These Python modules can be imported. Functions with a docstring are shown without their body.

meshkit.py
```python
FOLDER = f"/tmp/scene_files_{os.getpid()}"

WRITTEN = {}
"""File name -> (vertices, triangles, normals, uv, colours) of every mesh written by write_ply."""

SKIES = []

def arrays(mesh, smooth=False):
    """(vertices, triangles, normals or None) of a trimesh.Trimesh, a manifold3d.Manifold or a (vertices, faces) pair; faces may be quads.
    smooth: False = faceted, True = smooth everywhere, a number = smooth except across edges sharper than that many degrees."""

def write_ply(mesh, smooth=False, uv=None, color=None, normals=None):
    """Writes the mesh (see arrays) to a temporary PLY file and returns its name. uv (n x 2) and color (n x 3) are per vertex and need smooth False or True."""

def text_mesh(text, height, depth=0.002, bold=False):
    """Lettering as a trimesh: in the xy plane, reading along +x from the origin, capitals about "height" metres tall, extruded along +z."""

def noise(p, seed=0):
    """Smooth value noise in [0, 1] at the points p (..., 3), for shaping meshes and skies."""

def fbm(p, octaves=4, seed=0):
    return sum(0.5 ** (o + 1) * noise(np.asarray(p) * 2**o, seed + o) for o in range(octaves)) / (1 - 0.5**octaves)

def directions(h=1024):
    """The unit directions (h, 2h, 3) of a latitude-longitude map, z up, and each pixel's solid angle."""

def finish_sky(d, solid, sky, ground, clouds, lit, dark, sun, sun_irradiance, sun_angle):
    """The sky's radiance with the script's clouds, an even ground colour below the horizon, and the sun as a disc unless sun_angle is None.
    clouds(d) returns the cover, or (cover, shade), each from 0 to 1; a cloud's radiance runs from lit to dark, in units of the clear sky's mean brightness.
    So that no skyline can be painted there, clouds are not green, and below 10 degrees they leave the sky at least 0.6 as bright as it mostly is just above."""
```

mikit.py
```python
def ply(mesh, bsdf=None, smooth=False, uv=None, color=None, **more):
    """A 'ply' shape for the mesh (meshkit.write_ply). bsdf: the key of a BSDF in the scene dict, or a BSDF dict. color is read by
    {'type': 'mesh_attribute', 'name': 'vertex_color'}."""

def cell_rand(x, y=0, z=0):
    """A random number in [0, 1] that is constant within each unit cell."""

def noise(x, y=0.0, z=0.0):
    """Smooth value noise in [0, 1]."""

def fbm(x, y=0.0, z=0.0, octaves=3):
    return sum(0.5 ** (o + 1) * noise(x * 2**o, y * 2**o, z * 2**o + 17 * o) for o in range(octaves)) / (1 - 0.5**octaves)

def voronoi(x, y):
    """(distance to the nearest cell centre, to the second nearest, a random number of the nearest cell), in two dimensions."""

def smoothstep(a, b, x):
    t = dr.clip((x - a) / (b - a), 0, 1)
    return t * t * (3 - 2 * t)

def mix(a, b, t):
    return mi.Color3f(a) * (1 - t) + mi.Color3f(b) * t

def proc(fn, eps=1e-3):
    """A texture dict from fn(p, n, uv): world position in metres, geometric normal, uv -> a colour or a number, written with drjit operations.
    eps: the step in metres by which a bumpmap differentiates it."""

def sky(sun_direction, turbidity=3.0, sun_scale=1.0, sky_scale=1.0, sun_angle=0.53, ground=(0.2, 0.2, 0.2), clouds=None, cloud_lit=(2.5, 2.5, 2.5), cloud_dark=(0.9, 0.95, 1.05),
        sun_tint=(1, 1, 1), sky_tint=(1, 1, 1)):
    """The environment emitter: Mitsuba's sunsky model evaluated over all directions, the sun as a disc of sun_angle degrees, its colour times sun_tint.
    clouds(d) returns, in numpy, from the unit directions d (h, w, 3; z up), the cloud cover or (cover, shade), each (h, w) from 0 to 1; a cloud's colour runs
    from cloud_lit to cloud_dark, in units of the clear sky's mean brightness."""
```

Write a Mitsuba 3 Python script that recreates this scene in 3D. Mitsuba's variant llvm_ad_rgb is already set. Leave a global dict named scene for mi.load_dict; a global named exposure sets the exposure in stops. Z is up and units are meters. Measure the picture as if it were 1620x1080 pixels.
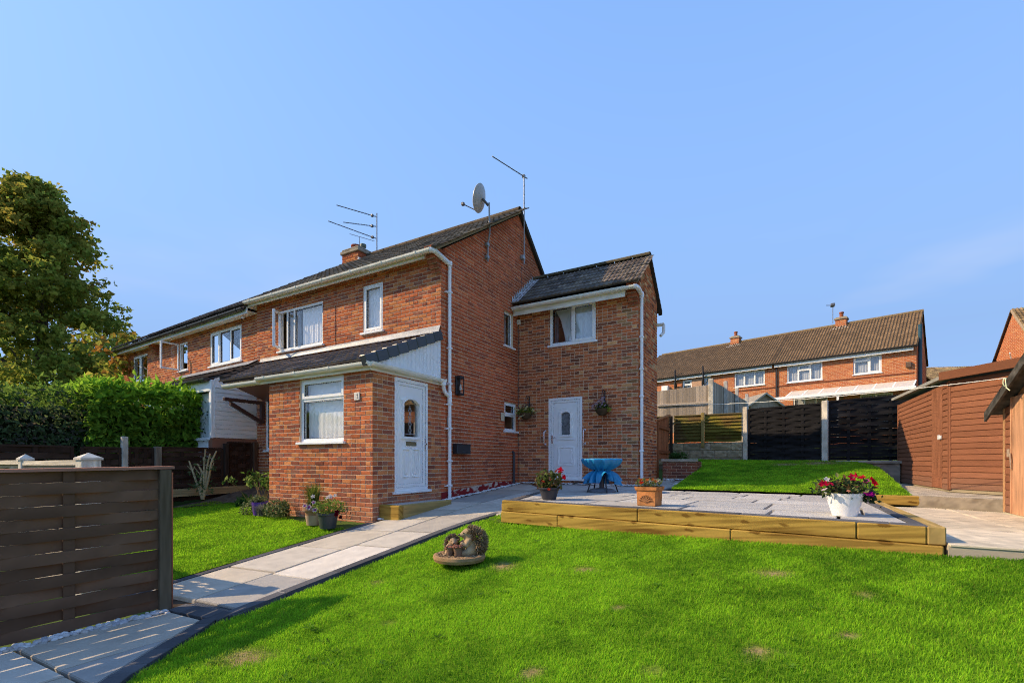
import math, random
import numpy as np, trimesh, mitsuba as mi, drjit as dr, mikit, meshkit
from shapely.geometry import Polygon, box as sbox, Point, LineString
from shapely.ops import unary_union
import shapely.affinity as aff
import manifold3d as m3

scene, labels = {}, {}
# ------------------------------------------------------------------ camera, sky, exposure
EYE = 1.4                      # eye height; all modelling below is written relative to the eye and lifted by EYE when emitted
FWD = np.array([-.4969, .8678, 0]); RGT = np.array([.8678, .4969, 0])
T = mi.ScalarTransform4f
scene['camera'] = {'type': 'perspective', 'fov': 2 * math.degrees(math.atan(810 / 741)), 'fov_axis': 'x',
                   'near_clip': .05, 'far_clip': 2000.,
                   'principal_point_offset_y': -.175,
                   'to_world': T().look_at(origin=[0, 0, EYE], target=[float(FWD[0]), float(FWD[1]), EYE], up=[0, 0, 1])}


def clouds(d):
    az = np.arctan2(d[..., 0], d[..., 1]); el = np.arcsin(np.clip(d[..., 2], -1, 1))
    p = np.stack([d[..., 0] * 3, d[..., 1] * 3, d[..., 2] * 9], -1)
    n = meshkit.fbm(p + 4.3, 5, 3)
    low = np.clip(1 - el / .45, 0, 1)
    haze = np.clip(1.08 - el / 1.35, 0, .92)
    wisp = np.clip((n - .5) * 3.2, 0, 1) * low * .55
    return np.clip(haze + wisp * .5, 0, .95), np.clip(1 - 1.7 * wisp, 0, 1)


SUN = np.array([-.89, -.455, .70])
scene['sky'] = mikit.sky(SUN.tolist(), turbidity=2.2, sun_scale=.31, sun_tint=(1.0, .96, .87), sky_tint=(.84, .945, 1.05), clouds=clouds,
                         cloud_lit=(.85, .95, 1.2), cloud_dark=(.285, .45, .79))
exposure = 3.7

# ------------------------------------------------------------------ materials
def C(*a): return {'type': 'rgb', 'value': list(a)}
VC = {'type': 'mesh_attribute', 'name': 'vertex_color'}
N, FBM = mikit.noise, mikit.fbm


def pr(col, rough=.8, spec=.3, **k):
    return {'type': 'principled', 'base_color': col, 'roughness': rough, 'specular': spec, **k}


def two(b): return {'type': 'twosided', 'b': b}
def bump(b, fn, scale=1., eps=2e-3): return {'type': 'bumpmap', 'tex': mikit.proc(fn, eps), 'scale': scale, 'b': b}


def mat(name, b): scene[name] = b


def grain(f, o=3): return lambda p, n, uv: FBM(p.x * f, p.y * f, p.z * f, o)


MATTE = two({'type': 'diffuse', 'reflectance': VC})
mat('mat_matte', MATTE)
mat('mat_satin', two(pr(VC, .42, .45)))
mat('mat_leaf', {'type': 'principledthin', 'base_color': VC, 'roughness': .5, 'diff_trans': 1.05, 'eta': 1.35})
mat('mat_glass', {'type': 'thindielectric', 'int_ior': 1.75})
mat('mat_chrome', two({'type': 'roughconductor', 'material': 'Cr', 'alpha': .08}))


def knotty(p, n, uv):
    """sawn yellow timber along x: growth rings, streaks, small dark knots"""
    w = .6 * mikit.smoothstep(.3, .9, FBM(p.x * 2.2, (p.y + p.z) * 46, 0, 2)) + .5 * mikit.smoothstep(.4, .8, N(p.x * 1.3, p.z * 7, 0))
    d1, d2, r = mikit.voronoi(p.x * 3.1 + .35 * p.z * 9, p.z * 9)
    k = dr.select(r > .45, mikit.smoothstep(.20, .05, d1 * (.6 + .8 * N(p.x * 34, p.z * 30))), 0)
    return mikit.mix((.43, .275, .065), (.13, .065, .015), dr.clip(w + .75 * k, 0, .9))


mat('mat_sleeper', two({'type': 'diffuse', 'reflectance': mikit.proc(knotty)}))

TD = np.array([-math.cos(math.radians(15)), math.sin(math.radians(15))])


def far_brick(dx, dy, ca, cb, cc):
    """brickwork of buildings too far off to tell every brick"""
    def fn(p, n, uv):
        s = (p.x * dx + p.y * dy) / .225; z = p.z / .075
        row = dr.floor(z); s2 = s + .5 * (row - 2 * dr.floor(row * .5))
        fs, fz = s2 - dr.floor(s2), z - row
        r = mikit.cell_rand(dr.floor(s2), row, 3)
        col = mikit.mix(mikit.mix(ca, cb, r), cc, mikit.smoothstep(.8, 1, mikit.cell_rand(dr.floor(s2), row, 7)))
        m = dr.select((fs < .06) | (fz < .16), 1.0, 0.0)
        return mikit.mix(col, (.55, .40, .27), m) 
    return two({'type': 'diffuse', 'reflectance': mikit.proc(fn)})


mat('mat_terrace_brick', far_brick(TD[0], TD[1], (.50, .155, .055), (.40, .11, .045), (.56, .24, .09)))
mat('mat_far_brick', far_brick(.9, .44, (.50, .15, .06), (.42, .12, .05), (.55, .22, .09)))
# plain names for surfaces that share a BSDF and carry their colour per vertex: (bsdf, own colour, tone variation, its frequency, mesh size)
ALIAS = {'mat_brick': ('mat_matte', None, 0, 6, None), 'mat_rough': ('mat_matte', None, .12, 14, None), 'mat_stone': ('mat_matte', None, .1, 8, None),
         'mat_concrete': ('mat_matte', None, .40, 9, .12), 'mat_mortar': ('mat_matte', (.68, .51, .35), .1, 5, None), 'mat_lead': ('mat_satin', None, .4, 12, .22),
         'mat_white': ('mat_satin', (.82, .815, .80), .035, (9, 9, 2), None), 'mat_cream': ('mat_satin', (.74, .715, .62), .16, 7, .2), 'mat_obscure': ('mat_satin', (.13, .14, .15), .7, 60, .04),
         'mat_soil': ('mat_matte', (.075, .055, .04), .5, 14, .08), 'mat_ground': ('mat_matte', (.08, .115, .03), .4, .7, None), 'mat_turf': ('mat_matte', (.075, .15, .014), .5, 7, None),
         'mat_wood_x': ('mat_matte', None, .35, (3, 40, 40), None), 'mat_wood_y': ('mat_matte', None, .35, (40, 3, 40), None), 'mat_wood_z': ('mat_matte', None, .35, (40, 40, 3), None), 'mat_grass': ('mat_leaf', None, 0, 1, None)}
# timber tones, painted per board
SLEEPER, SLEEPER_END = (.52, .30, .065), (.40, .27, .10)
STAIN, BLACK, BROWN_STAIN, PALE, GREY, REDCAP, GATE, MOSS, SHED = (.135, .078, .050), (.022, .021, .022), (.052, .031, .023), (.62, .48, .32), (.42, .34, .26), (.34, .17, .12), (.38, .13, .055), (.15, .115, .05), (.235, .098, .055)

# ------------------------------------------------------------------ helpers
rng = np.random.default_rng(7)
CAM = np.zeros(3)


def numbered(k):
    if k not in scene and k not in USED:
        USED.add(k); return k
    i = 1
    while f'{k}_{i:03d}' in USED or f'{k}_{i:03d}' in scene: i += 1
    k = f'{k}_{i:03d}'; USED.add(k); return k


USED = set()


def arr(m):
    if isinstance(m, tuple): return np.asarray(m[0], float), np.asarray(m[1], int)
    if hasattr(m, 'to_mesh'):
        q = m.to_mesh(); return np.array(q.vert_properties[:, :3], float), np.array(q.tri_verts, int)
    return np.array(m.vertices, float), np.array(m.faces, int)


def cat(ms):
    vs, fs, n = [], [], 0
    for m in ms:
        v, f = arr(m); vs.append(v); fs.append(f + n); n += len(v)
    return np.vstack(vs), np.vstack(fs)


def emit(key, mesh, bsdf, color=None, smooth=False, kind=None, label=None, category=None, group=None, vary=0., sub=None, tone=None):
    """one entry of the scene; mesh is written in eye-relative height"""
    key = numbered(key)
    if isinstance(mesh, list): mesh = cat(mesh)
    v, f = arr(mesh)
    v = v.copy(); v[:, 2] += EYE
    if smooth not in (False, True, None):
        q = trimesh.graph.smooth_shade(trimesh.Trimesh(v, f, process=False), angle=math.radians(smooth), facet_minarea=None); v, f = np.array(q.vertices), np.array(q.faces); smooth = True
    al = ALIAS.get(bsdf); fr = 6
    if al:
        bsdf = al[0]; color = al[1] if color is None else color; vary = vary or al[2]; fr = al[3]; sub = sub or (al[4] if np.ndim(color) == 1 else None)
    if sub: v, f = trimesh.remesh.subdivide_to_size(v, f, sub, max_iter=12)[:2]
    col = None
    if color is not None:
        col = np.asarray(color, float)
        if col.ndim == 1: col = np.tile(col, (len(v), 1))
        if vary: col = col * (1 + vary * 1.6 * (2 * meshkit.fbm(v * fr, 3, 5)[:, None] - 1))
        if tone is not None: col = tone(v - [0, 0, EYE], col)
        col = np.clip(col, 0, .92)
    scene[key] = mikit.ply((v, f), bsdf, smooth=smooth, color=col)
    tag(key, label, category, group, kind)
    return key


def tag(key, label=None, category=None, group=None, kind=None):
    d = labels.get(key, {})
    for k, x in (('label', label), ('category', category), ('group', group), ('kind', kind)):
        if x: d[k] = x
    if d: labels[key] = d


def thing(name, label, category, group=None):
    k = numbered(name); tag(k, label, category, group); return k


def pieces(parent, name, lst, limit, stuff, bsdf, smooth=False, has_color=True):
    """lst of (V, F, C): the largest in view become parts of their own, the rest one mesh"""
    def size(x):
        c = x[0].mean(0) - CAM; d = max(np.linalg.norm(c), .3)
        infront = c @ FWD > .2 and abs(c @ RGT) < 1.13 * (c @ FWD)
        return (0 if infront else 1, d)
    order = sorted(range(len(lst)), key=lambda i: size(lst[i]))
    for i in order[:limit]:
        v, f, c = lst[i]; emit(f'{parent}__{name}', (v, f), bsdf, c if has_color else None, smooth)
    rest = [lst[i] for i in order[limit:]]
    if rest:
        v, f = cat([(x[0], x[1]) for x in rest])
        emit(f'{parent}__{stuff}', (v, f), bsdf, np.vstack([np.broadcast_to(x[2], (len(x[0]), 3)) for x in rest]) if has_color else None, smooth, kind='stuff')


BOXF = np.array([[0, 2, 1], [0, 3, 2], [4, 5, 6], [4, 6, 7], [0, 1, 5], [0, 5, 4], [1, 2, 6], [1, 6, 5], [2, 3, 7], [2, 7, 6], [3, 0, 4], [3, 4, 7]])


def box(x0, x1, y0, y1, z0, z1):
    return np.array([[x0, y0, z0], [x1, y0, z0], [x1, y1, z0], [x0, y1, z0], [x0, y0, z1], [x1, y0, z1], [x1, y1, z1], [x0, y1, z1]], float), BOXF


def slope(p0, thick=.05):
    """a sloping deck: p0 list of 4 corners of its top; thickness straight down"""
    v = np.array(p0, float); return np.vstack([v, v - [0, 0, thick]]), np.array([[0, 1, 2], [0, 2, 3], [4, 6, 5], [4, 7, 6], [0, 4, 5], [0, 5, 1], [1, 5, 6], [1, 6, 2], [2, 6, 7], [2, 7, 3], [3, 7, 4], [3, 4, 0]])


def cbox(x0, x1, y0, y1, z0, z1, c=.008):
    p = []
    for x, sx in ((x0, 1), (x1, -1)):
        for y, sy in ((y0, 1), (y1, -1)):
            for z, sz in ((z0, 1), (z1, -1)):
                p += [(x + sx * c, y + sy * c, z), (x + sx * c, y, z + sz * c), (x, y + sy * c, z + sz * c)]
    return arr(trimesh.convex.convex_hull(np.array(p)))


class Fr:
    """a wall's own frame: s along, z up, d outwards"""
    def __init__(self, o, a, n):
        self.o = np.array([o[0], o[1], 0.]); self.a = np.array([a[0], a[1], 0.], float); self.a /= np.linalg.norm(self.a)
        self.n = np.array([n[0], n[1], 0.], float); self.n /= np.linalg.norm(self.n)

    def pts(self, s, z, d):
        s, z, d = np.broadcast_arrays(np.asarray(s, float), np.asarray(z, float), np.asarray(d, float))
        return self.o + s[..., None] * self.a + d[..., None] * self.n + z[..., None] * np.array([0, 0, 1.])

    def m(self, mesh):
        v, f = arr(mesh); return self.pts(v[:, 0], v[:, 2], v[:, 1]), f

    def box(self, s0, s1, z0, z1, d0, d1): return self.m(box(s0, s1, d0, d1, z0, z1))
    def cbox(self, s0, s1, z0, z1, d0, d1, c=.006): return self.m(cbox(s0, s1, d0, d1, z0, z1, c))

    def slab(self, poly, d0, d1):
        out = []
        for g in getattr(poly, 'geoms', [poly]):
            if g.area < 1e-6: continue
            e = trimesh.creation.extrude_polygon(g, d1 - d0, engine='earcut')
            v, f = arr(e)
            out.append((self.pts(v[:, 0], v[:, 1], v[:, 2] + d0), f))
        return cat(out)


def tube(path, r, sides=8, cap=True):
    p = np.asarray(path, float); r = np.broadcast_to(np.asarray(r, float), (len(p),))
    t = np.gradient(p, axis=0); t /= np.linalg.norm(t, axis=1, keepdims=True) + 1e-12
    a0 = np.array([0, 0, 1.]) if abs(t[0, 2]) < .9 else np.array([1., 0, 0])
    vs = []; a = np.cross(t[0], a0)
    for i in range(len(p)):
        a = a - t[i] * (a @ t[i]); a /= np.linalg.norm(a) + 1e-12
        b = np.cross(t[i], a); g = np.arange(sides) * 2 * np.pi / sides
        vs.append(p[i] + r[i] * (np.cos(g)[:, None] * a + np.sin(g)[:, None] * b))
    v = np.vstack(vs); f = []
    for i in range(len(p) - 1):
        for j in range(sides):
            q = i * sides; k = (j + 1) % sides
            f += [[q + j, q + k, q + sides + k], [q + j, q + sides + k, q + sides + j]]
    if cap:
        for base, rev in ((0, 1), ((len(p) - 1) * sides, 0)):
            for j in range(1, sides - 1): f.append([base, base + j + 1, base + j] if rev else [base, base + j, base + j + 1])
    return v, np.array(f)


def lathe(prof, n=24, at=(0, 0, 0)):
    prof = np.asarray(prof, float); g = np.arange(n) * 2 * np.pi / n
    v = np.vstack([np.stack([r * np.cos(g), r * np.sin(g), np.full(n, z)], 1) for r, z in prof]) + np.asarray(at, float)
    f = []
    for i in range(len(prof) - 1):
        for j in range(n):
            k = (j + 1) % n
            f += [[i * n + j, i * n + k, (i + 1) * n + k], [i * n + j, (i + 1) * n + k, (i + 1) * n + j]]
    return v, np.array(f)


def sweep(profile, p0, p1, up=(0, 0, 1), out=None):
    """closed 2-D profile (outward, up) carried from p0 to p1"""
    p0, p1 = np.asarray(p0, float), np.asarray(p1, float)
    l = (p1 - p0) / np.linalg.norm(p1 - p0)
    o = np.asarray(out, float); u = np.asarray(up, float)
    pr_ = np.asarray(profile, float); n = len(pr_)
    v = np.vstack([p + pr_[:, :1] * o + pr_[:, 1:] * u for p in (p0, p1)]); f = []
    for j in range(n):
        k = (j + 1) % n; f += [[j, k, n + k], [j, n + k, n + j]]
    tri = trimesh.creation.triangulate_polygon(Polygon(pr_), engine='earcut')
    pv, pf = tri
    cap = np.vstack([p + pv[:, :1] * o + pv[:, 1:] * u for p in (p0, p1)])
    f = np.vstack([np.array(f), pf + 2 * n, pf + 2 * n + len(pv)])
    return np.vstack([v, cap]), f


# ------------------------------------------------------------------ brickwork
def brick_mesh(L, H, nx=5, nz=2, d=.0075, r=None):
    """one brick face, pillowed and uneven, L x H in its own (s, z, d)"""
    e = .0045
    xs, zs = np.linspace(e, L - e, nx + 1), np.linspace(e, H - e, nz + 1)
    X, Z = np.meshgrid(xs, zs, indexing='ij')
    D = d + r.normal(0, .0009, X.shape) + r.normal(0, .0016)
    g = np.stack([X.ravel(), Z.ravel(), D.ravel()], 1); n = len(g)
    oc = np.array([[0, 0], [L, 0], [L, H], [0, H]]) + r.normal(0, .0012, (4, 2))
    v = np.vstack([g, np.c_[oc, np.full(4, d - .004)], np.c_[oc, np.full(4, -.004)]])
    return v, brick_faces(nx, nz)


_bf = {}


def brick_faces(nx, nz):
    if (nx, nz) in _bf: return _bf[nx, nz]
    I = lambda i, j: i * (nz + 1) + j
    f = []
    for i in range(nx):
        for j in range(nz): f += [[I(i, j), I(i + 1, j), I(i + 1, j + 1)], [I(i, j), I(i + 1, j + 1), I(i, j + 1)]]
    n = (nx + 1) * (nz + 1); o = [n, n + 1, n + 2, n + 3]; b = [n + 4, n + 5, n + 6, n + 7]
    for line, c0, c1 in (([I(i, 0) for i in range(nx + 1)], o[0], o[1]), ([I(nx, j) for j in range(nz + 1)], o[1], o[2]),
                         ([I(i, nz) for i in range(nx, -1, -1)], o[2], o[3]), ([I(0, j) for j in range(nz, -1, -1)], o[3], o[0])):
        h = len(line) // 2
        for k in range(len(line) - 1):
            f.append([line[k], c0 if k < h else c1, line[k + 1]])
        f.append([line[h], c0, c1])
    for k in range(4):
        m = (k + 1) % 4; f += [[o[k], b[k], b[m]], [o[k], b[m], o[m]]]
    _bf[nx, nz] = np.array(f); return _bf[nx, nz]


PAL = {
    'front': [((.49, .150, .064), 5), ((.42, .125, .058), 4), ((.29, .095, .058), 2.2), ((.54, .21, .085), 3), ((.31, .125, .08), 1.5)],
    'gable': [((.52, .130, .055), 5), ((.47, .120, .052), 5), ((.38, .104, .055), 2.0), ((.56, .165, .068), 1.5)],
    'ext': [((.50, .150, .060), 5), ((.39, .125, .058), 4), ((.25, .095, .055), 2.0), ((.55, .19, .075), 3), ((.62, .31, .13), .9)],
    'old': [((.30, .105, .062), 4), ((.22, .085, .058), 4), ((.18, .105, .085), 2), ((.36, .14, .075), 1)],
    'pink': [((.42, .15, .085), 4), ((.36, .12, .07), 4), ((.27, .09, .06), 3), ((.47, .19, .10), 2)],
}
Z0 = -1.13
BL, BH, MJ = .2130, .0625, .0120


def bricks(F, poly, z0, pal, seed, nx=5, nz=2, shift=0., halves=.0, corner=0., fade=None):
    """list of (V, F, C) for a wall region given in (s, z)"""
    r = np.random.default_rng(seed); out = []
    cols, w = [np.array(c) for c, _ in PAL[pal]], np.array([float(x) for _, x in PAL[pal]]); w /= w.sum()
    s0, b0, s1, b1 = poly.bounds
    from shapely.prepared import prep
    pp = prep(poly)
    k = int(math.floor((b0 - z0) / .075)) - 1
    while z0 + k * .075 < b1:
        zb = z0 + k * .075 + MJ / 2
        s = s0 - .225 + shift + (.1125 if k % 2 else 0) - .225
        while s < s1:
            ls = [(s, BL)]
            if r.random() < halves: ls = [(s, .1025), (s + .1130, .102)]
            for q, L in ls:
                rect = sbox(q + MJ / 2, zb, q + MJ / 2 + L, zb + BH)
                if pp.intersects(rect):
                    c = cols[r.choice(len(cols), p=w)] * r.uniform(.87, 1.12)
                    if fade is not None: c = fade(c, q, zb, r)
                    ctr = F.pts(q + .1, zb, 0); lowf = meshkit.fbm(ctr[None] * [.9, .9, 1.5], 3, 9)[0]; c = c * (.80 + .40 * lowf)
                    if zb < Z0 + .62 and pal == 'front': k_ = np.clip((Z0 + .62 - zb) / .5, 0, 1) * .35 * (.4 + lowf); c = c * (1 - k_) + k_ * np.array([.44, .28, .20])
                    run = meshkit.noise(ctr[None] * [2.6, 2.6, .35], 21)[0]; c = c * (1 - .22 * np.clip((run - .62) / .2, 0, 1))
                    if pp.contains(rect):
                        v, f = brick_mesh(L, BH, nx, nz, r=r)
                        v = v + [q + MJ / 2, zb, 0]
                        V = F.pts(v[:, 0], v[:, 1], v[:, 2]); tone = 1 + r.normal(0, .09, len(V))
                        out.append((V, f, c * tone[:, None]))
                    else:
                        g = rect.intersection(poly)
                        for gg in getattr(g, 'geoms', [g]):
                            if gg.geom_type != 'Polygon' or gg.area < 6e-4: continue
                            x0, y0, x1, y1 = gg.bounds
                            if abs(gg.area - (x1 - x0) * (y1 - y0)) < 1e-6 and x1 - x0 > .025 and y1 - y0 > .02:
                                v, f = brick_mesh(x1 - x0, y1 - y0, max(1, nx // 2), 1, r=r); v = v + [x0, y0, 0]
                                V = F.pts(v[:, 0], v[:, 1], v[:, 2])
                            else:
                                V, f = F.slab(gg, -.004, .007)
                            out.append((V, f, np.tile(c, (len(V), 1))))
            s += .225
        k += 1
    return out


def rects(lst): return unary_union([sbox(*x) for x in lst])

# ================================================================== THE GROUND
def P(y): return np.interp(y, [-6, 2.1, 5.45, 7.2, 10.28, 13, 15, 24, 40, 80], [-1.40, -1.36, -.98, -.78, -.57, -.45, -.2, .75, 1.0, 1.5])


def cross(x, y):
    return .036 * (np.clip(x, -5.72, 6) + 5.72) * np.clip((8.6 - y) / 2.4, 0, 1)


def lawn_h(x, y): return P(y) + cross(x, y)
def upper_h(x, y): return -.53 + np.clip(y - 9., 0, 5.6) * .102 + .02 * np.sin(x * 1.3) * np.clip((y - 9) / 2, 0, 1)


PAT = -.55
YF = lambda x: 5.64 + (x + 3.38) * (5.12 - 5.64) / (1.15 + 3.38)     # front edge of the patio
PATIO = Polygon([(-3.33, 5.68), (1.10, 5.17), (1.10, 9.0), (-1.9, 9.04), (-1.9, 10.12), (-2.7, 10.18), (-5.2, 10.18), (-4.05, 8.9), (-3.76, 7.6)])
FRONT_LAWN = Polygon([(-3.84, 2.7), (-3.86, 5.4), (-3.72, 6.35), (-3.42, 5.62), (1.2, 5.06), (5, 5.0), (5, -1), (-2.2, -1), (-2.26, .2), (-3.32, 1.31), (-3.90, 2.08), (-3.84, 2.3)])
SMALL_LAWN = Polygon([(-5.79, 2.05), (-5.79, 4.95), (-6.6, 4.98), (-8.6, 5.4), (-9.2, 5.9), (-11.3, 5.9), (-11.3, 2.05)])
UPPER_LAWN = Polygon([(-1.78, 9.12), (1.22, 9.06), (1.72, 9.04), (1.73, 9.6), (1.84, 12.6), (1.7, 13.7), (-.9, 14.6), (-3.0, 14.9), (-1.75, 12.3)])


def terrain(x, y):
    h = np.where(x > -5.72, P(y) + cross(x, y), P(y))
    pat = (y > YF(x) + .04) & (y < 9.05) & (x > -4.2) & (x < 1.6)
    pav = (x >= 1.1) & (y > 5.0) & (y < 9.3)
    h = np.where(pat | pav, -.82, h)
    up = (y >= 9.05) & (x > -1.85) & (x < 1.72) & (y < 15.2)
    h = np.where(up, upper_h(x, y) - .02, h)
    strip = (x > -6) & (x <= -1.85) & (y > 7.4) & (y < 13)
    h = np.where(strip, -.75, h)
    yd = (x >= 1.72) & (x < 6) & (y >= 5.0) & (y < 14.1)
    h = np.where(yd, -.95, h)
    path = (x > -5.8) & (x < -3.8) & (y > -1) & (y <= 7.4)
    h = np.where(path, P(y) + cross(x, y) - .05, h)
    h = np.where((x <= -3.2) & (x > -6.5) & (y <= 2.2), np.minimum(h, -1.42), h)
    far = np.hypot(x, y) > 30
    return np.where(far, h, h)


def grid_mesh(xs, ys, fn):
    X, Y = np.meshgrid(xs, ys, indexing='ij'); Z = fn(X, Y)
    v = np.stack([X.ravel(), Y.ravel(), Z.ravel()], 1); nx, ny = len(xs), len(ys)
    i, j = np.meshgrid(np.arange(nx - 1), np.arange(ny - 1), indexing='ij')
    a = (i * ny + j).ravel()
    return v, np.vstack([np.stack([a, a + ny, a + ny + 1], 1), np.stack([a, a + ny + 1, a + 1], 1)])


gx = np.r_[-600, -200, -80, np.arange(-40, -14, 2.), np.arange(-14, 6, .1), np.arange(6, 40, 2.), 80, 200, 600]
gy = np.r_[-300, -80, -20, np.arange(-6, 0, 1.), np.arange(0, 15.6, .1), np.arange(16, 60, 2.), 100, 300, 900]
emit('ground', grid_mesh(gx, gy, lambda x, y: terrain(x, y) - .03), 'mat_ground', kind='structure')


BARE = [(-1.55, 4.05, .12), (-.05, 4.3, .17), (-.1, 2.95, .11), (-1.2, 2.3, .08), (-2.35, 3.95, .20), (.35, 3.3, .07), (1.1, 2.6, .12), (-1.0, 3.3, .06), (-.6, 2.55, .08), (-3.0, 1.75, .24), (-3.3, 3.2, .09), (.5, 4.0, .08), (.1, 13.3, .5), (.9, 13.5, .6), (.7, 13.2, .35), (-2.5, 2.55, .07)]


def bareness(p):
    """0 on full turf, 1 on the worn patches"""
    P3 = np.c_[p, np.zeros(len(p))]; b = np.zeros(len(p))
    for bx, by, br in BARE:
        d = np.hypot((p[:, 0] - bx), (p[:, 1] - by) * 1.2) / br + .9 * (meshkit.fbm(P3 * 14 + 3, 3, 4) - .5)
        b = np.maximum(b, .8 * np.clip(1.0 - d, 0, 1))
    return b


def lawn_sheet(name, poly, fn, cell=.09):
    """a turf sheet cut to its outline; straw and soil colour where the grass is worn"""
    from shapely import contains_xy
    x0, y0, x1, y1 = poly.bounds; xs, ys = np.arange(x0, x1, cell), np.arange(y0, y1, cell); X, Y = np.meshgrid(xs, ys, indexing='ij'); X, Y = X.ravel(), Y.ravel()
    ins = np.all([contains_xy(poly, X + a * cell, Y + b * cell) for a in (0, 1) for b in (0, 1)], axis=0); any_ = np.any([contains_xy(poly, X + a * cell, Y + b * cell) for a in (0, .5, 1) for b in (0, .5, 1)], axis=0)
    n = ins.sum(); q = np.stack([np.c_[X[ins] + a * cell, Y[ins] + b * cell] for a, b in ((0, 0), (1, 0), (1, 1), (0, 1))], 1).reshape(-1, 2); k = (np.arange(n) * 4)[:, None]
    ms = [(q, np.vstack([k + [[0, 1, 2]], k + [[0, 2, 3]]]))]
    for x, y in zip(X[any_ & ~ins], Y[any_ & ~ins]):
        g = poly.intersection(sbox(x, y, x + cell, y + cell))
        for gg in getattr(g, 'geoms', [g]):
            if gg.geom_type == 'Polygon' and gg.area > 1e-5: ms.append(trimesh.creation.triangulate_polygon(gg, engine='earcut'))
    v, f = [], []; m = 0
    for a, b in ms: v.append(np.asarray(a)); f.append(np.asarray(b) + m); m += len(a)
    v = np.vstack(v); f = np.vstack(f); b = bareness(v)[:, None]; V = np.c_[v, fn(v[:, 0], v[:, 1])]
    c = np.array([.12, .22, .014]) * (.6 + .8 * meshkit.fbm(V * 7, 3, 5)[:, None]); s_ = np.array([.34, .235, .12]) * (.55 + .8 * meshkit.fbm(V * 20, 3, 6)[:, None])
    return emit(name, (V, f), 'mat_matte', c * (1 - np.clip(b * 1.6, 0, 1)) + s_ * np.clip(b * 1.6, 0, 1), kind='structure')


lawn_sheet('front_lawn', FRONT_LAWN, lambda x, y: lawn_h(x, y) - .004)
lawn_sheet('garden_lawn', SMALL_LAWN, lambda x, y: P(y) - .004)
lawn_sheet('back_lawn', UPPER_LAWN, lambda x, y: upper_h(x, y) - .004)

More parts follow.
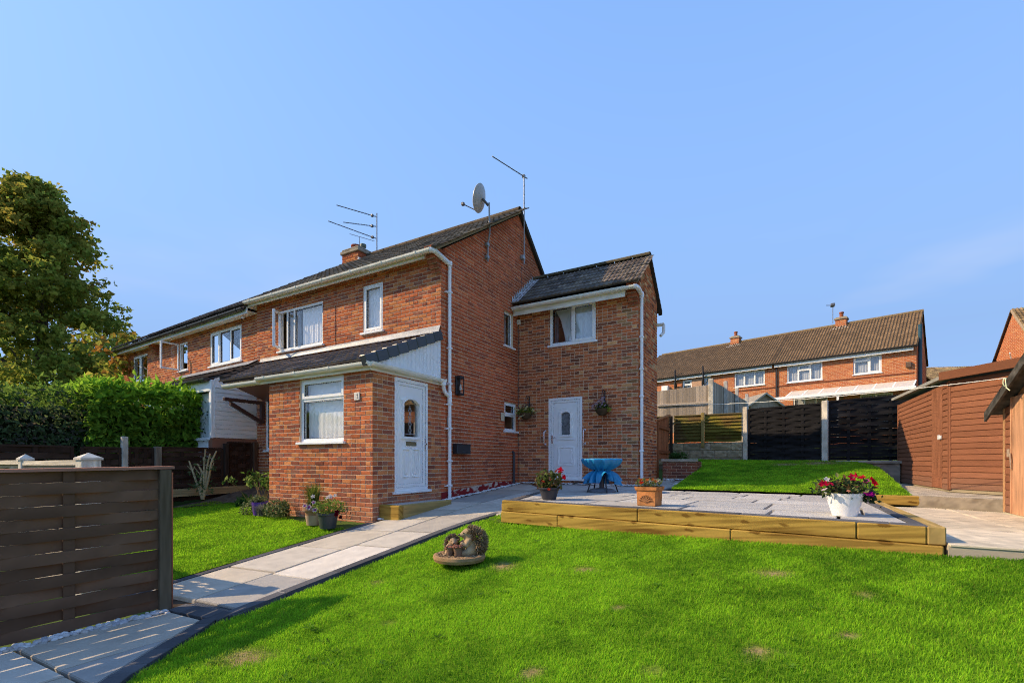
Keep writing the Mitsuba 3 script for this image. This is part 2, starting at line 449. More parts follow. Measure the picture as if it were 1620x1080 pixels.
def grass(poly, fn, n, seed, hgt, wid, dens=None):
    """separate bent blades with their own lean, length and tint"""
    r = np.random.default_rng(seed); x0, y0, x1, y1 = poly.bounds
    from shapely import contains_xy
    p = np.zeros((0, 2))
    while len(p) < n:
        q = np.c_[r.uniform(x0, x1, 4 * n), r.uniform(y0, y1, 4 * n)]
        q = q[contains_xy(poly, q[:, 0], q[:, 1])]
        c = q @ FWD[:2]; s = np.abs(q @ RGT[:2])
        vis = (c > 1.6) & (s < 1.18 * c + .4)
        q, c = q[vis], c[vis]
        if dens is not None: q = q[r.random(len(q)) < dens(c[:])]
        p = np.vstack([p, q])
    p = p[:n]; z = fn(p[:, 0], p[:, 1])
    P3 = np.c_[p, np.zeros(n)]
    clump = meshkit.fbm(P3 * 2.6, 4, 1); clump2 = meshkit.fbm(P3 * 9 + 7, 3, 2); fine = meshkit.noise(P3 * 24, 9)
    bare = bareness(p)
    keep = r.random(n) > np.clip(bare * 1.1, 0, .80)
    dist = np.hypot(p[:, 0], p[:, 1])
    h = hgt * r.uniform(.55, 1.25, n) * (.72 + .6 * clump2) * (1 - .5 * bare)
    w = wid * r.uniform(.7, 1.3, n) * np.clip(dist / 3.6, 1, 2.2)
    az = r.uniform(0, 2 * np.pi, n) + 2.4 * (clump - .5); lean = r.uniform(.15, .95, n) * h
    dx, dy = np.cos(az), np.sin(az); sx, sy = -dy, dx
    big = meshkit.fbm(P3 * .55 + 11, 3, 6)
    g = np.clip(.60 + 1.0 * (big - .5) + 1.3 * (clump - .5) + 1.0 * (clump2 - .5) + r.normal(0, .16, n), 0, 1)
    c = (1 - g)[:, None] * np.array([.110, .270, .016]) + g[:, None] * np.array([.360, .640, .030])
    yel = (r.random(n) < .06 + .25 * np.clip(clump2 - .55, 0, 1))[:, None]
    c = np.where(yel, c * .5 + .5 * np.array([.36, .33, .07]), c)
    c = c * (1 - bare[:, None] * .9) + bare[:, None] * .9 * np.array([.34, .235, .10])
    c *= r.uniform(.75, 1.2, (n, 1))
    def V(t, k, wf):
        return np.stack([p[:, 0] + dx * lean * k + sx * w * wf, p[:, 1] + dy * lean * k + sy * w * wf, z + h * t], 1)
    vs = np.stack([V(-.05, 0, -.5), V(-.05, 0, .5), V(.55, .35, -.42), V(.55, .35, .42), V(1, 1, 0)], 1)[keep]
    cs = np.stack([c * .85, c * .85, c, c, c * 1.1], 1)[keep]
    m = len(vs); b = (np.arange(m) * 5)[:, None]
    f = np.concatenate([b + [[0, 1, 3]], b + [[0, 3, 2]], b + [[2, 3, 4]]], 0)
    return vs.reshape(-1, 3), f, np.clip(cs.reshape(-1, 3), 0, 1)


def grass_stuff(name, label, *lst):
    v, f = cat([(a, b) for a, b, _ in lst])
    emit(name, (v, f), 'mat_grass', np.vstack([c for _, _, c in lst]), kind='stuff', label=label, category='grass')


QUICK = False
gq = .25 if QUICK else 1
grass_stuff('grass', 'short bright green mown grass with worn straw patches in front of the patio',
            grass(FRONT_LAWN, lambda x, y: lawn_h(x, y), int(260000 * gq), 11, .025, .0036, dens=lambda c: np.clip((3.3 / c) ** 1.6, .1, 1)))
grass_stuff('grass', 'small patch of mown grass between the path and the brick porch',
            grass(SMALL_LAWN, lambda x, y: P(y), int(65000 * gq), 12, .026, .0040, dens=lambda c: np.clip((4.5 / c) ** 1.5, .1, 1)))
grass_stuff('grass', 'sloping green grass behind the patio below the black fence',
            grass(UPPER_LAWN, upper_h, int(60000 * gq), 13, .028, .0046))

# broad leaved weeds here and there in the turf
r = np.random.default_rng(44); wv, wf, wc, wn = [], [], [], 0
for i in range(95):
    x, y = (r.uniform(-3.4, 2.6), r.uniform(1.6, 5.0)) if i > 34 else (r.uniform(-3.2, -1.9), r.uniform(1.3, 2.5))
    if not FRONT_LAWN.contains(Point(x, y)): continue
    z = float(lawn_h(np.float64(x), np.float64(y))) + .008; m = r.integers(5, 11); R = r.uniform(.018, .045); tone = np.array([.12, .24, .03]) * r.uniform(.7, 1.3)
    for k in range(m):
        a = 6.283 * k / m + r.normal(0, .3); d = np.array([math.cos(a), math.sin(a), r.uniform(.1, .5)]); q = np.array([-math.sin(a), math.cos(a), 0]); c0 = np.array([x, y, z]) + r.normal(0, .012, 3) * [1, 1, .2]
        wv += [c0, c0 + d * R * .6 + q * R * .28, c0 + d * R, c0 + d * R * .6 - q * R * .28]; wf += [[wn, wn + 1, wn + 2], [wn, wn + 2, wn + 3]]; wc += [tone * r.uniform(.8, 1.2)] * 4; wn += 4
emit('clover', (np.array(wv), np.array(wf)), 'mat_leaf', np.array(wc), kind='stuff', label='small broad leaved weeds scattered through the front lawn', category='weeds')

# ------------------------------------------------------------------ paving
STONE = [np.array(c) for c in ((.48, .425, .35), (.40, .36, .305), (.53, .475, .395), (.45, .395, .315), (.36, .335, .30), (.56, .505, .43))]
STONE_W = [np.array(c) for c in ((.46, .435, .40), (.41, .39, .36), (.50, .475, .435), (.44, .415, .37), (.38, .365, .34))]


def lay(poly, heightfn, seed, cols, org=(0, 0), ang=0., joint=.028, rows=(.595, .29, .445, .595), lens=(.9, .6, .6, .29, .75), thick=.04, vary=.10):
    """random coursed slabs: list of (V, F, C)"""
    r = np.random.default_rng(seed); lp = aff.rotate(aff.translate(poly, -org[0], -org[1]), -ang, origin=(0, 0))
    x0, y0, x1, y1 = lp.bounds; y = y0; out = []; k = 0
    ca, sa = math.cos(math.radians(ang)), math.sin(math.radians(ang))
    while y < y1:
        h = rows[k % len(rows)]; k += 1; x = x0 - r.uniform(0, .5)
        while x < x1:
            l = lens[r.integers(len(lens))]
            g = sbox(x + joint / 2, y + joint / 2, x + l - joint / 2, y + h - joint / 2).intersection(lp)
            for gg in getattr(g, 'geoms', [g]):
                if gg.geom_type != 'Polygon' or gg.area < .004: continue
                out.append(slab_mesh(gg, heightfn, r, cols, org, ca, sa, thick, vary))
            x += l
        y += h
    return out


def slab_mesh(gg, heightfn, r, cols, org, ca, sa, thick, vary):
    top = gg.buffer(-.006, join_style=2)
    if top.is_empty or top.geom_type != 'Polygon': top = gg
    b = trimesh.creation.extrude_polygon(gg, thick - .005, engine='earcut'); t = trimesh.creation.extrude_polygon(top, .005, engine='earcut')
    vb, fb = arr(b); vt, ft = arr(t); vt = vt + [0, 0, thick - .005]
    v, f = cat([(vb, fb), (vt, ft)])
    X = v[:, 0] * ca - v[:, 1] * sa + org[0]; Y = v[:, 0] * sa + v[:, 1] * ca + org[1]
    cx, cy = gg.centroid.x, gg.centroid.y
    tilt = r.normal(0, .0025, 2)
    Z = heightfn(X, Y) + v[:, 2] - thick + r.normal(0, .0018) + tilt[0] * (v[:, 0] - cx) + tilt[1] * (v[:, 1] - cy)
    c = cols[r.integers(len(cols))] * r.uniform(1 - vary, 1 + vary)
    V = np.c_[X, Y, Z]
    V, f = trimesh.remesh.subdivide_to_size(V, f, max(.05, .016 * np.hypot(X.mean(), Y.mean())), max_iter=8)[:2]
    q = V + r.uniform(0, 50, 3); m = meshkit.fbm(q * [5, 9, 5], 4, 3); m2 = meshkit.fbm(q * 16, 2, 6)
    dark = np.clip((m - .5) * 2.6, 0, 1)[:, None] * .30
    V[:, 2] += (m2 - .5) * .0006
    cc = np.tile(c, (len(V), 1)) * (1 - dark) + dark * np.array([.25, .205, .155]); cc *= (.92 + .16 * m2)[:, None]
    return V, f, cc


path_h = lambda x, y: P(y) + cross(x, y) + .008
emit('paved_path', [grid_mesh(np.linspace(-5.70, -3.86, 8), np.linspace(2.2, 7.2, 40), lambda x, y: P(y) + cross(x, y) - .03)], 'mat_soil', kind='structure')
emit('paved_path__bedding', (np.array([(-4.8, -.5, -1.378), (-1.9, -.5, -1.378), (-3.3, 1.5, -1.378), (-3.9, 2.3, -1.378), (-4.8, 2.3, -1.378)]), np.array([[0, 1, 2], [0, 2, 3], [0, 3, 4]])), 'mat_soil')
tag('paved_path', 'pale stone slab path running along the brick house to the patio')
PATHP = Polygon([(-5.60, 2.32), (-3.98, 2.32), (-3.98, 5.5), (-3.86, 6.2), (-3.60, 6.0), (-3.90, 7.6), (-4.2, 8.9), (-5.3, 10.16), (-5.60, 10.2)])
sl = lay(aff.translate(PATHP, 0, 0), path_h, 5, STONE, org=(-5.6, 2.32), ang=90, rows=(1.13, .87), lens=(1.15, .9, .75, .9), joint=.022)
NEAR = Polygon([(-4.66, .2), (-4.66, 2.06), (-4.12, 2.06), (-3.46, 1.22), (-2.4, .1)])
near_h = path_h
r = np.random.default_rng(8)
for x0, x1, y0, y1 in ((-4.66, -3.865, 1.125, 2.06), (-3.85, -2.9, 1.125, 2.06), (-4.66, -3.72, .60, 1.10), (-3.70, -2.4, .12, 1.10), (-4.66, -3.72, .12, .58)):
    g = NEAR.intersection(sbox(x0, y0, x1, y1))
    if g.geom_type == 'Polygon' and g.area > .01: sl.append(slab_mesh(g, near_h, r, STONE, (0, 0), 1., 0., .04, .08))
pieces('paved_path', 'slab', sl, 200, 'slabs', 'mat_stone')


def setts(line, width, heightfn, step, seed, col, jt=.006, thick=.05, lift=.004):
    """a row of small blocks along a polyline"""
    r = np.random.default_rng(seed); L = LineString(line); out = []; s = 0
    while s < L.length - .03:
        e = min(s + step - jt, L.length); a = np.array(L.interpolate(s).coords[0]); b = np.array(L.interpolate(e).coords[0])
        t = (b - a) / max(np.linalg.norm(b - a), 1e-6); n = np.array([-t[1], t[0]])
        v, f = cbox(0, np.linalg.norm(b - a), 0, width, -thick, 0, .004)
        X = a[0] + v[:, 0] * t[0] + v[:, 1] * n[0]; Y = a[1] + v[:, 0] * t[1] + v[:, 1] * n[1]
        Z = heightfn(X, Y) + v[:, 2] + lift + r.normal(0, .0015)
        out.append((np.c_[X, Y, Z], f, np.tile(np.array(col) * r.uniform(.8, 1.25), (len(X), 1)))); s += step
    return out


DARK = (.098, .097, .102)
ed = setts([(-3.96, 2.2), (-3.96, 5.5), (-3.80, 6.30)][::-1], -.11, path_h, .60, 1, DARK)
ed += setts([(-5.60, 2.05), (-5.60, 5.35)], .11, path_h, .60, 2, DARK)
ed += setts([(-4.10, 2.07), (-3.445, 1.21)], .12, near_h, .13, 3, DARK)
ed += setts([(-3.44, 1.205), (-2.38, .08)], .12, near_h, .20, 4, DARK)
ed += setts([(-4.70, 2.08), (-3.96, 2.10)], .15, near_h, .20, 5, DARK)
pieces('paved_path', 'edging_block', ed, 120, 'edging', 'mat_stone')
# the slotted drain across the threshold
fd = []; dz = lambda x: float(path_h(np.float64(x), 2.2))
for i in range(30): x = -4.68 + i * .025; fd.append(box(x, x + .014, 2.235, 2.315, dz(x) - .02, dz(x) - .004))
fd += [slope([(-4.7, y, dz(-4.7)), (-3.93, y, dz(-3.93)), (-3.93, y + .012, dz(-3.93)), (-4.7, y + .012, dz(-4.7))], .05) for y in (2.222, 2.316)] + [slope([(-4.7, 2.235, dz(-4.7) - .035), (-3.93, 2.235, dz(-3.93) - .035), (-3.93, 2.315, dz(-3.93) - .035), (-4.7, 2.315, dz(-4.7) - .035)], .01)]
emit('paved_path__drain_channel', fd, 'mat_satin', (.09, .09, .095))

emit('patio', [(lambda m: (np.c_[m[0], np.full(len(m[0]), PAT - .03)], m[1]))(trimesh.creation.triangulate_polygon(PATIO, engine='earcut'))], 'mat_concrete', (.10,.085,.07), kind='structure')
tag('patio', 'raised patio of pale stone slabs behind the timber sleepers')
pat_h = lambda x, y: PAT + 0 * x
inner = Polygon([(-3.22, 5.81), (.98, 5.33), (.98, 8.94), (-1.98, 8.98), (-1.98, 10.06), (-2.72, 10.12), (-5.0, 10.14), (-3.97, 8.9), (-3.67, 7.6)])
sl = lay(inner, pat_h, 21, STONE_W, org=(-3.4, 5.5), ang=-5.5, rows=(.6, .9, .6, .45), lens=(.9, .6, .9, .6, 1.2))
pieces('patio', 'slab', sl, 160, 'slabs', 'mat_stone')
ed = setts([(-3.34, 5.655), (1.11, 5.145)], .15, lambda x, y: pat_h(x, y) + .002, .60, 6, DARK)
ed += setts([(.99, 5.30), (.99, 8.98)][::-1], .11, pat_h, .60, 7, DARK)
ed += setts([(-3.34, 5.68), (-3.77, 7.6), (-4.07, 8.9), (-4.9, 9.9)][::-1], .10, pat_h, .30, 8, (.13, .115, .105), thick=.28)
pieces('patio', 'edging_block', ed, 80, 'edging', 'mat_stone')
side = Polygon([(-2.6, 10.24), (-1.9, 10.2), (-1.78, 11.75), (-2.5, 11.85)])
sl = lay(side, lambda x, y: PAT + (y - 10.2) * .05, 31, STONE, org=(-2.6, 10.2), rows=(.6, .45), lens=(.5, .7))
emit('side_path', [grid_mesh(np.linspace(-2.68, -1.8, 3), np.linspace(10.15, 11.9, 4), lambda x, y: PAT - .03 + (y - 10.2) * .05)], 'mat_soil', kind='structure')
pieces('side_path', 'slab', sl, 20, 'slabs', 'mat_stone')
pieces('side_path', 'edging_block', setts([(-1.93, 9.1), (-1.80, 11.8)], -.07, lambda x, y: PAT + np.clip(y - 10.2, 0, 9) * .05 + .01, .6, 9, (.16, .15, .14)), 10, 'edging', 'mat_stone')


# pebbles
def pebbles(spots, rad, seed, cols):
    r = np.random.default_rng(seed); base = trimesh.creation.icosphere(1); V0, F0 = arr(base); vs, cs = [], []
    for p in spots:
        s = rad * r.uniform(.6, 1.3) * np.array([r.uniform(.8, 1.3), r.uniform(.8, 1.2), r.uniform(.5, .75)])
        a = r.uniform(0, 6.28); R = np.array([[math.cos(a), -math.sin(a), 0], [math.sin(a), math.cos(a), 0], [0, 0, 1]])
        vs.append((V0 * s * (1 + r.normal(0, .06, (len(V0), 1)))) @ R.T + p); cs.append(np.tile(np.array(cols[r.integers(len(cols))]) * r.uniform(.8, 1.1), (len(V0), 1)))
    f = np.vstack([F0 + i * len(V0) for i in range(len(spots))])
    return np.vstack(vs), f, np.vstack(cs)


r = np.random.default_rng(3); sp = []
for i in range(420):
    y = r.uniform(.3, 2.05); sp.append((-4.675 + r.normal(.0, .026), y, -1.325 + r.uniform(0, .022)))
v, f, c = pebbles(sp, .021, 4, [(.62, .60, .58), (.45, .44, .45), (.72, .70, .67), (.50, .45, .40)])
emit('pebbles', (v, f), 'mat_matte', c, smooth=True, kind='stuff', label='strip of rounded grey and white pebbles under the woven fence panel', category='pebbles')
sp = []
for i in range(620):
    y = r.uniform(5.5, 10.22); sp.append((-5.66 + r.uniform(-.03, .05), y, P(y) + cross(-5.6, y) + .008 + r.uniform(0, .02)))
for i in range(260): sp.append((r.uniform(-5.6, -2.62), 10.22 + r.uniform(-.035, .04), PAT + .006 + r.uniform(0, .02)))
for i in range(260): y = r.uniform(10.2, 11.85); sp.append((-2.64 + r.uniform(-.03, .06), y, PAT + (y - 10.2) * .05 + r.uniform(.005, .03)))
for i in range(120): sp.append((r.uniform(-2.5, -1.8), 11.83 + r.uniform(-.05, .03), PAT + .09 + r.uniform(0, .02)))
v, f, c = pebbles(sp, .022, 5, [(.82, .81, .79), (.70, .69, .68), (.88, .87, .85), (.6, .58, .56)])
emit('pebbles', (v, f), 'mat_matte', c, smooth=True, kind='stuff', label='strip of white pebbles along the foot of the brick house walls', category='pebbles')

# ------------------------------------------------------------------ timber sleepers round the patio, the step
sw = thing('sleeper_wall', 'low retaining wall of two rows of yellow timber sleepers in front of the patio', 'retaining wall')
A, B = np.array([-3.40, 5.645]), np.array([1.18, 5.117]); t = (B - A) / np.linalg.norm(B - A); FS = Fr(A, t, (t[1], -t[0])); LL = np.linalg.norm(B - A)
for s0, s1, z0, z1, dd in ((0, 1.98, -.70, -.550, .0), (1.985, 4.02, -.70, -.549, .004), (4.025, LL - .115, -.70, -.550, .001), (0, .92, -.86, -.703, .022), (.925, 2.98, -.86, -.703, .026), (2.985, LL - .01, -.86, -.703, .024)):
    emit(f'{sw}__sleeper', FS.cbox(s0, s1, z0, z1, dd - .105, dd, .010), 'mat_sleeper')
emit(f'{sw}__sleeper', cbox(1.07, 1.19, 5.13, 8.9, -.70, -.545, .010), 'mat_wood_y', SLEEPER_END, sub=.14, label='end-on sleeper along the right edge of the patio')
emit(f'{sw}__sleeper', cbox(1.08, 1.185, 5.16, 8.9, -.86, -.703, .010), 'mat_wood_y', SLEEPER_END, sub=.14)
emit(f'{sw}__sleeper', cbox(-3.42, -3.33, 5.67, 6.5, -.80, -.60, .01), 'mat_wood_y', SLEEPER_END, sub=.14)
ss = thing('sleeper_edging', 'short timber sleeper holding the back lawn next to the concrete step', 'timber edging')
emit(f'{ss}__sleeper', cbox(1.2, 1.78, 8.92, 9.03, -.66, -.515, .01), 'mat_sleeper')
st = thing('door_step', 'timber framed step with a stone top below the white porch door', 'step')
emit(f'{st}__timber', cbox(-5.71, -5.27, 5.58, 5.68, -.99, -.715, .012), 'mat_sleeper')
emit(f'{st}__timber', cbox(-5.365, -5.262, 5.682, 6.95, -.99, -.715, .012), 'mat_wood_y', SLEEPER_END, sub=.14)
emit(f'{st}__slab', [cbox(-5.70, -5.37, 5.69, 6.3, -.95, -.722, .008), cbox(-5.70, -5.37, 6.31, 6.95, -.95, -.724, .008)], 'mat_stone', (.46, .41, .36))

# ================================================================== THE BRICK HOUSE
GX, FY, PY, PX, EY, EX = -5.72, 7.21, 5.45, -8.45, 10.28, -2.70
F_front = Fr((GX, FY), (-1, 0), (0, -1)); F_gable = Fr((GX, FY), (0, 1), (1, 0))
F_pf = Fr((GX, PY), (-1, 0), (0, -1)); F_ps = Fr((GX, PY), (0, 1), (1, 0)); F_pl = Fr((PX, PY), (0, 1), (-1, 0))
F_ext = Fr((GX, EY), (1, 0), (0, -1)); F_exs = Fr((EX, EY), (0, 1), (1, 0))
H1 = thing('brick_house', 'red brick house with porch and side extension facing the patio', 'house')
Z0 = -1.13                                                # level of a brick bed joint
ridge = lambda y: np.minimum(4.157 + .665 * (y - 7.21), 6.22 - .865 * (y - 10.31))
eridge = lambda y: np.minimum(3.86 + .80 * (y - 10.02), 4.79 - .86 * (y - 11.15))
lean = lambda y: 1.60 + .447 * (y - 5.30)

# ---- walls: a mortar body with openings, bricks standing proud of it
w_big, w_small = (3.43, 2.70, 5.06, 3.70), (1.54, 2.76, 2.13, 3.78)
w_low = (4.3, .27, 5.60, 1.75)
front_poly = sbox(0, -1.2, 5.98, 4.0)
front_open = front_poly.difference(rects([w_big, w_small, w_low, (.4, -1.0, 2.3, 1.45)]))
gable_poly = Polygon([(0, -1.1), (5.4, -1.1), (5.4, ridge(12.61)), (3.10, 6.17), (0, 4.10)])
g_hi, g_lo = (2.39, 2.77, 2.83, 3.61), (2.41, .73, 2.98, 1.42)
gable_open = gable_poly.difference(rects([g_hi, g_lo]))
p_win, p_door = (.665, .335, 1.825, 1.46), (.497, -.57, 1.374, 1.445)
pf_poly = sbox(0, -1.2, 2.73, 1.50); pf_open = pf_poly.difference(rects([p_win]))
ps_poly = sbox(0, -1.15, 1.76, 1.50); ps_open = ps_poly.difference(rects([p_door]))
e_win, e_door = (.89, 2.77, 2.05, 3.70), (.85, -.465, 1.72, 1.51)
e_poly = sbox(0, -.80, 3.02, 3.72); e_open = e_poly.difference(rects([e_win, e_door]))
exs_poly = Polygon([(0, -.8), (1.78, -.8), (1.78, eridge(12.06)), (.87, 4.74), (0, 3.9)])

emit(f'{H1}__wall', F_front.slab(front_open, -.12, 0), 'mat_mortar')
emit(f'{H1}__gable_wall', F_gable.slab(gable_open.difference(sbox(-1, -3, .12, 9)), -.12, 0), 'mat_mortar')
emit(f'{H1}__porch_wall', F_pf.slab(pf_open, -.12, 0), 'mat_mortar')
emit(f'{H1}__porch_wall', F_ps.slab(ps_open.difference(sbox(-1, -3, .12, 9)), -.12, 0), 'mat_mortar')
emit(f'{H1}__porch_wall', F_pl.slab(sbox(.121, -1.2, 1.75, 1.5), -.1, 0), 'mat_mortar')
emit(f'{H1}__extension_wall', F_ext.slab(e_open, -.12, 0), 'mat_mortar')
emit(f'{H1}__extension_wall', F_exs.slab(exs_poly.difference(sbox(-1, -3, .12, 9)), -.12, 0), 'mat_mortar')
emit(f'{H1}__rear_wall', [box(-11.7, GX - .125, 12.5, 12.6, -1, 4.1), box(GX + .01, EX - .13, 11.95, 12.05, -.8, 3.7), box(-11.7, -11.6, 7.34, 12.49, -1, 4.3)], 'mat_mortar')
emit(f'{H1}__floor', [box(-11.59, GX - .13, 7.35, 12.48, 1.55, 1.7), box(-11.59, GX - .13, 7.35, 12.48, -.95, -.85), box(GX + .02, EX - .13, 10.42, 11.9, 1.6, 1.75), box(GX + .02, EX - .13, 10.42, 11.9, -.7, -.6)], 'mat_rough', (.2, .17, .14))

BR = []


def sooty(c, q, zb, r): return c * (1 - .18 * r.random()) + .02
def dark_top(c, q, zb, r): return c


BR += bricks(F_pf, pf_open.union(sbox(-.011, -1.2, 0, 1.5)), Z0, 'front', 101, 5, 2, .05, halves=.30)
BR += bricks(F_ps, ps_open, Z0, 'front', 102, 5, 2, .11, halves=.25)
BR += bricks(F_front, front_open.difference(sbox(.0, -1.3, 2.75, 1.5)).union(sbox(-.011, 1.5, 0, 4.0)).difference(sbox(.1, 1.5, 4.2, 2.40)), Z0, 'front', 103, 4, 1, .02, halves=.15)
BR += bricks(F_gable, gable_open, Z0, 'gable', 104, 4, 1, .11, halves=.12)
patch = lambda c, q, zb, r: (np.array([.36, .19, .09]) * r.uniform(.7, 1.3) if (q > 2.45 and r.random() < .26) else c)
BR += bricks(F_ext, e_open.union(sbox(3.02, -.8, 3.031, 3.72)), Z0, 'ext', 105, 4, 1, .07, halves=.22, fade=patch)
BR += bricks(F_exs, exs_poly, Z0, 'ext', 106, 4, 1, .0, halves=.1, fade=lambda c, q, zb, r: np.array([.50, .30, .15]) * r.uniform(.8, 1.2) if r.random() < .22 and zb > 2.2 else c)


def corbel(F, s0, s1, z, sgn, seed):
    out = []; r = np.random.default_rng(seed)
    for i, (d, n) in enumerate(((.05, 1), (.105, 1), (.16, 1), (.215, 1), (.25, 1), (.25, 1))):
        z0 = z + i * .0755
        for s in ((s0, s0 + .1), (s0 + .105, s1)):
            v, f = F.cbox(s[0], s[1], z0, z0 + .067, -.02, d, .004)
            out.append((v, f, np.tile(np.array((.40, .12, .055)) * r.uniform(.6, 1.1), (len(v), 1))))
        v, f = F.box(s0 + .004, s1 - .004, z0 - .004, z0 + .0755 - .004, -.02, d - .012)
        out.append((v, f, np.tile([.45, .34, .25], (len(v), 1))))
    return out


BR += corbel(F_front, -.008, .205, 3.66, 1, 1)
BR += corbel(F_ext, 2.82, 3.028, 3.42, 1, 2)
pieces(H1, 'brick', BR, 300, 'brickwork', 'mat_brick')
def flaked(v, c):
    k = meshkit.fbm(v * [1, 9, 13] + 5, 4, 2) + .30 * np.clip((v[:, 2] + .78 - .07 * (v[:, 1] - 7.2)) / .2, 0, 1) - .10
    off = (k > .585)[:, None] & (v[:, 1] > 7.5)[:, None]
    return np.where(off, np.array([.60, .48, .38]) * (.7 + .5 * meshkit.fbm(v * 20, 2, 8)[:, None]), c * (.8 + .4 * meshkit.fbm(v * 15, 2, 9)[:, None]))


def plinth_mesh():
    n, m = 130, 14; sx = np.linspace(0, 3.0, n + 1); v, f = [], []
    for s_ in sx:
        b, t_ = -.85 + .13 * s_ / 3, np.interp(s_, [0, .45, 1, 2, 3], [-.62, -.58, -.55, -.48, -.50])
        v.append(F_gable.pts(np.full(m + 2, s_), np.r_[np.linspace(b, t_, m + 1), t_], np.r_[np.full(m + 1, .0138), .004]))
    k = m + 2
    for i in range(n):
        for j in range(m + 1): a = i * k + j; f += [[a, a + k, a + k + 1], [a, a + k + 1, a + 1]]
    return np.vstack(v), np.array(f)


# flaking red paint band along the foot of the gable
emit(f'{H1}__painted_plinth', plinth_mesh(), 'mat_matte', (.27, .03, .03), tone=flaked, label='flaking red painted band at the foot of the side wall')


# ---- windows
def blind_mesh(F, s0, s1, z0, z1, d, amp=.01, pitch=.09, seed=0):
    n = max(4, int((s1 - s0) / pitch * 4)); s = np.linspace(s0, s1, n + 1)
    dd = d + amp * np.sin(np.arange(n + 1) * math.pi / 2 + seed) + amp * .6 * np.sin(s * 37 + seed)
    a = F.pts(s, np.full(n + 1, z0), dd); b = F.pts(s, np.full(n + 1, z1), dd)
    v = np.vstack([a, b]); i = np.arange(n)
    return v, np.vstack([np.stack([i, i + 1, i + n + 2], 1), np.stack([i, i + n + 2, i + n + 1], 1)])


def window(parent, F, w, cols, trans=None, openers=(), sill=.06, d=-.025, blind=None, fr=.05, name='window', sash=.042, label=None, white='mat_white', skip=()):
    """frame, sill, mullions, sashes, a glass pane for every light; cols are mullion positions (fractions); trans: {column: height fraction}"""
    s0, z0, s1, z1 = w; k = numbered(f'{parent}__{name}')
    if label: tag(k, label)
    ms = [F.cbox(s0, s0 + fr, z0, z1, d - .07, d, .004), F.cbox(s1 - fr, s1, z0, z1, d - .07, d, .004),
          F.cbox(s0 + fr, s1 - fr, z1 - fr, z1, d - .07, d - .002, .004), F.cbox(s0 + fr, s1 - fr, z0, z0 + fr, d - .07, d - .002, .004)]
    xs = [s0] + [s0 + (s1 - s0) * c for c in cols] + [s1]
    for x in xs[1:-1]: ms.append(F.cbox(x - fr / 2, x + fr / 2, z0 + fr, z1 - fr, d - .07, d - .003, .004))
    cells = []
    for i in range(len(xs) - 1):
        a = xs[i] + (fr if i == 0 else fr / 2); b = xs[i + 1] - (fr if i == len(xs) - 2 else fr / 2)
        if trans and i in trans:
            zt = z0 + (z1 - z0) * trans[i]
            ms.append(F.cbox(a, b, zt - fr / 2, zt + fr / 2, d - .07, d - .004, .004))
            cells += [(a, b, z0 + fr, zt - fr / 2, (i, 0)), (a, b, zt + fr / 2, z1 - fr, (i, 1))]
        else: cells.append((a, b, z0 + fr, z1 - fr, (i, 0)))
    sm = {}
    panes = []
    for a, b, c, e, idx in cells:
        if idx in skip: continue
        m = sash if idx in openers else .016; q = d + .012 if idx in openers else d - .012
        o = .010 if idx in openers else 0
        for bb in ((a - o, a + m, c - o, e + o), (b - m, b + o, c - o, e + o), (a + m, b - m, e - m, e + o), (a + m, b - m, c - o, c + m)):
            (sm.setdefault(idx, []) if idx in openers else ms).append(F.cbox(*bb, d - .05, q, .004))
        panes.append((a + m - .004, b - m + .004, c + m - .004, e - m + .004))
    emit(f'{k}__frame', ms, white)
    for q in sm.values(): emit(f'{k}__sash', q, white)
    gl = []
    for a, b, c, e in panes:
        for bb in ((a, a + .007, c, e), (b - .007, b, c, e), (a, b, c, c + .007), (a, b, e - .009, e)): gl.append(F.box(*bb, d - .034, d - .010))
    if gl: emit(f'{k}__seal', gl, 'mat_satin', (.05, .05, .055))
    for a, b, c, e in panes:
        v = F.pts([a, b, b, a], [c, c, e, e], [d - .03] * 4); emit(f'{k}__pane', (v, np.array([[0, 1, 2], [0, 2, 3]])), 'mat_glass')
    if sill: emit(f'{k}__sill', F.cbox(s0 - .045, s1 + .045, z0 - .045, z0 - .001, d - .05, sill, .006), white)
    return k


k = window(H1, F_pf, p_win, [], {0: .672}, {(0, 1)}, d=-.03)
emit(f'{k}__blind', blind_mesh(F_pf, .70, 1.79, .36, 1.44, -.16, .0025, .11), 'mat_matte', (.84, .84, .81))
k = window(H1, F_front, w_small, [], None, {(0, 0)}, d=-.012)
emit(f'{k}__blind', blind_mesh(F_front, 1.56, 2.11, 2.78, 3.76, -.14, .010, .09), 'mat_matte', (.83, .83, .83))
k = window(H1, F_front, w_big, [.655, .82], None, set(), d=-.015, skip={(2, 0)}, label='upper window with white blind and its left casement ajar')
emit(f'{k}__blind', blind_mesh(F_front, 3.46, 4.30, 2.72, 3.66, -.13, .010, .09), 'mat_matte', (.84, .83, .83))
emit(f'{k}__curtain', blind_mesh(F_front, 4.52, 4.90, 2.72, 3.66, -.22, .022, .07), 'mat_matte', (.42, .42, .44))
hx = Fr(F_front.pts(5.03, 0, -.01)[:2], (.50, -.866), (-.866, -.50))     # the casement that stands open
sm = [hx.cbox(0, .045, 2.76, 3.66, -.03, .03, .004), hx.cbox(.30, .345, 2.76, 3.66, -.03, .03, .004), hx.cbox(.045, .30, 3.615, 3.66, -.03, .03, .004), hx.cbox(.045, .30, 2.76, 2.805, -.03, .03, .004)]
emit(f'{k}__casement', sm, 'mat_white')
v = hx.pts([.04, .305, .305, .04], [2.8, 2.8, 3.62, 3.62], [0] * 4); emit(f'{k}__pane', (v, np.array([[0, 1, 2], [0, 2, 3]])), 'mat_glass')
k = window(H1, F_front, w_low, [.5], {0: .86, 1: .86}, set(), d=-.01)
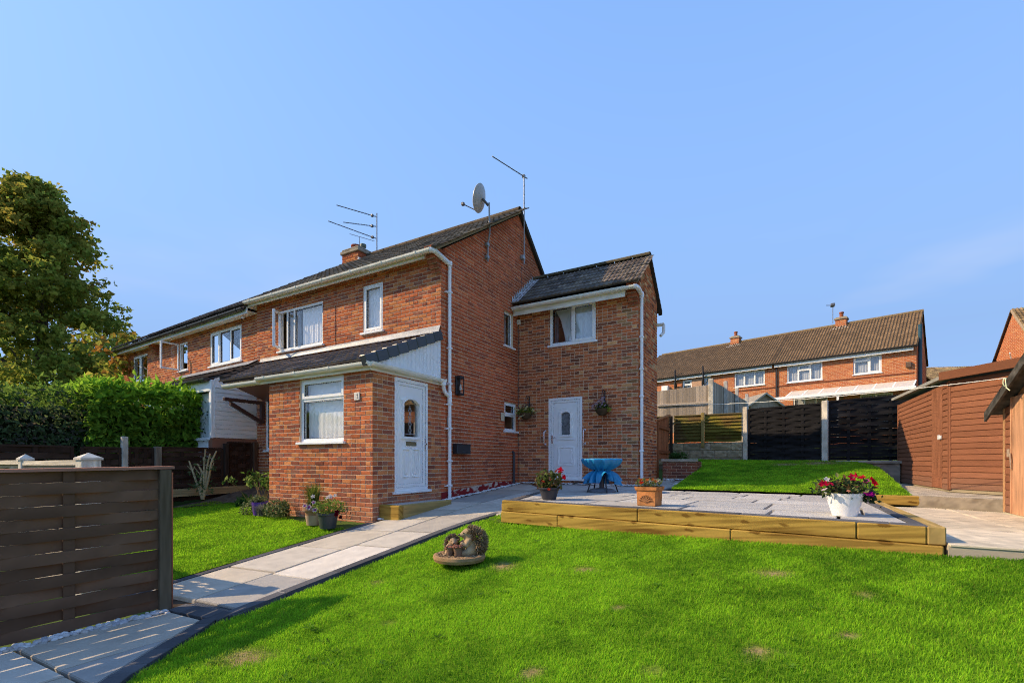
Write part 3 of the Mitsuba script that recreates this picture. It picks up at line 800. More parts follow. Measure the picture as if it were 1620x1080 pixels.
k = window(H1, F_gable, g_hi, [], None, set(), d=-.05, fr=.04)
emit(f'{k}__blind', blind_mesh(F_gable, 2.42, 2.8, 2.8, 3.58, -.2, .012, .07), 'mat_matte', (.34, .31, .31))
k = window(H1, F_gable, g_lo, [], {0: .56}, {(0, 1)}, d=-.03, fr=.045, sash=.035)
k = window(H1, F_ext, e_win, [.5], None, {(1, 0)}, d=-.015)
emit(f'{k}__curtain', blind_mesh(F_ext, 1.28, 2.03, 2.78, 3.66, -.13, .007, .1), 'mat_matte', (.56, .60, .62))
cv, cf = F_ext.slab(Polygon([(.99, 3.64), (1.28, 3.64), (1.28, 2.80), (1.26, 2.80), (1.20, 3.1), (1.12, 3.4)]), -.135, -.13)
emit(f'{k}__curtain', (cv, cf), 'mat_matte', (.52, .57, .60))
emit(f'{k}__curtain', blind_mesh(F_ext, .93, 1.05, 2.78, 3.66, -.2, .02, .05), 'mat_matte', (.10, .13, .17))


# ---- doors
def ring(F, s0, s1, z0, z1, wd, d0, d1, bv=.004):
    return [F.cbox(s0, s0 + wd, z0, z1, d0, d1, bv), F.cbox(s1 - wd, s1, z0, z1, d0, d1, bv), F.cbox(s0 + wd, s1 - wd, z0, z0 + wd, d0, d1, bv), F.cbox(s0 + wd, s1 - wd, z1 - wd, z1, d0, d1, bv)]


def arch(F, s0, s1, z0, z1, rise, wd, d0, d1, kind):
    """moulding round a glazed light whose head is arched or angled"""
    def outline(g):
        n = 9
        a, b = s0 - g, s1 + g
        if kind == 'arc': top = [(a + (b - a) * t, z1 + g + rise * (1 - (2 * t - 1) ** 2)) for t in np.linspace(0, 1, n)]
        else: top = [(a, z1 + g - rise * .0), (a + (b - a) * .30, z1 + g + rise), (a + (b - a) * .70, z1 + g + rise), (b, z1 + g)]
        return Polygon([(a, z0 - g), (b, z0 - g)] + top[::-1])
    return F.slab(outline(wd).difference(outline(0)), d0, d1), outline(0)


def door(parent, F, w, name, glass, rise, kind, panels, hinge, label):
    s0, z0, s1, z1 = w; k = numbered(f'{parent}__{name}'); tag(k, label)
    emit(f'{k}__frame', ring(F, s0, s1, z0 + .045, z1, .062, -.07, .0), 'mat_white')
    emit(f'{k}__threshold', F.cbox(s0 - .05, s1 + .05, z0, z0 + .042, -.06, .055, .006), 'mat_white')
    a, b, c, e = s0 + .066, s1 - .066, z0 + .11, z1 - .066
    mould, inner = arch(F, *glass, rise, .045, -.022, .014, kind)
    leaf = sbox(a, c, b, e).difference(inner)
    body = [F.slab(leaf, -.06, -.02)] + ring(F, a, b, c, e, .055, -.022, -.010) + [mould]
    for q in panels: body += ring(F, *q, .020, -.022, .004, .008) + [F.cbox(q[0] + .055, q[1] - .055, q[2] + .055, q[3] - .055, -.022, -.004, .008)]
    emit(f'{k}__leaf', body, 'mat_white')
    emit(f'{k}__seal', ring(F, a - .005, b + .005, c - .006, e + .005, .006, -.058, -.006, .001) + ring(F, a + .054, b - .054, c + .054, e - .054, .005, -.03, -.0165, .001), 'mat_satin', (.16, .16, .17))
    return k, inner


k, inner = door(H1, F_ps, p_door, 'porch_door', (.725, 1.13, .43, 1.02), .075, 'angle', [(.70, .895, -.29, .22), (.96, 1.155, -.29, .22)], 1, 'white panelled door with a leaded glass light')
emit(f'{k}__pane', F_ps.slab(inner.buffer(.004), -.048, -.044), 'mat_glass')
lead = []
for i in range(15):
    z = .46 + i * .035; lead.append(F_ps.box(.9275 - .03 * math.sin(i * .9) - .003, .9275 - .03 * math.sin(i * .9) + .003, z, z + .035, -.042, -.038)); lead.append(F_ps.box(.9275 + .03 * math.sin(i * .9) - .003, .9275 + .03 * math.sin(i * .9) + .003, z, z + .035, -.042, -.038))
lead += [F_ps.box(.74, 1.11, .475, .482, -.042, -.038), F_ps.box(.745, .751, .44, 1.03, -.042, -.038), F_ps.box(1.10, 1.106, .44, 1.03, -.042, -.038)]
emit(f'{k}__leading', lead, 'mat_satin', (.55, .55, .55))
emit(f'{k}__letter_plate', ring(F_ps, .80, 1.06, .27, .345, .018, -.02, .0) + [F_ps.cbox(.82, 1.04, .288, .327, -.02, -.006, .003)], 'mat_satin', (.19, .15, .08))
emit(f'{k}__lock_plate', [F_ps.cbox(1.285, 1.315, .20, .42, -.03, .006, .004), F_ps.cbox(1.28, 1.32, .30, .33, .006, .03, .004)], 'mat_chrome')
emit(f'{k}__hinge', [F_ps.cbox(.50, .55, z, z + .09, -.01, .014, .004) for z in (-.35, .45, 1.2)], 'mat_white')
k, inner = door(H1, F_ext, e_door, 'side_door', (1.185, 1.415, .62, 1.115), .05, 'arc', [(1.10, 1.51, -.11, .335), ], 1, 'white panelled side door with obscure glass')
emit(f'{k}__pane', F_ext.slab(inner.buffer(.004), -.045, -.040), 'mat_obscure')
m2, _ = arch(F_ext, 1.115, 1.485, .545, 1.19, .055, .02, -.022, -.008, 'arc')
emit(f'{k}__moulding', [m2, F_ext.cbox(1.08, 1.52, .50, .525, -.022, .0, .004)], 'mat_white')
emit(f'{k}__handle', [F_ext.cbox(.935, .965, .42, .62, -.02, .006, .004), tube([F_ext.pts(.95, .56, .0), F_ext.pts(.95, .56, .05), F_ext.pts(1.05, .56, .05)], .009)], 'mat_chrome')
for s in (.765, 1.78):
    emit(f'{H1}__grab_rail', [tube([F_ext.pts(s, .72, .01), F_ext.pts(s, .72, .06), F_ext.pts(s, .70, .075), F_ext.pts(s, .42, .075), F_ext.pts(s, .40, .06), F_ext.pts(s, .40, .01)], .016, 10), F_ext.cbox(s - .03, s + .03, .69, .75, .01, .02, .004), F_ext.cbox(s - .03, s + .03, .37, .43, .01, .02, .004)], 'mat_chrome', smooth=40)


# ---- roofs
def tiles(O, a, u, W, S, inside, w=.30, g=.29, col=((.062, .047, .038), (.085, .062, .048), (.05, .042, .037)), seed=0, roll=.026, nseg=12, clip=True, calm=1.):
    """interlocking double-roll tiles lying on a slope: list of (V, F, C)"""
    O, a, u = (np.asarray(x, float) for x in (O, a, u)); n = np.cross(a, u); n /= np.linalg.norm(n)
    if n[2] < 0: n = -n
    r = np.random.default_rng(seed); out = []; x = np.linspace(0, w - .004, nseg + 1)
    h = roll * np.maximum(0, np.cos(2 * np.pi * (x / w * 2 - .25))) ** .7
    for j in range(int(math.ceil(S / g))):
        for i in range(int(math.ceil(W / w))):
            s0, t0 = i * w, j * g
            if not inside(s0 + w / 2, t0 + g / 2): continue
            t1 = min(t0 + g + .02, S + .02); s1 = s0 + x
            jit = r.normal(0, .003); c = np.array(col[r.integers(len(col))]) * (1 + calm * r.uniform(-.25, .3))
            rows = [(t0, np.zeros_like(x)), (t0, h + .030 + jit), (t1, h * .9 + .010 + jit)]
            v = np.vstack([O + s1[:, None] * a + t * u + hh[:, None] * n for t, hh in rows]); m = nseg + 1; k = np.arange(nseg)
            f = np.vstack([np.vstack([np.stack([k + q * m, k + 1 + q * m, k + 1 + (q + 1) * m], 1), np.stack([k + q * m, k + 1 + (q + 1) * m, k + (q + 1) * m], 1)]) for q in (0, 1)])
            cc = np.tile(c, (len(v), 1)); cc[m:] *= r.normal(1, .06, (len(cc) - m, 1))
            lich = r.random(len(v)) < .05 * calm; cc[lich] = cc[lich] * .5 + np.array([.16, .14, .09]) * .5
            out.append((v, f, cc))
    return out


XR, XL = GX + .07, -11.7
roof = f'{H1}__roof'
fz = lambda y: 4.157 + .665 * (y - 7.21) + .05
rz = lambda y: 6.22 - .865 * (y - 10.31) + .05
emit(roof, [slope([(XR - .02, 6.93, fz(6.93)), (XR - .02, 10.31, fz(10.31)), (XL, 10.31, fz(10.31)), (XL, 6.93, fz(6.93))], 0),
            slope([(XR - .02, 10.31, rz(10.31)), (XR - .02, 12.75, rz(12.75)), (XL, 12.75, rz(12.75)), (XL, 10.31, rz(10.31))], 0)], 'mat_matte', (.07, .055, .045))
BROWN = ((.14, .108, .076), (.18, .138, .095), (.115, .092, .07), (.20, .16, .108))
TL = []
u = np.array([0, 1, .665]); L = np.linalg.norm(u) * (10.31 - 6.90)
TL += tiles((XL, 6.90, fz(6.90)), (1, 0, 0), u / np.linalg.norm(u), XR - XL, L, lambda s, t: True, w=.3, g=.29, col=BROWN, seed=4)
u2 = np.array([0, -1, .865]); L2 = np.linalg.norm(u2) * (12.78 - 10.31)
TL += tiles((XR, 12.78, rz(12.78)), (-1, 0, 0), u2 / np.linalg.norm(u2), XR - XL, L2, lambda s, t: True, col=BROWN, seed=5)
# ridge tiles
for i in range(13):
    x = XR - i * .46
    if x - .45 < XL - .3: break
    g = np.linspace(-.15 * math.pi, 1.15 * math.pi, 9); q = np.stack([np.cos(g) * .12, np.sin(g) * .10], 1)
    v = np.vstack([np.c_[np.full(9, xx), 10.31 + q[:, 0], 6.27 + q[:, 1]] for xx in (x, x - .45)]); k = np.arange(8)
    TL.append((v, np.vstack([np.stack([k, k + 1, k + 10], 1), np.stack([k, k + 10, k + 9], 1)]), np.tile(np.array((.13, .10, .07)) * rng.uniform(.8, 1.2), (18, 1))))
# verges: mortar undercloak under the tile ends
emit(f'{H1}__verge', [slope([(XR + .01, 6.95, fz(6.95) + .012), (XR + .01, 10.31, fz(10.31) + .012), (GX - .02, 10.31, fz(10.31) + .012), (GX - .02, 6.95, fz(6.95) + .012)], .075)], 'mat_rough', (.38, .31, .20), vary=.35, label='pale mortar verge along the front slope of the gable')
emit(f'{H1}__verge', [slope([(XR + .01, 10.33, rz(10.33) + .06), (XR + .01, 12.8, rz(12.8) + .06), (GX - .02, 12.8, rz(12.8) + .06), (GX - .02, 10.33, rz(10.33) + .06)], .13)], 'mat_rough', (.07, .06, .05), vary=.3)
# porch lean-to
pr_ = f'{H1}__porch_roof'
LXR = GX + .05
hip = lambda y: -9.75 - (y - 5.3) * (11.55 - 9.75) / (7.21 - 5.3)
emit(pr_, [slope([(LXR, 5.30, lean(5.30)), (LXR, 7.20, lean(7.20)), (hip(7.2), 7.20, lean(7.20)), (hip(5.3), 5.30, lean(5.30))], .045)], 'mat_matte', (.06, .045, .04))
u3 = np.array([0, 1, .447]); L3 = np.linalg.norm(u3) * 1.93; u3 = u3 / np.linalg.norm(u3)
hs = lambda t: LXR - hip(5.28 + t * u3[1])
PT = tiles((LXR, 5.28, lean(5.28) + .004), (-1, 0, 0), u3, 5.95, L3, lambda s, t: s < hs(t) - .02, w=.30, g=.31, seed=7, col=((.145, .112, .094), (.18, .138, .112), (.118, .096, .084)))
pieces(pr_, 'tile', PT, 90, 'tiling', 'mat_rough')
cap = []
for i in range(8):
    t0 = i * .262; a_, b_ = np.array([LXR, 5.24, lean(5.24)]) + u3 * t0, np.array([LXR, 5.24, lean(5.24)]) + u3 * (t0 + .262)
    lift = .02
    v, f = cbox(-.09, .035, 0, .262, -.10, .075, .012)
    nn = np.cross((1, 0, 0), u3); V = a_ + v[:, :1] * np.array([1., 0, 0]) + v[:, 1:2] * u3 + (v[:, 2:] + lift * (1 - v[:, 1:2] / .262)) * nn
    emit(f'{pr_}__verge_cap', (V, f), 'mat_satin', np.array((.055, .062, .070)) * rng.uniform(.85, 1.25))
hipm = []
for i in range(6):
    t0, t1 = i / 6, (i + 1) / 6; y0, y1 = 5.3 + 1.9 * t0, 5.3 + 1.9 * t1
    hipm.append(tube([(hip(y0), y0, lean(y0) + .05), (hip(y1), y1, lean(y1) + .03)], [.07, .055], 7))
emit(f'{pr_}__hip_tiles', hipm, 'mat_rough', (.07, .055, .045))
n3 = np.cross((1, 0, 0), u3)
emit(f'{pr_}__flashing', [slope([(GX - .01, 7.20, lean(7.20) + .19), (hip(7.2), 7.20, lean(7.2) + .15), (hip(7.1) - .0, 7.12, lean(7.12) + .085), (GX + .02, 7.12, lean(7.12) + .085)], .012)], 'mat_lead', (.33, .335, .34), label='grey lead flashing where the porch roof meets the wall')
# white triangle above the porch door
bd = []
n = 17
for i in range(n):
    s0 = .0 + i * (1.73 / n); s1 = s0 + 1.73 / n - .006
    bd.append(F_ps.slab(Polygon([(s0, 1.60), (s1, 1.60), (s1, lean(PY + s1) - .055), (s0, lean(PY + s0) - .055)]), .002, .018))
for b in bd[2:]: emit(f'{H1}__cladding__board', b, 'mat_white')
emit(f'{H1}__cladding__backing', F_ps.slab(Polygon([(.14, 1.55), (1.75, 1.55), (1.75, lean(7.19) - .05), (.14, lean(5.59) - .05)]), -.02, .001), 'mat_white')
emit(f'{H1}__cladding__edge_trim', slope([(GX + .035, 5.6, lean(5.6) - .045), (GX + .035, 7.2, lean(7.2) - .045), (GX - .02, 7.2, lean(7.2) - .045), (GX - .02, 5.6, lean(5.6) - .045)], .06), 'mat_white')

GUT = [(math.cos(a) * .056, math.sin(a) * .056) for a in np.linspace(math.pi, 2 * math.pi, 10)] + [(.058, .012), (.048, .012)] + [(math.cos(a) * .049, math.sin(a) * .049) for a in np.linspace(2 * math.pi, math.pi, 8)] + [(-.048, .012), (-.058, .012)]


def gutter(key, p0, p1, out, m='mat_cream', step=.9, label=None):
    ms = [sweep(GUT, p0, p1, out=out)]; p0, p1 = np.asarray(p0, float), np.asarray(p1, float); L = np.linalg.norm(p1 - p0); l = (p1 - p0) / L
    big = [(x * 1.16, y * 1.16 if y < 0 else y + .004) for x, y in GUT]
    for s in np.arange(.25, L, step):
        ms.append(sweep(big, p0 + l * s, p0 + l * (s + .035), out=out))
    for q in (p0, p1): ms.append(sweep([(math.cos(a) * .056, math.sin(a) * .056 + .01) for a in np.linspace(math.pi, 2 * math.pi, 10)], q - l * .003, q + l * .003, out=out))
    return emit(key, ms, m, (.03, .03, .034) if m == 'mat_satin' else None, label=label)


def fascia(key, box_, m='mat_white'): return emit(key, cbox(*box_, .004), m)


# main eaves
emit(f'{H1}__fascia', [cbox(-11.7, -5.95, 6.985, 7.01, 3.90, 4.10, .004), box(-11.7, -5.95, 7.01, 7.208, 3.995, 4.005)], 'mat_cream')
gutter(f'{H1}__gutter', (-11.75, 6.915, 4.0), (-5.72, 6.915, 4.0), (0, -1, 0))
emit(f'{H1}__downpipe', [tube([(-5.74, 6.915, 3.985), (-5.70, 6.92, 3.98), (-5.665, 6.97, 3.965), (-5.655, 7.25, 3.90), (-5.655, 7.33, 3.885)], .052, 12), tube([(-5.655, 7.40, 3.92), (-5.655, 7.40, 3.84)], [.052, .052], 12),
                         tube([(-5.655, 7.40, 3.88), (-5.655, 7.40, -.80)], .034, 14)] + [cbox(-5.70, -5.612, 7.358, 7.442, z, z + .035, .004) for z in (3.3, 2.2, 1.1, 1.5, .62, -.02, -.5)] + [box(-5.712, -5.66, 7.30, 7.36, z, z + .02) for z in (3.3, 1.1, .62, -.5)], 'mat_white', smooth=40, label='white downpipe at the corner of the gable wall')
emit(f'{H1}__soffit_end', box(-11.73, -11.70, 6.98, 7.22, 3.88, 4.12), 'mat_white')
# porch eaves
emit(f'{H1}__fascia', [cbox(-9.75, GX + .03, 5.375, 5.40, 1.46, 1.585, .004), cbox(GX + .004, GX + .03, 5.40, 7.22, 1.46, 1.585, .004), box(-8.5, GX, 5.40, 5.45, 1.49, 1.5)], 'mat_cream')
gutter(f'{H1}__gutter', (-8.62, 5.315, 1.562), (GX + .09, 5.315, 1.562), (0, -1, 0))
gutter(f'{H1}__gutter', (GX + .09, 5.315, 1.562), (GX + .09, 7.22, 1.552), (1, 0, 0), step=.8)
gutter(f'{H1}__gutter', (-9.8, 5.345, 1.52), (-8.63, 5.345, 1.52), (0, -1, 0))
emit(f'{H1}__gutter_outlet', [tube([(GX + .09, 7.17, 1.56), (GX + .09, 7.17, 1.45)], .055, 12), tube([(GX + .09, 7.17, 1.47), (GX + .09, 7.19, 1.38), (GX + .08, 7.26, 1.31), (-5.655, 7.40, 1.26)], .036, 12), tube([(-5.655, 7.40, 1.37), (-5.655, 7.40, 1.15)], .046, 12)], 'mat_white', smooth=40)
# canopy left of the porch: brown soffit, post and brace
emit(f'{H1}__canopy_soffit', slope([(-8.5, 5.42, 1.52), (-8.5, 7.2, 1.52), (-11.3, 7.2, 1.52), (-9.6, 5.42, 1.52)], .02), 'mat_satin', (.13, .06, .05))
emit(f'{H1}__canopy_bracket', [cbox(-11.42, -11.34, 7.10, 7.195, .95, 1.5, .006), cbox(-11.42, -11.34, 6.2, 7.1, 1.42, 1.5, .006), slope([(-11.42, 6.35, 1.42), (-11.34, 6.35, 1.42), (-11.34, 7.12, 1.02), (-11.42, 7.12, 1.02)], .09)], 'mat_satin', (.075, .035, .03))
# extension roof
EXR, EXL = EX + .06, GX + .02
er = f'{H1}__extension_roof'
emit(er, [slope([(EXR, 9.98, eridge(9.98) + .03), (EXR, 11.15, 4.80), (EXL, 11.15, 4.80), (EXL, 9.98, eridge(9.98) + .03)], .03), slope([(EXR, 11.15, 4.80), (EXR, 12.3, 4.80 - .86 * 1.15), (EXL, 12.3, 4.80 - .86 * 1.15), (EXL, 11.15, 4.80)], .03)], 'mat_matte', (.07, .055, .045))
u4 = np.array([0, 1, .80]); L4 = np.linalg.norm(u4) * (11.15 - 9.96); u4 = u4 / np.linalg.norm(u4)
ET = tiles((EXL, 9.96, eridge(9.96) + .035), (1, 0, 0), u4, EXR - EXL, L4, lambda s, t: True, w=.21, g=.22, seed=9, roll=.022, col=((.165, .13, .106), (.20, .16, .124), (.135, .114, .098)))
pieces(er, 'tile', ET, 90, 'tiling', 'mat_rough')
for i in range(7):
    x = EXR - i * .45
    g = np.linspace(-.1 * math.pi, 1.1 * math.pi, 9); v = np.vstack([np.c_[np.full(9, xx), 11.15 + np.cos(g) * .10, 4.83 + np.sin(g) * .07] for xx in (x, max(x - .44, EXL))]); kk = np.arange(8)
    emit(f'{er}__ridge_tile', (v, np.vstack([np.stack([kk, kk + 1, kk + 10], 1), np.stack([kk, kk + 10, kk + 9], 1)])), 'mat_rough', np.array((.13, .11, .07)) * rng.uniform(.8, 1.2))
emit(f'{er}__verge', slope([(EXR + .012, 10.0, eridge(10.0) + .045), (EXR + .012, 11.15, 4.83), (EX - .02, 11.15, 4.83), (EX - .02, 10.0, eridge(10.0) + .045)], .07), 'mat_rough', (.30, .25, .17), vary=.3)
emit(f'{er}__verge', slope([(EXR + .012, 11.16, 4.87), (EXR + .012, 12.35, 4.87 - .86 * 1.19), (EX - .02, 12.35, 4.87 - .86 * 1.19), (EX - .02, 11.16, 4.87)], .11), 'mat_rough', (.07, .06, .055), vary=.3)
emit(f'{H1}__fascia', [cbox(GX + .015, -2.92, 10.02, 10.045, 3.56, 3.80, .004), box(GX + .015, -2.92, 10.045, 10.27, 3.69, 3.705)], 'mat_cream')
gutter(f'{H1}__gutter', (GX + .03, 9.955, 3.73), (EX + .0, 9.955, 3.73), (0, -1, 0), step=.75)
emit(f'{H1}__downpipe', [tube([(EX - .02, 9.955, 3.72), (EX + .03, 9.97, 3.715), (EX + .06, 10.05, 3.70), (EX + .062, 10.25, 3.655)], .05, 12), tube([(EX + .062, 10.33, 3.69), (EX + .062, 10.33, 3.58)], .05, 12), tube([(EX + .062, 10.33, 3.62), (EX + .062, 10.33, -.54)], .034, 14)] + [cbox(EX + .02, EX + .106, 10.29, 10.372, z, z + .035, .004) for z in (2.7, 1.4, .2, 2.0)], 'mat_white', smooth=40, label='white downpipe at the corner of the extension')
emit(f'{H1}__gutter_end', [sweep(GUT, (EX - .1, 12.38, 3.52), (EX + .12, 12.38, 3.52), out=(0, 1, 0)), tube([(EX + .1, 12.38, 3.5), (EX + .1, 12.38, 3.3), (EX + .04, 12.3, 3.2)], .04)], 'mat_white')
# stepped lead on the gable above the extension roof
stp = [(10.0 - FY, eridge(10.0) + .02)]
yy = 10.0
pts = [(9.97 - FY, eridge(9.97) + .03)]
for i in range(13):
    y = 9.97 + i * .0885; pts += [(y - FY, eridge(y) + .13 + .075), (y + .0885 - FY, eridge(y) + .13 + .02)]
pts.append((11.13 - FY, eridge(11.12) + .03))
emit(f'{er}__flashing', [F_gable.slab(Polygon(pts).buffer(0), .012, .02), slope([(GX + .02, 9.93, eridge(9.93) + .085), (GX + .02, 11.1, eridge(11.1) + .085), (GX + .20, 11.1, eridge(11.1) + .085), (GX + .20, 9.93, eridge(9.93) + .085)], .012)], 'mat_lead', (.46, .47, .48), label='stepped grey lead flashing up the gable wall')
emit(f'{H1}__roof_tiling', cat([(a, b) for a, b, _ in TL]), 'mat_rough', np.vstack([c for _, _, c in TL]), kind='stuff')

# ---- chimney and aerials of the house
ch = f'{H1}__chimney'
cx0, cx1, cy0, cy1 = -11.68, -10.98, 9.9, 10.52
emit(ch, [box(cx0 + .005, cx1 - .005, cy0 + .005, cy1 - .005, 5.6, 6.31)], 'mat_mortar')
CB = bricks(Fr((cx1, cy0), (-1, 0), (0, -1)), sbox(0, 5.7, .70, 6.3), 5.7, 'front', 61, 2, 1) + bricks(Fr((cx1, cy0), (0, 1), (1, 0)), sbox(0, 5.7, .62, 6.3), 5.7, 'gable', 62, 2, 1)
emit(f'{ch}__brickwork', cat([(a, b) for a, b, _ in CB]), 'mat_brick', np.vstack([c for _, _, c in CB]), kind='stuff')
emit(f'{ch}__crown', [cbox(cx0 - .05, cx1 + .05, cy0 - .05, cy1 + .05, 6.30, 6.40, .015), cbox(cx0 - .02, cx1 + .02, cy0 - .02, cy1 + .02, 6.395, 6.47, .03)], 'mat_concrete', (.34, .29, .22))
emit(f'{ch}__pot', lathe([(.13, 6.44), (.125, 6.60), (.15, 6.62), (.15, 6.66), (.12, 6.66), (.10, 6.5)], 16, (cx0 + .27, cy0 + .3, 0)), 'mat_rough', (.33, .10, .06), smooth=40)
emit(f'{ch}__cowl', lathe([(.07, 6.44), (.07, 6.56), (.095, 6.58), (.095, 6.66), (.02, 6.69)], 14, (cx1 - .18, cy0 + .35, 0)), 'mat_satin', (.10, .13, .10), smooth=40)
emit(f'{ch}__flashing', [cbox(cx0 - .03, cx1 + .03, cy0 - .04, cy0 - .013, 5.80, 5.98, .004), box(cx1 + .013, cx1 + .03, cy0 - .03, cy1, 5.82, 6.10)], 'mat_white')


def yagi(p0, p1, n, el, seed=0):
    """boom with short rods"""
    p0, p1 = np.asarray(p0, float), np.asarray(p1, float); l = (p1 - p0) / np.linalg.norm(p1 - p0)
    ax = np.array([-l[1], l[0], 0]); ax /= np.linalg.norm(ax); ms = [tube([p0, p1], .012, 6)]
    for i in range(n):
        q = p0 + (p1 - p0) * (i + .4) / n; e = el * (1 - .4 * i / n); ms.append(tube([q - ax * e, q + ax * e], .0045, 5))
    ms.append(cbox(*np.ravel([[p0[k] + l[k] * .12 - .035, p0[k] + l[k] * .12 + .035] for k in range(3)]), .006))
    return ms


mx, my = -10.78, 10.45
ae = f'{H1}__aerial'
numbered(ae); tag(ae, 'triple-armed television aerial on the chimney')
emit(f'{ae}__mast', [tube([(mx, my, 5.9), (mx, my, 7.62)], .016, 8), cbox(mx - .05, mx + .02, my - .04, my + .04, 6.02, 6.06, .004)], 'mat_satin', (.22, .23, .25))
for z, tip in ((7.50, (-11.30, 9.37)), (7.20, (-11.45, 9.74)), (6.83, (-11.18, 8.98))):
    emit(f'{ae}__arm', yagi(np.array([mx + .0, my - .03, z]), np.array([tip[0], tip[1], z]), 12, .05), 'mat_satin', (.10, .11, .14))
emit(f'{ae}__support', [tube([(cx0 + .42, cy0 + .3, 6.45), (cx0 + .42, cy0 + .3, 6.9)], .010, 6), tube([(cx0 + .1, cy0 + .2, 7.03), (cx0 + .9, cy0 + .45, 6.72)], .008, 6)], 'mat_satin', (.15, .16, .18))
d2 = f'{H1}__satellite_dish'; numbered(d2); tag(d2, 'grey satellite dish on a pole at the gable verge')
emit(f'{d2}__pole', [tube([(-5.66, 8.80, 4.45), (-5.66, 8.80, 4.85), (-5.60, 8.78, 5.05), (-5.60, 8.76, 5.72)], .018, 8)] + [cbox(-5.71, -5.63, 8.74, 8.83, z, z + .07, .006) for z in (4.5, 4.78)], 'mat_satin', (.30, .31, .32))
dn = np.array([-.95, -.15, .28]); dn /= np.linalg.norm(dn)
da = np.cross(dn, (0, 0, 1)); da /= np.linalg.norm(da); db = np.cross(da, dn)
g = np.arange(28) * 2 * np.pi / 28; vs = []
for rr_, dd in ((0, -.07), (.1, -.06), (.2, -.03), (.275, 0.0), (.28, -.012), (.2, -.045), (.1, -.075), (0, -.085)):
    vs.append(np.array([-5.78, 8.62, 5.80]) + np.cos(g)[:, None] * rr_ * da + np.sin(g)[:, None] * rr_ * 1.06 * db + dd * dn)
vd = np.vstack(vs); fd = []
for i in range(7):
    for j in range(28): k2 = (j + 1) % 28; fd += [[i * 28 + j, i * 28 + k2, (i + 1) * 28 + k2], [i * 28 + j, (i + 1) * 28 + k2, (i + 1) * 28 + j]]
emit(f'{d2}__reflector', (vd, np.array(fd)), 'mat_satin', (.42, .40, .38), smooth=40)
cdish = np.array([-5.78, 8.62, 5.80])
lnb = cdish + dn * .36 - db * .16
emit(f'{d2}__arm', [tube([cdish - db * .27 - dn * .02, lnb], .012, 6), tube([cdish - dn * .09, (-5.62, 8.76, 5.66)], .028, 8), cbox(*np.ravel([[lnb[k] - .035, lnb[k] + .035] for k in range(3)]), .01)], 'mat_satin', (.10, .10, .11))
a2 = f'{H1}__aerial'; a2 = numbered(a2); tag(a2, 'single long television aerial above the gable apex')
emit(f'{a2}__mast', [tube([(-5.64, 10.47, 4.98), (-5.64, 10.47, 7.22)], .017, 8), cbox(-5.71, -5.62, 10.38, 10.5, 5.1, 5.2, .01)] + [tube([(-5.64, 10.47, z), (-5.64, 10.47, z + .03)], .021, 8) for z in np.arange(5.2, 7.1, .22)], 'mat_satin', (.33, .34, .35))
emit(f'{a2}__arm', yagi((-5.62, 10.60, 7.22), (-6.02, 9.55, 7.33), 14, .03), 'mat_satin', (.14, .15, .17))

# ---- small fittings
lp = f'{H1}__wall_lamp'; numbered(lp); tag(lp, 'black lantern beside the downpipe')
emit(f'{lp}__body', [F_gable.cbox(.44, .58, 1.33, 1.72, .012, .045, .006), F_gable.cbox(.44, .58, 1.66, 1.72, .045, .14, .006), F_gable.cbox(.44, .58, 1.33, 1.37, .045, .14, .006), F_gable.cbox(.44, .455, 1.37, 1.66, .12, .14, .003), F_gable.cbox(.565, .58, 1.37, 1.66, .12, .14, .003)], 'mat_satin', (.02, .02, .022))
emit(f'{lp}__bulb', lathe([(.0, 1.42), (.022, 1.43), (.028, 1.47), (.02, 1.52), (.012, 1.55)], 10, (GX + .09, FY + .51, 0)), 'mat_satin', (.8, .78, .7), smooth=True)
emit(f'{H1}__letter_box', [F_gable.cbox(.36, .83, .145, .335, .012, .13, .010), F_gable.cbox(.355, .835, .325, .347, .012, .14, .006)], 'mat_satin', (.022, .024, .028), label='black letter box on the gable wall')
emit(f'{H1}__number_plaque', F_pf.cbox(.27, .40, 1.00, 1.13, .011, .028, .006), 'mat_matte', (.70, .65, .58), label='square house number plaque reading 1')
tm = meshkit.text_mesh('1', .07, .003); tv, tf = arr(tm)
emit(f'{H1}__number_plaque__digit', F_pf.m((np.c_[.345 - tv[:, 0], .0285 + tv[:, 2], 1.03 + tv[:, 1]], tf)), 'mat_matte', (.25, .22, .2))
emit(f'{H1}__doorbell', [F_gable.cbox(.17, .23, .70, .86, .012, .03, .005)], 'mat_satin', (.25, .25, .27))
emit(f'{H1}__vent', [F_gable.cbox(2.22, 2.36, .94, 1.14, .012, .04, .01)], 'mat_matte', (.60, .52, .36), label='small cream vent beside the low window')
emit(f'{H1}__waste_pipe', [tube([(GX + .05, 10.0, -.62), (GX + .05, 10.0, .20)], .03, 10), tube([(GX + .05, 10.0, .2), (GX - .02, 10.0, .24)], .03, 10)], 'mat_satin', (.05, .05, .055))
emit(f'{H1}__junction_box', F_ext.cbox(.01, .10, 3.40, 3.52, .012, .07, .006), 'mat_cream')
emit(f'{H1}__cable', [tube([F_ext.pts(.03, 3.4, .018), F_ext.pts(.03, -.5, .018)], .006, 5), tube([F_front.pts(3.0, 3.5, .016), F_front.pts(3.0, 2.6, .016)], .006, 5), tube([F_gable.pts(3.24, 4.95, .018), F_gable.pts(3.20, 3.5, .018)], .005, 5)], 'mat_satin', (.09, .07, .06))
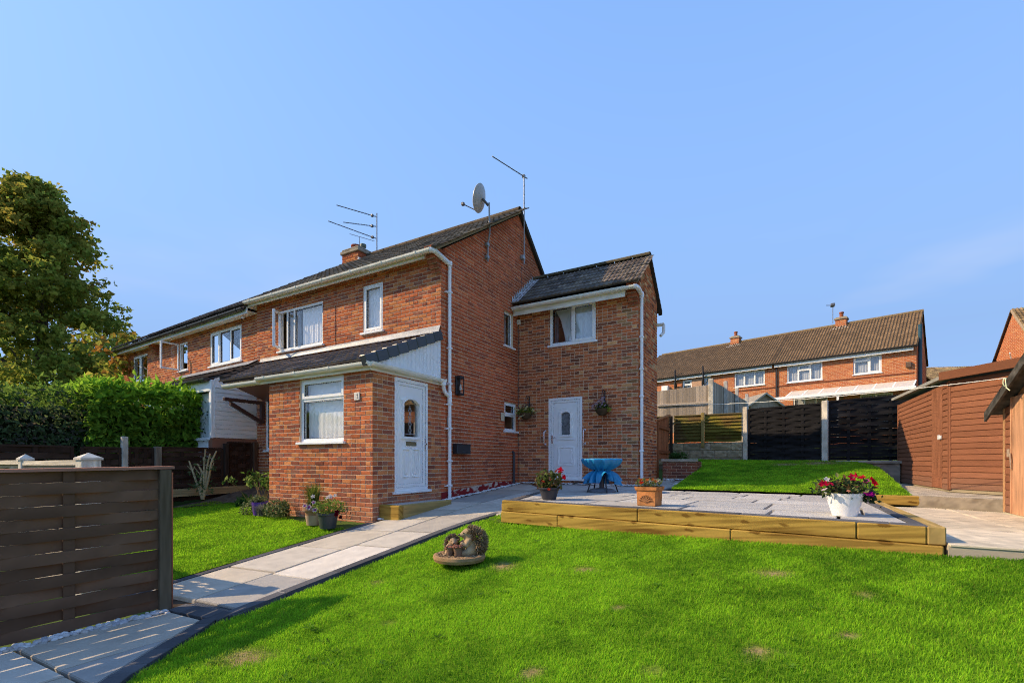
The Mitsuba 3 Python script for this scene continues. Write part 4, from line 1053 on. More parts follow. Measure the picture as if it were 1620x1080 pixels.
for s, nm in ((.34, 0), (2.27, 1)):
    kb = numbered(f'{H1}__basket_bracket')
    emit(f'{kb}__arm', [F_ext.cbox(s - .012, s + .012, 1.22, 1.60, .012, .025, .004), tube([F_ext.pts(s, 1.56, .02), F_ext.pts(s, 1.60, .10), F_ext.pts(s, 1.585, .18), F_ext.pts(s, 1.52, .20)], .008), tube([F_ext.pts(s, 1.26, .02), F_ext.pts(s, 1.36, .08), F_ext.pts(s, 1.50, .09), F_ext.pts(s, 1.56, .15)], .007)], 'mat_satin', (.02, .02, .02))

# ================================================================== THE ADJOINING HOUSE
na = np.array([-.9985, .0541]); nn_ = np.array([-.0541, -.9985])
F_nb = Fr((-11.705, 7.24), na, nn_)
H2 = thing('brick_house', 'adjoining brick house with a black gutter and one casement swung wide open', 'house')
n3w, n4w, n5w = (.80, 2.70, 2.52, 3.66), (3.92, 2.77, 4.46, 3.63), (6.84, 2.73, 8.02, 3.64)
nb_open = sbox(0, -1.2, 9.08, 3.90).difference(rects([n3w, n4w, n5w]))
emit(f'{H2}__wall', F_nb.slab(nb_open, -.12, 0), 'mat_mortar')
emit(f'{H2}__rear_wall', [F_nb.box(0, 9.08, -1.2, 3.9, -5.4, -5.3), F_nb.box(8.96, 9.08, -1.2, 3.9, -5.3, -.121), F_nb.box(.1, 8.9, 1.5, 1.6, -5.2, -.13)], 'mat_mortar')
NB = bricks(F_nb, nb_open.difference(sbox(-1, -2, 10, .9)).difference(sbox(.25, -2, 4.9, 2.3)), Z0, 'front', 201, 2, 1, .03, halves=.12)
NB += corbel(F_nb, 5.95, 6.15, 3.46, 1, 3) + corbel(F_nb, 8.88, 9.09, 3.46, 1, 4)
pieces(H2, 'brick', NB, 150, 'brickwork', 'mat_brick')
window(H2, F_nb, n3w, [.36, .70], None, {(0, 0), (2, 0)}, d=-.01, label='three light window of the adjoining house')
k = window(H2, F_nb, n4w, [], None, set(), d=-.01, skip={(0, 0)}, label='window whose casement is swung right open')
emit(f'{k}__blind', blind_mesh(F_nb, 4.13, 4.42, 2.80, 3.60, -.2, .02, .06), 'mat_matte', (.09, .10, .14))
hx = Fr(F_nb.pts(4.50, 0, .0)[:2], nn_, na)
emit(f'{k}__casement', ring(hx, 0, .50, 2.80, 3.62, .045, -.025, .025), 'mat_white')
v = hx.pts([.04, .46, .46, .04], [2.84, 2.84, 3.58, 3.58], [0] * 4); emit(f'{k}__pane', (v, np.array([[0, 1, 2], [0, 2, 3]])), 'mat_glass')
k = window(H2, F_nb, n5w, [.5], None, {(1, 0)}, d=-.01)
for a_, b_ in ((6.88, 7.1), (7.75, 7.98)): emit(f'{k}__curtain', blind_mesh(F_nb, a_, b_, 2.76, 3.6, -.16, .02, .05), 'mat_matte', (.45, .45, .44))


def deck(F, s0, s1, d0, z0, d1, z1, th=.05):
    """a sloping sheet between distances d0 and d1 from the wall"""
    return slope([F.pts(s0, z0, d0), F.pts(s0, z1, d1), F.pts(s1, z1, d1), F.pts(s1, z0, d0)], th)


emit(f'{H2}__roof', [deck(F_nb, -.0, 9.2, .36, 3.90, -2.75, 5.97), deck(F_nb, 0, 9.2, -5.6, 4.0, -2.75, 5.97)], 'mat_matte', (.07, .06, .055))
u5 = np.array([-nn_[0], -nn_[1], .665]); u5 /= np.linalg.norm(u5)
NT = tiles(F_nb.pts(0, 3.93, .38), np.array([na[0], na[1], 0]), u5, 9.2, 3.7, lambda s, t: True, w=.3, g=.3, seed=14, col=((.06, .055, .055), (.08, .07, .065), (.05, .045, .045)), nseg=6)
emit(f'{H2}__roof_tiling', cat([(a, b) for a, b, _ in NT]), 'mat_rough', np.vstack([c for _, _, c in NT]), kind='stuff')
emit(f'{H2}__fascia', [F_nb.cbox(0, 9.15, 3.74, 3.90, .26, .29, .004), F_nb.box(0, 9.15, 3.80, 3.81, .0, .26)], 'mat_white')
o3 = np.array([nn_[0], nn_[1], 0])
gutter(f'{H2}__gutter', F_nb.pts(.05, 3.86, .36), F_nb.pts(9.2, 3.86, .36), o3, 'mat_satin')
emit(f'{H2}__camera', [cbox(*np.ravel([[F_nb.pts(.35, 0, .2)[i] - .03, F_nb.pts(.35, 0, .2)[i] + .03] for i in (0, 1)]), 3.68, 3.74, .01)], 'mat_white')
emit(f'{H2}__porch_screen', F_nb.box(.2, 4.2, .5, 1.67, .93, .985), 'mat_satin', (.50, .54, .52))
# its lean-to: tiled roof, white fascia, white boarded end
emit(f'{H2}__porch_roof', deck(F_nb, .12, 4.3, 1.12, 1.99, .0, 2.47), 'mat_matte', (.055, .05, .05))
u6 = np.array([-nn_[0] * 1.12, -nn_[1] * 1.12, .48]); u6 /= np.linalg.norm(u6)
NT = tiles(F_nb.pts(.14, 2.0, 1.12), np.array([na[0], na[1], 0]), u6, 4.2, 1.2, lambda s, t: True, w=.3, g=.31, seed=15, nseg=6)
emit(f'{H2}__porch_roof__tiling', cat([(a, b) for a, b, _ in NT]), 'mat_rough', np.vstack([c for _, _, c in NT]), kind='stuff')
emit(f'{H2}__porch_roof__flashing', deck(F_nb, -.05, 4.3, .26, 2.46, .012, 2.62, .012), 'mat_lead', (.24, .25, .27))
gutter(f'{H2}__gutter', F_nb.pts(.1, 1.96, 1.19), F_nb.pts(4.4, 1.96, 1.19), o3, 'mat_satin')
emit(f'{H2}__porch_fascia', F_nb.cbox(.10, 4.4, 1.68, 1.93, 1.06, 1.10, .006), 'mat_white')
emit(f'{H2}__porch_side_trim', [F_nb.cbox(.06, .13, .55, 1.95, 1.02, 1.09, .006), F_nb.cbox(.03, .10, 1.76, 1.80, .0, 1.02, .006)], 'mat_white')
for i in range(11):
    z = .56 + i * .109; emit(f'{H2}__porch_side__board', F_nb.cbox(.045 + .006 * (i % 2), .10, z, z + .104, .005, 1.02, .006), 'mat_white')
for i in range(9):
    d0 = .01 + i * .112; emit(f'{H2}__porch_side__board', slope([F_nb.pts(.05, 2.42 - .43 * d0, d0), F_nb.pts(.05, 2.42 - .43 * (d0 + .106), d0 + .106), F_nb.pts(.10, 2.42 - .43 * (d0 + .106), d0 + .106), F_nb.pts(.10, 2.42 - .43 * d0, d0)], .62 - .43 * d0), 'mat_white')
emit(f'{H2}__porch_base', F_nb.box(.03, .22, -1.1, .55, .0, 1.08), 'mat_rough', (.30, .14, .09))
emit(f'{H2}__porch_front', [F_nb.cbox(.14, .2, .5, 1.68, 1.0, 1.08, .005), F_nb.cbox(1.2, 1.26, .5, 1.68, 1.0, 1.08, .005), F_nb.cbox(.2, 1.2, .5, .56, 1.0, 1.1, .005), F_nb.box(.2, 4.2, -1, .5, .95, 1.05)], 'mat_white')

# ================================================================== BACK HOUSES
tn = np.array([TD[1], -TD[0]]); tn = tn if tn[1] < 0 else -tn
TP = np.array([6.06, 31.13]); F_t = Fr(TP, TD, tn); t3 = np.array([tn[0], tn[1], 0])


def terrace(name, label, s0, s1, wins, chim, seed):
    k = thing(name, label, 'house', 'terraced houses behind the garden') if False else thing(name, label, 'house')
    op = sbox(s0, .6, s1, 5.85).difference(rects([w[0] for w in wins]))
    emit(f'{k}__wall', F_t.slab(op, -.15, 0), 'mat_terrace_brick')
    emit(f'{k}__side_wall', [F_t.slab(Polygon([(s0, .6), (s1, .6), (s1, 5.9), (s0, 5.9)]), -6.6, -6.5), F_t.m(prism_d(s0, s0 + .12)), F_t.m(prism_d(s1 - .12, s1))], 'mat_terrace_brick')
    for w, cols, tr, opn in wins:
        kk = window(k, F_t, w, cols, tr, opn, d=-.03, fr=.07, sash=.05, sill=.06)
        if seed != 9: emit(f'{kk}__blind', blind_mesh(F_t, w[0] + .05, w[2] - .05, w[1] + .05, w[3] - .05, -.16, .012, .12), 'mat_matte', (.42, .44, .46))
    lo, hi = s0 - (.08 if s0 < 1 else 0), s1
    emit(f'{k}__roof', [deck(F_t, lo, hi, .30, 5.86, -3.3, 8.36), deck(F_t, lo, hi, -6.9, 5.86, -3.3, 8.36)], 'mat_matte', (.10, .075, .05))
    uu = np.array([-tn[0] * 3.6, -tn[1] * 3.6, 2.5]); LU = np.linalg.norm(uu); uu /= LU
    TT = tiles(F_t.pts(lo, 5.89, .33), np.array([TD[0], TD[1], 0]), uu, hi - lo, LU, lambda s, t: True, w=.30, g=.27, seed=seed, roll=.055, nseg=6, calm=.35, col=((.21, .14, .082), (.235, .155, .09), (.195, .13, .078)))
    pieces(f'{k}__roof', 'tile', TT, 120, 'tiling', 'mat_rough')
    rt = [tube([F_t.pts(x, 8.40, -3.3), F_t.pts(min(x + .44, hi), 8.40, -3.3)], .12, 8) for x in np.arange(lo, hi, .45)]
    emit(f'{k}__ridge', rt, 'mat_rough', (.22, .16, .09))
    emit(f'{k}__fascia', F_t.cbox(s0 + .1, s1, 5.66, 5.82, .20, .24, .004), 'mat_white')
    gutter(f'{k}__gutter', F_t.pts(lo, 5.88, .34), F_t.pts(hi, 5.88, .34), t3, 'mat_satin')
    c = f'{k}__chimney'; numbered(c)
    emit(f'{c}__stack', F_t.box(chim - .28, chim + .28, 7.9, 8.72, -3.55, -3.05), 'mat_terrace_brick')
    emit(f'{c}__crown', [F_t.cbox(chim - .34, chim + .34, 8.70, 8.80, -3.61, -2.99, .01), F_t.cbox(chim - .28, chim + .28, 8.80, 8.88, -3.5, -3.1, .03)], 'mat_concrete', (.34, .28, .2))
    p = F_t.pts(chim, 0, -3.3); emit(f'{c}__pot', lathe([(.11, 8.86), (.10, 9.1), (.13, 9.12), (.12, 9.2), (.06, 9.2)], 12, (p[0], p[1], 0)), 'mat_rough', (.32, .11, .06), smooth=40)
    emit(f'{c}__flashing', [F_t.cbox(chim - .5, chim + .5, 7.98, 8.12, -3.05, -2.78, .02), F_t.cbox(chim - .36, chim + .36, 8.1, 8.26, -3.05, -2.99, .01)], 'mat_lead', (.66, .62, .56))
    return k


def prism_d(sa, sb):
    """a gable slab between two distances along the terrace"""
    p = np.array([(-.16, .6), (-6.5, .6), (-6.5, 5.75), (-3.3, 8.2), (-.16, 5.75)]); n = 5
    v = np.vstack([np.c_[np.full(n, s), p[:, 0], p[:, 1]] for s in (sa, sb)])
    f = [[0, 1, 2], [0, 2, 3], [0, 3, 4], [5, 7, 6], [5, 8, 7], [5, 9, 8]]
    for i in range(n): j = (i + 1) % n; f += [[i, j, j + n], [i, j + n, i + n]]
    return v, np.array(f)


TA = terrace('terraced_house', 'orange brick end house beyond the black fence with a white glazed lean-to', .0, 6.55,
             [((1.41, 4.74, 2.65, 5.74), [.45], {1: .70}, {(1, 1), (0, 0)}), ((4.10, 4.68, 5.91, 5.70), [.33, .67], {1: .66}, {(1, 1)}), ((.93, 1.6, 2.36, 3.62), [.5], None, set()), ((3.83, 1.6, 5.58, 3.86), [.33, .67], None, set())], 3.75, 41)
TB = terrace('terraced_house', 'far left orange brick terraced house partly hidden by the grey fence and extension', 6.56, 15.6,
             [((7.13, 4.74, 8.93, 5.66), [.33, .67], None, set()), ((10.45, 4.9, 11.0, 5.66), [], None, set()), ((11.75, 4.85, 12.4, 5.62), [], {0: .55}, {(0, 1)})], 10.0, 42)
# lean-to of glass
lt = f'{TA}__lean_to'
for i in range(8):
    s0 = .02 + i * .80
    emit(f'{lt}__glazing_bar', deck(F_t, s0 - .03, s0 + .03, 1.5, 3.66, .02, 4.16, .05), 'mat_white')
    if i < 7: emit(f'{lt}__panel', deck(F_t, s0 + .035, s0 + .765, 1.5, 3.655, .02, 4.145, .012), 'mat_satin', (.50, .47, .42))
emit(f'{lt}__eave_beam', F_t.cbox(-.1, 6.6, 3.52, 3.68, 1.5, 1.56, .01), 'mat_white')
emit(f'{lt}__post', [F_t.cbox(s - .05, s + .05, 1., 3.6, 1.42, 1.5, .005) for s in (.1, 3.1, 6.4)], 'mat_white')
emit(f'{TA}__string_course', F_t.cbox(.1, 6.45, 4.50, 4.565, .0, .04, .004), 'mat_rough', (.20, .07, .04))
emit(f'{TB}__string_course', F_t.cbox(6.56, 12, 4.46, 4.525, .0, .04, .004), 'mat_rough', (.20, .07, .04))
for k_, s in ((TA, 6.46), (TB, 11.0), (TB, 12.95)):
    p = F_t.pts(s, 0, .07); emit(f'{k_}__downpipe', tube([(p[0], p[1], 5.8), (p[0], p[1], .7)], .045, 8), 'mat_satin', (.03, .03, .035))
    if s > 7: emit(f'{k_}__vent_pipe', tube([(p[0] + .1, p[1], 5.2), (p[0] + .1, p[1] - .3, 5.5), (p[0] + .1, p[1] - .42, 6.35)], .055, 8), 'mat_satin', (.03, .03, .035))
p = F_t.pts(-.12, 0, -.4); emit(f'{TA}__downpipe', tube([(p[0], p[1], 7.05), (p[0], p[1], .9)], .085, 10), 'mat_satin', (.02, .07, .10), label='tall dark pipe at the right end of the house')
emit(f'{TA}__wall_lamp', F_t.cbox(.18, .42, 4.82, 5.1, .01, .14, .02), 'mat_satin', (.12, .07, .04))
emit(f'{TA}__alarm', F_t.cbox(3.1, 3.4, 3.45, 3.6, .01, .12, .02), 'mat_satin', (.22, .15, .09))
emit(f'{TB}__render_panel', F_t.cbox(11.02, 11.74, 4.6, 5.64, .004, .02, .004), 'mat_rough', (.48, .30, .20))
emit(f'{TB}__boiler_flue', F_t.cbox(13.35, 13.85, 4.9, 5.35, .01, .30, .03), 'mat_white')
p = F_t.pts(4.2, 0, -3.3); emit(f'{TA}__aerial', [tube([(p[0], p[1], 8.6), (p[0], p[1], 9.75)], .02, 6), tube([(p[0] - .35, p[1], 9.78), (p[0] + .12, p[1], 9.70)], .02, 6), cbox(p[0] - .12, p[0] + .1, p[1] - .2, p[1] + .2, 9.66, 9.82, .02)], 'mat_satin', (.12, .13, .16))

# house at the right edge, its gable to the garden
RG, RF = RGT[:2], FWD[:2]
gA = 1.07 * 24 * RG + 24 * RF; gd = -.515 * RG - .857 * RF; gd /= np.linalg.norm(gd); gn = np.array([gd[1], -gd[0]]); gn = gn if gn @ gA < 0 else -gn
F_r = Fr(gA, gd, gn)
HR = thing('brick_house', 'orange brick gable at the far right edge above the sheds', 'house')
emit(f'{HR}__gable_wall', F_r.slab(Polygon([(-3.3, 0), (3.3, 0), (3.3, 4.85), (0, 7.66), (-3.3, 4.85)]), -.2, 0), 'mat_far_brick')
emit(f'{HR}__side_wall', [F_r.box(3.18, 3.3, 0, 4.85, -9, -.21), F_r.box(-3.3, -3.18, 0, 4.85, -9, -.21)], 'mat_far_brick')
emit(f'{HR}__roof', [slope([F_r.pts(3.6, 4.65, .06), F_r.pts(0, 7.74, .06), F_r.pts(0, 7.74, -9), F_r.pts(3.6, 4.65, -9)], .06), slope([F_r.pts(-3.6, 4.65, .06), F_r.pts(0, 7.74, .06), F_r.pts(0, 7.74, -9), F_r.pts(-3.6, 4.65, -9)], .06)], 'mat_matte', (.09, .07, .05))
uu = F_r.pts(0, 7.74, 0) - F_r.pts(3.6, 4.65, 0); LU = np.linalg.norm(uu)
TT = tiles(F_r.pts(3.6, 4.68, .06), np.array([-gn[0], -gn[1], 0]), uu / LU, 9, LU, lambda s, t: True, w=.3, g=.28, seed=77, roll=.05, nseg=6, calm=.4, col=((.22, .15, .08), (.28, .20, .11), (.17, .12, .07)))
emit(f'{HR}__roof__tiling', cat([(a, b) for a, b, _ in TT]), 'mat_rough', np.vstack([c for _, _, c in TT]), kind='stuff')
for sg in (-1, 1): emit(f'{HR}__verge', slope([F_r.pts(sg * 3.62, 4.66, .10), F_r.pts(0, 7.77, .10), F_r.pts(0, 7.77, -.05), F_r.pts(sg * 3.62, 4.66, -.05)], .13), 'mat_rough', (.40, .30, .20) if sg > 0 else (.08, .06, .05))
emit(f'{HR}__bracket', [tube([F_r.pts(1.15, 4.9, .02), F_r.pts(1.2, 5.0, .4), F_r.pts(1.5, 5.3, .55)], .03, 6), F_r.cbox(1.0, 1.35, 4.84, 4.94, .01, .3, .02)], 'mat_white')
# a lower roof between them, farther away
q0, q1 = (1452 - 810) / 741 * 45 * RG + 45 * RF, (1590 - 810) / 741 * 44 * RG + 44 * RF
fd_ = (q1 - q0) / np.linalg.norm(q1 - q0); fn_ = np.array([fd_[1], -fd_[0]])
F_d = Fr(q0, fd_, fn_); LD = np.linalg.norm(q1 - q0)
HD = thing('brick_house', 'distant house of which only the tiled roof shows above the brown shed', 'house')
emit(f'{HD}__wall', [F_d.box(0, LD, 0, 6.2, 3.2, 3.3), F_d.box(0, .1, 0, 6.2, -3.2, 3.19), F_d.box(LD - .1, LD, 0, 6.2, -3.2, 3.19), F_d.box(0, LD, 0, 6.2, -3.3, -3.21)], 'mat_far_brick')
emit(f'{HD}__roof', [deck(F_d, -.1, LD + .1, 3.6, 6.1, 0, 8.9), deck(F_d, -.1, LD + .1, -3.6, 6.1, 0, 8.9)], 'mat_matte', (.13, .1, .06))
uu = F_d.pts(0, 8.9, 0) - F_d.pts(0, 6.1, 3.6); LU = np.linalg.norm(uu)
TT = tiles(F_d.pts(-.1, 6.13, 3.6), np.array([fd_[0], fd_[1], 0]), uu / LU, LD + .2, LU, lambda s, t: True, w=.3, g=.28, seed=78, roll=.05, nseg=6, calm=.4, col=((.24, .18, .10), (.30, .22, .12), (.18, .13, .08)))
emit(f'{HD}__roof__tiling', cat([(a, b) for a, b, _ in TT]), 'mat_rough', np.vstack([c for _, _, c in TT]), kind='stuff')

# ================================================================== FENCES
def woven(key, P0, P1, z0, z1, rows, ups, bsdf, col, wav=.016, gap=.10, seed=0, z0b=None, z1b=None, cap=None, slat_name='slat', frame=True):
    """a panel of thin slats woven round uprights; every slat and upright is a part"""
    r = np.random.default_rng(seed); P0, P1 = np.asarray(P0, float), np.asarray(P1, float); L = np.linalg.norm(P1 - P0); t = (P1 - P0) / L; n = np.array([t[1], -t[0]])
    F = Fr(P0, t, n); z0b, z1b = z0 if z0b is None else z0b, z1 if z1b is None else z1b
    n_s = 8 * (ups + 1); s = np.linspace(0, L, n_s + 1); zb = lambda x: z0 + (z0b - z0) * x / L; zt = lambda x: z1 + (z1b - z1) * x / L
    for i in range(rows):
        ph = math.pi * (i % 2); d = wav * np.cos(s / L * (ups + 1) * math.pi + ph) * np.clip(np.minimum(s, L - s) / .06, 0, 1)
        a0 = (i + gap * r.random()) / rows; a1 = (i + 1 - gap * r.random()) / rows; til = r.normal(0, .10 * min(1, abs(gap) / .1)) / rows
        tl = np.linspace(-til, til, n_s + 1)
        lo = zb(s) + (zt(s) - zb(s)) * (a0 + tl); hi = zb(s) + (zt(s) - zb(s)) * (a1 + tl)
        th = .0045
        v = np.vstack([F.pts(s, lo, d - th), F.pts(s, lo, d + th), F.pts(s, hi, d + th), F.pts(s, hi, d - th)]); m = n_s + 1; k = np.arange(n_s); f = []
        for a, b in ((0, 1), (1, 2), (2, 3), (3, 0)): f += [np.stack([k + a * m, k + 1 + a * m, k + 1 + b * m], 1), np.stack([k + a * m, k + 1 + b * m, k + b * m], 1)]
        f.append(np.array([[0, m, 2 * m], [0, 2 * m, 3 * m], [n_s, 2 * m + n_s, m + n_s], [n_s, 3 * m + n_s, 2 * m + n_s]]))
        c = np.array(col) * r.uniform(.7, 1.35)
        emit(f'{key}__{slat_name}', (v, np.vstack(f)), bsdf, c)
    for j in range(ups):
        x = L * (j + 1) / (ups + 1)
        emit(f'{key}__upright', F.cbox(x - .035, x + .035, zb(x) - .02, zt(x), -.010, .010, .003), bsdf, np.array(col) * r.uniform(.8, 1.1))
    if frame:
        for x in (.0, L - .045): emit(f'{key}__frame', [F.cbox(x, x + .045, zb(x) - .02, zt(x), -.03, -.012 if False else .03, .004)], bsdf, np.array(col) * .95)
        emit(f'{key}__frame', slope([F.pts(.045, zt(.045) + .012, -.025), F.pts(L - .045, zt(L - .045) + .012, -.025), F.pts(L - .045, zt(L - .045) + .012, .025), F.pts(.045, zt(.045) + .012, .025)], .035), bsdf, np.array(col))
    return F, L


def post(key, x, y, z0, z1, w=.09, bsdf='mat_concrete', col=(.52, .46, .37), cap=None, ang=0.):
    v, f = cbox(-w / 2, w / 2, -w / 2, w / 2, z0, z1, .008)
    ms = [(v, f)]
    if cap:
        c = np.array([[-1, -1, 0], [1, -1, 0], [1, 1, 0], [-1, 1, 0]]) * (w / 2 + .012); c[:, 2] = z1
        tip = np.array([[0, 0, z1 + .05]]); lowc = c - [0, 0, .02]
        ms.append((np.vstack([c, tip, lowc]), np.array([[0, 1, 4], [1, 2, 4], [2, 3, 4], [3, 0, 4], [5, 1, 0], [5, 6, 1], [6, 2, 1], [6, 7, 2], [7, 3, 2], [7, 8, 3], [8, 0, 3], [8, 5, 0]])))
    v, f = cat(ms); ca, sa = math.cos(ang), math.sin(ang)
    v = np.c_[v[:, 0] * ca - v[:, 1] * sa + x, v[:, 0] * sa + v[:, 1] * ca + y, v[:, 2]]
    emit(f'{key}__post', (v, f), bsdf, col, sub=None if bsdf == 'mat_concrete' else .08)


# nearest: the dark woven panel at the left edge
f1 = thing('woven_fence', 'dark brown woven timber fence panel with a reddish cap at the left edge', 'fence')
Fw, Lw = woven(f1, (-4.73, .22), (-4.73, 2.03), -1.295, -.075, 14, 2, 'mat_wood_y', STAIN, .020, .010, 3, frame=False)
emit(f'{f1}__post', cbox(-4.775, -4.69, 2.02, 2.11, -1.36, -.075, .006), 'mat_wood_z', (.12, .092, .062), sub=.06)
emit(f'{f1}__frame', [cbox(-4.76, -4.70, .18, .235, -1.34, -.085, .004)], 'mat_wood_z', STAIN)
emit(f'{f1}__cap', slope([(-4.77, .15, -.065), (-4.77, 2.13, -.045), (-4.685, 2.13, -.048), (-4.685, .15, -.068)], .022), 'mat_wood_y', REDCAP, sub=.06)
emit(f'{f1}__edge_strip', cbox(-4.74, -4.70, 2.113, 2.125, -1.33, -.1, .003), 'mat_wood_z', (.34, .12, .07))
# pale woven fence along the front of the garden
f2 = thing('woven_fence', 'pale untreated woven fence with capped posts behind the dark panel', 'fence')
for i, (xa, xb) in enumerate(((-5.92, -7.50), (-7.62, -9.20), (-9.32, -10.9))):
    woven(f2, (xa, 1.9 + .02 * i), (xb, 1.92 + .02 * i), -1.34, -.06, 13, 3, 'mat_wood_x', (.44, .35, .25), .022, .12, 20 + i)
    emit(f'{f2}__top_rail', slope([(xa, 1.86, .01), (xa, 1.96, .01), (xb, 1.96, .0), (xb, 1.86, .0)], .05), 'mat_wood_x', (.66, .57, .44), sub=.08)
for i, x in enumerate((-5.82, -7.56, -9.26)): post(f2, x, 1.9, -1.4, .03, .15 if i == 0 else .10, 'mat_wood_z', (.60, .54, .44), cap=True)
# dark brown boundary fence to the adjoining garden
f3 = thing('woven_fence', 'dark brown woven fence below the hedge on the left boundary', 'fence')
yb = [(2.0, 3.6, -1.2, .28), (3.7, 4.34, -1.1, .27), (4.45, 4.92, -1.05, .28), (5.02, 6.36, -.9, .30), (6.46, 7.08, -.8, .46)]
for i, (a, b, z0, z1) in enumerate(yb): woven(f3, (-11.7, b), (-11.7, a), z0, z1, 12, 2, 'mat_wood_y', BROWN_STAIN, .02, .05, 30 + i)
post(f3, -11.68, 4.39, -1.1, .50, .10, 'mat_concrete', (.46, .41, .35)); post(f3, -11.66, 4.97, -1.05, .31, .12, 'mat_wood_z', (.20, .155, .12)); post(f3, -11.66, 6.41, -.95, .42, .10, 'mat_wood_z', (.05, .035, .028)); post(f3, -11.66, 7.13, -.9, .48, .10, 'mat_wood_z', (.13, .075, .05))
bb = thing('timber_board', 'pale timber board leaning along the soil bed by the boundary fence', 'board')
emit(f'{bb}__plank', slope([(-11.52, 5.1, -.62), (-11.52, 6.9, -.60), (-11.56, 6.9, -.60), (-11.56, 5.1, -.62)], .17), 'mat_wood_y', (.38, .29, .15), sub=.07)

# black fence at the back of the garden
A_, B_, C_ = np.array([-.85, 14.84]), np.array([.99, 14.2]), np.array([2.75, 14.5])
fb = thing('woven_fence', 'tall black stained woven fence with concrete posts at the back of the lawn', 'fence')
woven(fb, A_ + [.07, -.02], B_ - [.06, -.02], .02, 1.46, 18, 3, 'mat_wood_x', BLACK, .018, -.02, 50, z1b=1.46)
woven(fb, B_ + [.06, 0.01], C_, .02, 1.50, 18, 3, 'mat_wood_x', BLACK, .018, .012, 51, z1b=1.60)
post(fb, *A_, -.2, 1.53, .12, col=(.58, .50, .40), ang=-.33); post(fb, *B_, -.2, 1.52, .13, col=(.60, .55, .46), ang=-.33)
emit(f'{fb}__gravel_board', cbox(1.2, 2.9, 14.15, 14.2, -.12, .01, .005), 'mat_concrete', (.5, .44, .35))
# mossy lap panels on the stone wall
fl = thing('lap_fence', 'weathered mossy low lap fence standing on the stone wall', 'fence')
for i, (xa, xb, mossy) in enumerate(((-.95, -1.93, 1.2), (-2.03, -2.80, .9), (-2.95, -3.6, .5))):
    r = np.random.default_rng(60 + i); a, b = min(xa, xb), max(xa, xb)
    for j in range(8):
        z = .56 + j * .095; c = np.array(MOSS) * r.uniform(.6, 1.2) * np.array([mossy, mossy * 1.02, .9])
        n = 16; s = np.linspace(a, b, n + 1); wv = .010 * (meshkit.fbm(np.c_[s * 5, np.full(n + 1, j * 3.3), np.zeros(n + 1)], 2, 3) - .5) * 2
        v = np.vstack([np.c_[s, np.full(n + 1, 14.775), z + wv * 1.6], np.c_[s, np.full(n + 1, 14.835), z + .12 + 0 * wv], np.c_[s, np.full(n + 1, 14.85), z + .12 + 0 * wv], np.c_[s, np.full(n + 1, 14.79), z + wv * 1.6]]); m = n + 1; k = np.arange(n); f = []
        for p, q in ((0, 1), (1, 2), (2, 3), (3, 0)): f += [np.stack([k + p * m, k + 1 + p * m, k + 1 + q * m], 1), np.stack([k + p * m, k + 1 + q * m, k + q * m], 1)]
        emit(f'{fl}__board', (v, np.vstack(f)), 'mat_wood_x', c, tone=lambda v, c: c * np.where(meshkit.fbm(v * 2.2, 2, 7)[:, None] > .5, np.array([.92, .95, .62]), np.array([.85, .70, .72])))
    emit(f'{fl}__top_rail', cbox(a, b, 14.79, 14.86, 1.34, 1.375, .004), 'mat_wood_x', (.17, .13, .06))
post(fl, -1.98, 14.77, .4, 1.42, .09, 'mat_wood_z', (.30, .22, .08)); post(fl, -2.87, 14.70, -.1, 1.36, .09, 'mat_wood_z', (.045, .032, .024))
# grey closeboard fence of the garden behind
fg = thing('closeboard_fence', 'tall grey closeboard fence turning a corner behind the mossy lap fence', 'fence')
corner = np.array([-2.05, 17.25])


def closeboard(P0, P1, z0, za, zb, seed, front):
    r = np.random.default_rng(seed); P0, P1 = np.asarray(P0, float), np.asarray(P1, float); L = np.linalg.norm(P1 - P0); t = (P1 - P0) / L; F = Fr(P0, t, (t[1], -t[0])); n = int(L / .105)
    for i in range(n):
        s = i * L / n; top = za + (zb - za) * s / L + r.normal(0, .006); c = np.array(GREY) * r.uniform(.7, 1.2)
        emit(f'{fg}__board', F.cbox(s, s + L / n + .012, z0, top, .005 * (i % 2), .014 + .005 * (i % 2), .003), 'mat_wood_z', c)
    for z in (z0 + .35, z0 + .95):
        emit(f'{fg}__rail', F.cbox(0, L, z, z + .07, .021 if front else -.06, .07 if front else -.002, .005), 'mat_wood_x', (.50, .42, .33))


closeboard(corner - [1.80, .0], corner - [.06, .0], 1.0, 2.50, 2.60, 70, True)
for i in range(3):
    a = corner + np.array([.8, 4.2]) * (i / 3) + [.03, .06]; b = corner + np.array([.8, 4.2]) * ((i + 1) / 3)
    closeboard(b, a, 1.0, 2.70 - .1 * i, 2.74 - .1 * i, 71 + i, True)
    post(fg, b[0] + .06, b[1], .8, 2.9 - .08 * i, .12, col=(.50, .46, .40))
post(fg, *corner, .6, 2.80, .15, col=(.60, .54, .44)); post(fg, corner[0] - 1.84, corner[1], .6, 2.55, .06, col=(.66, .60, .50))
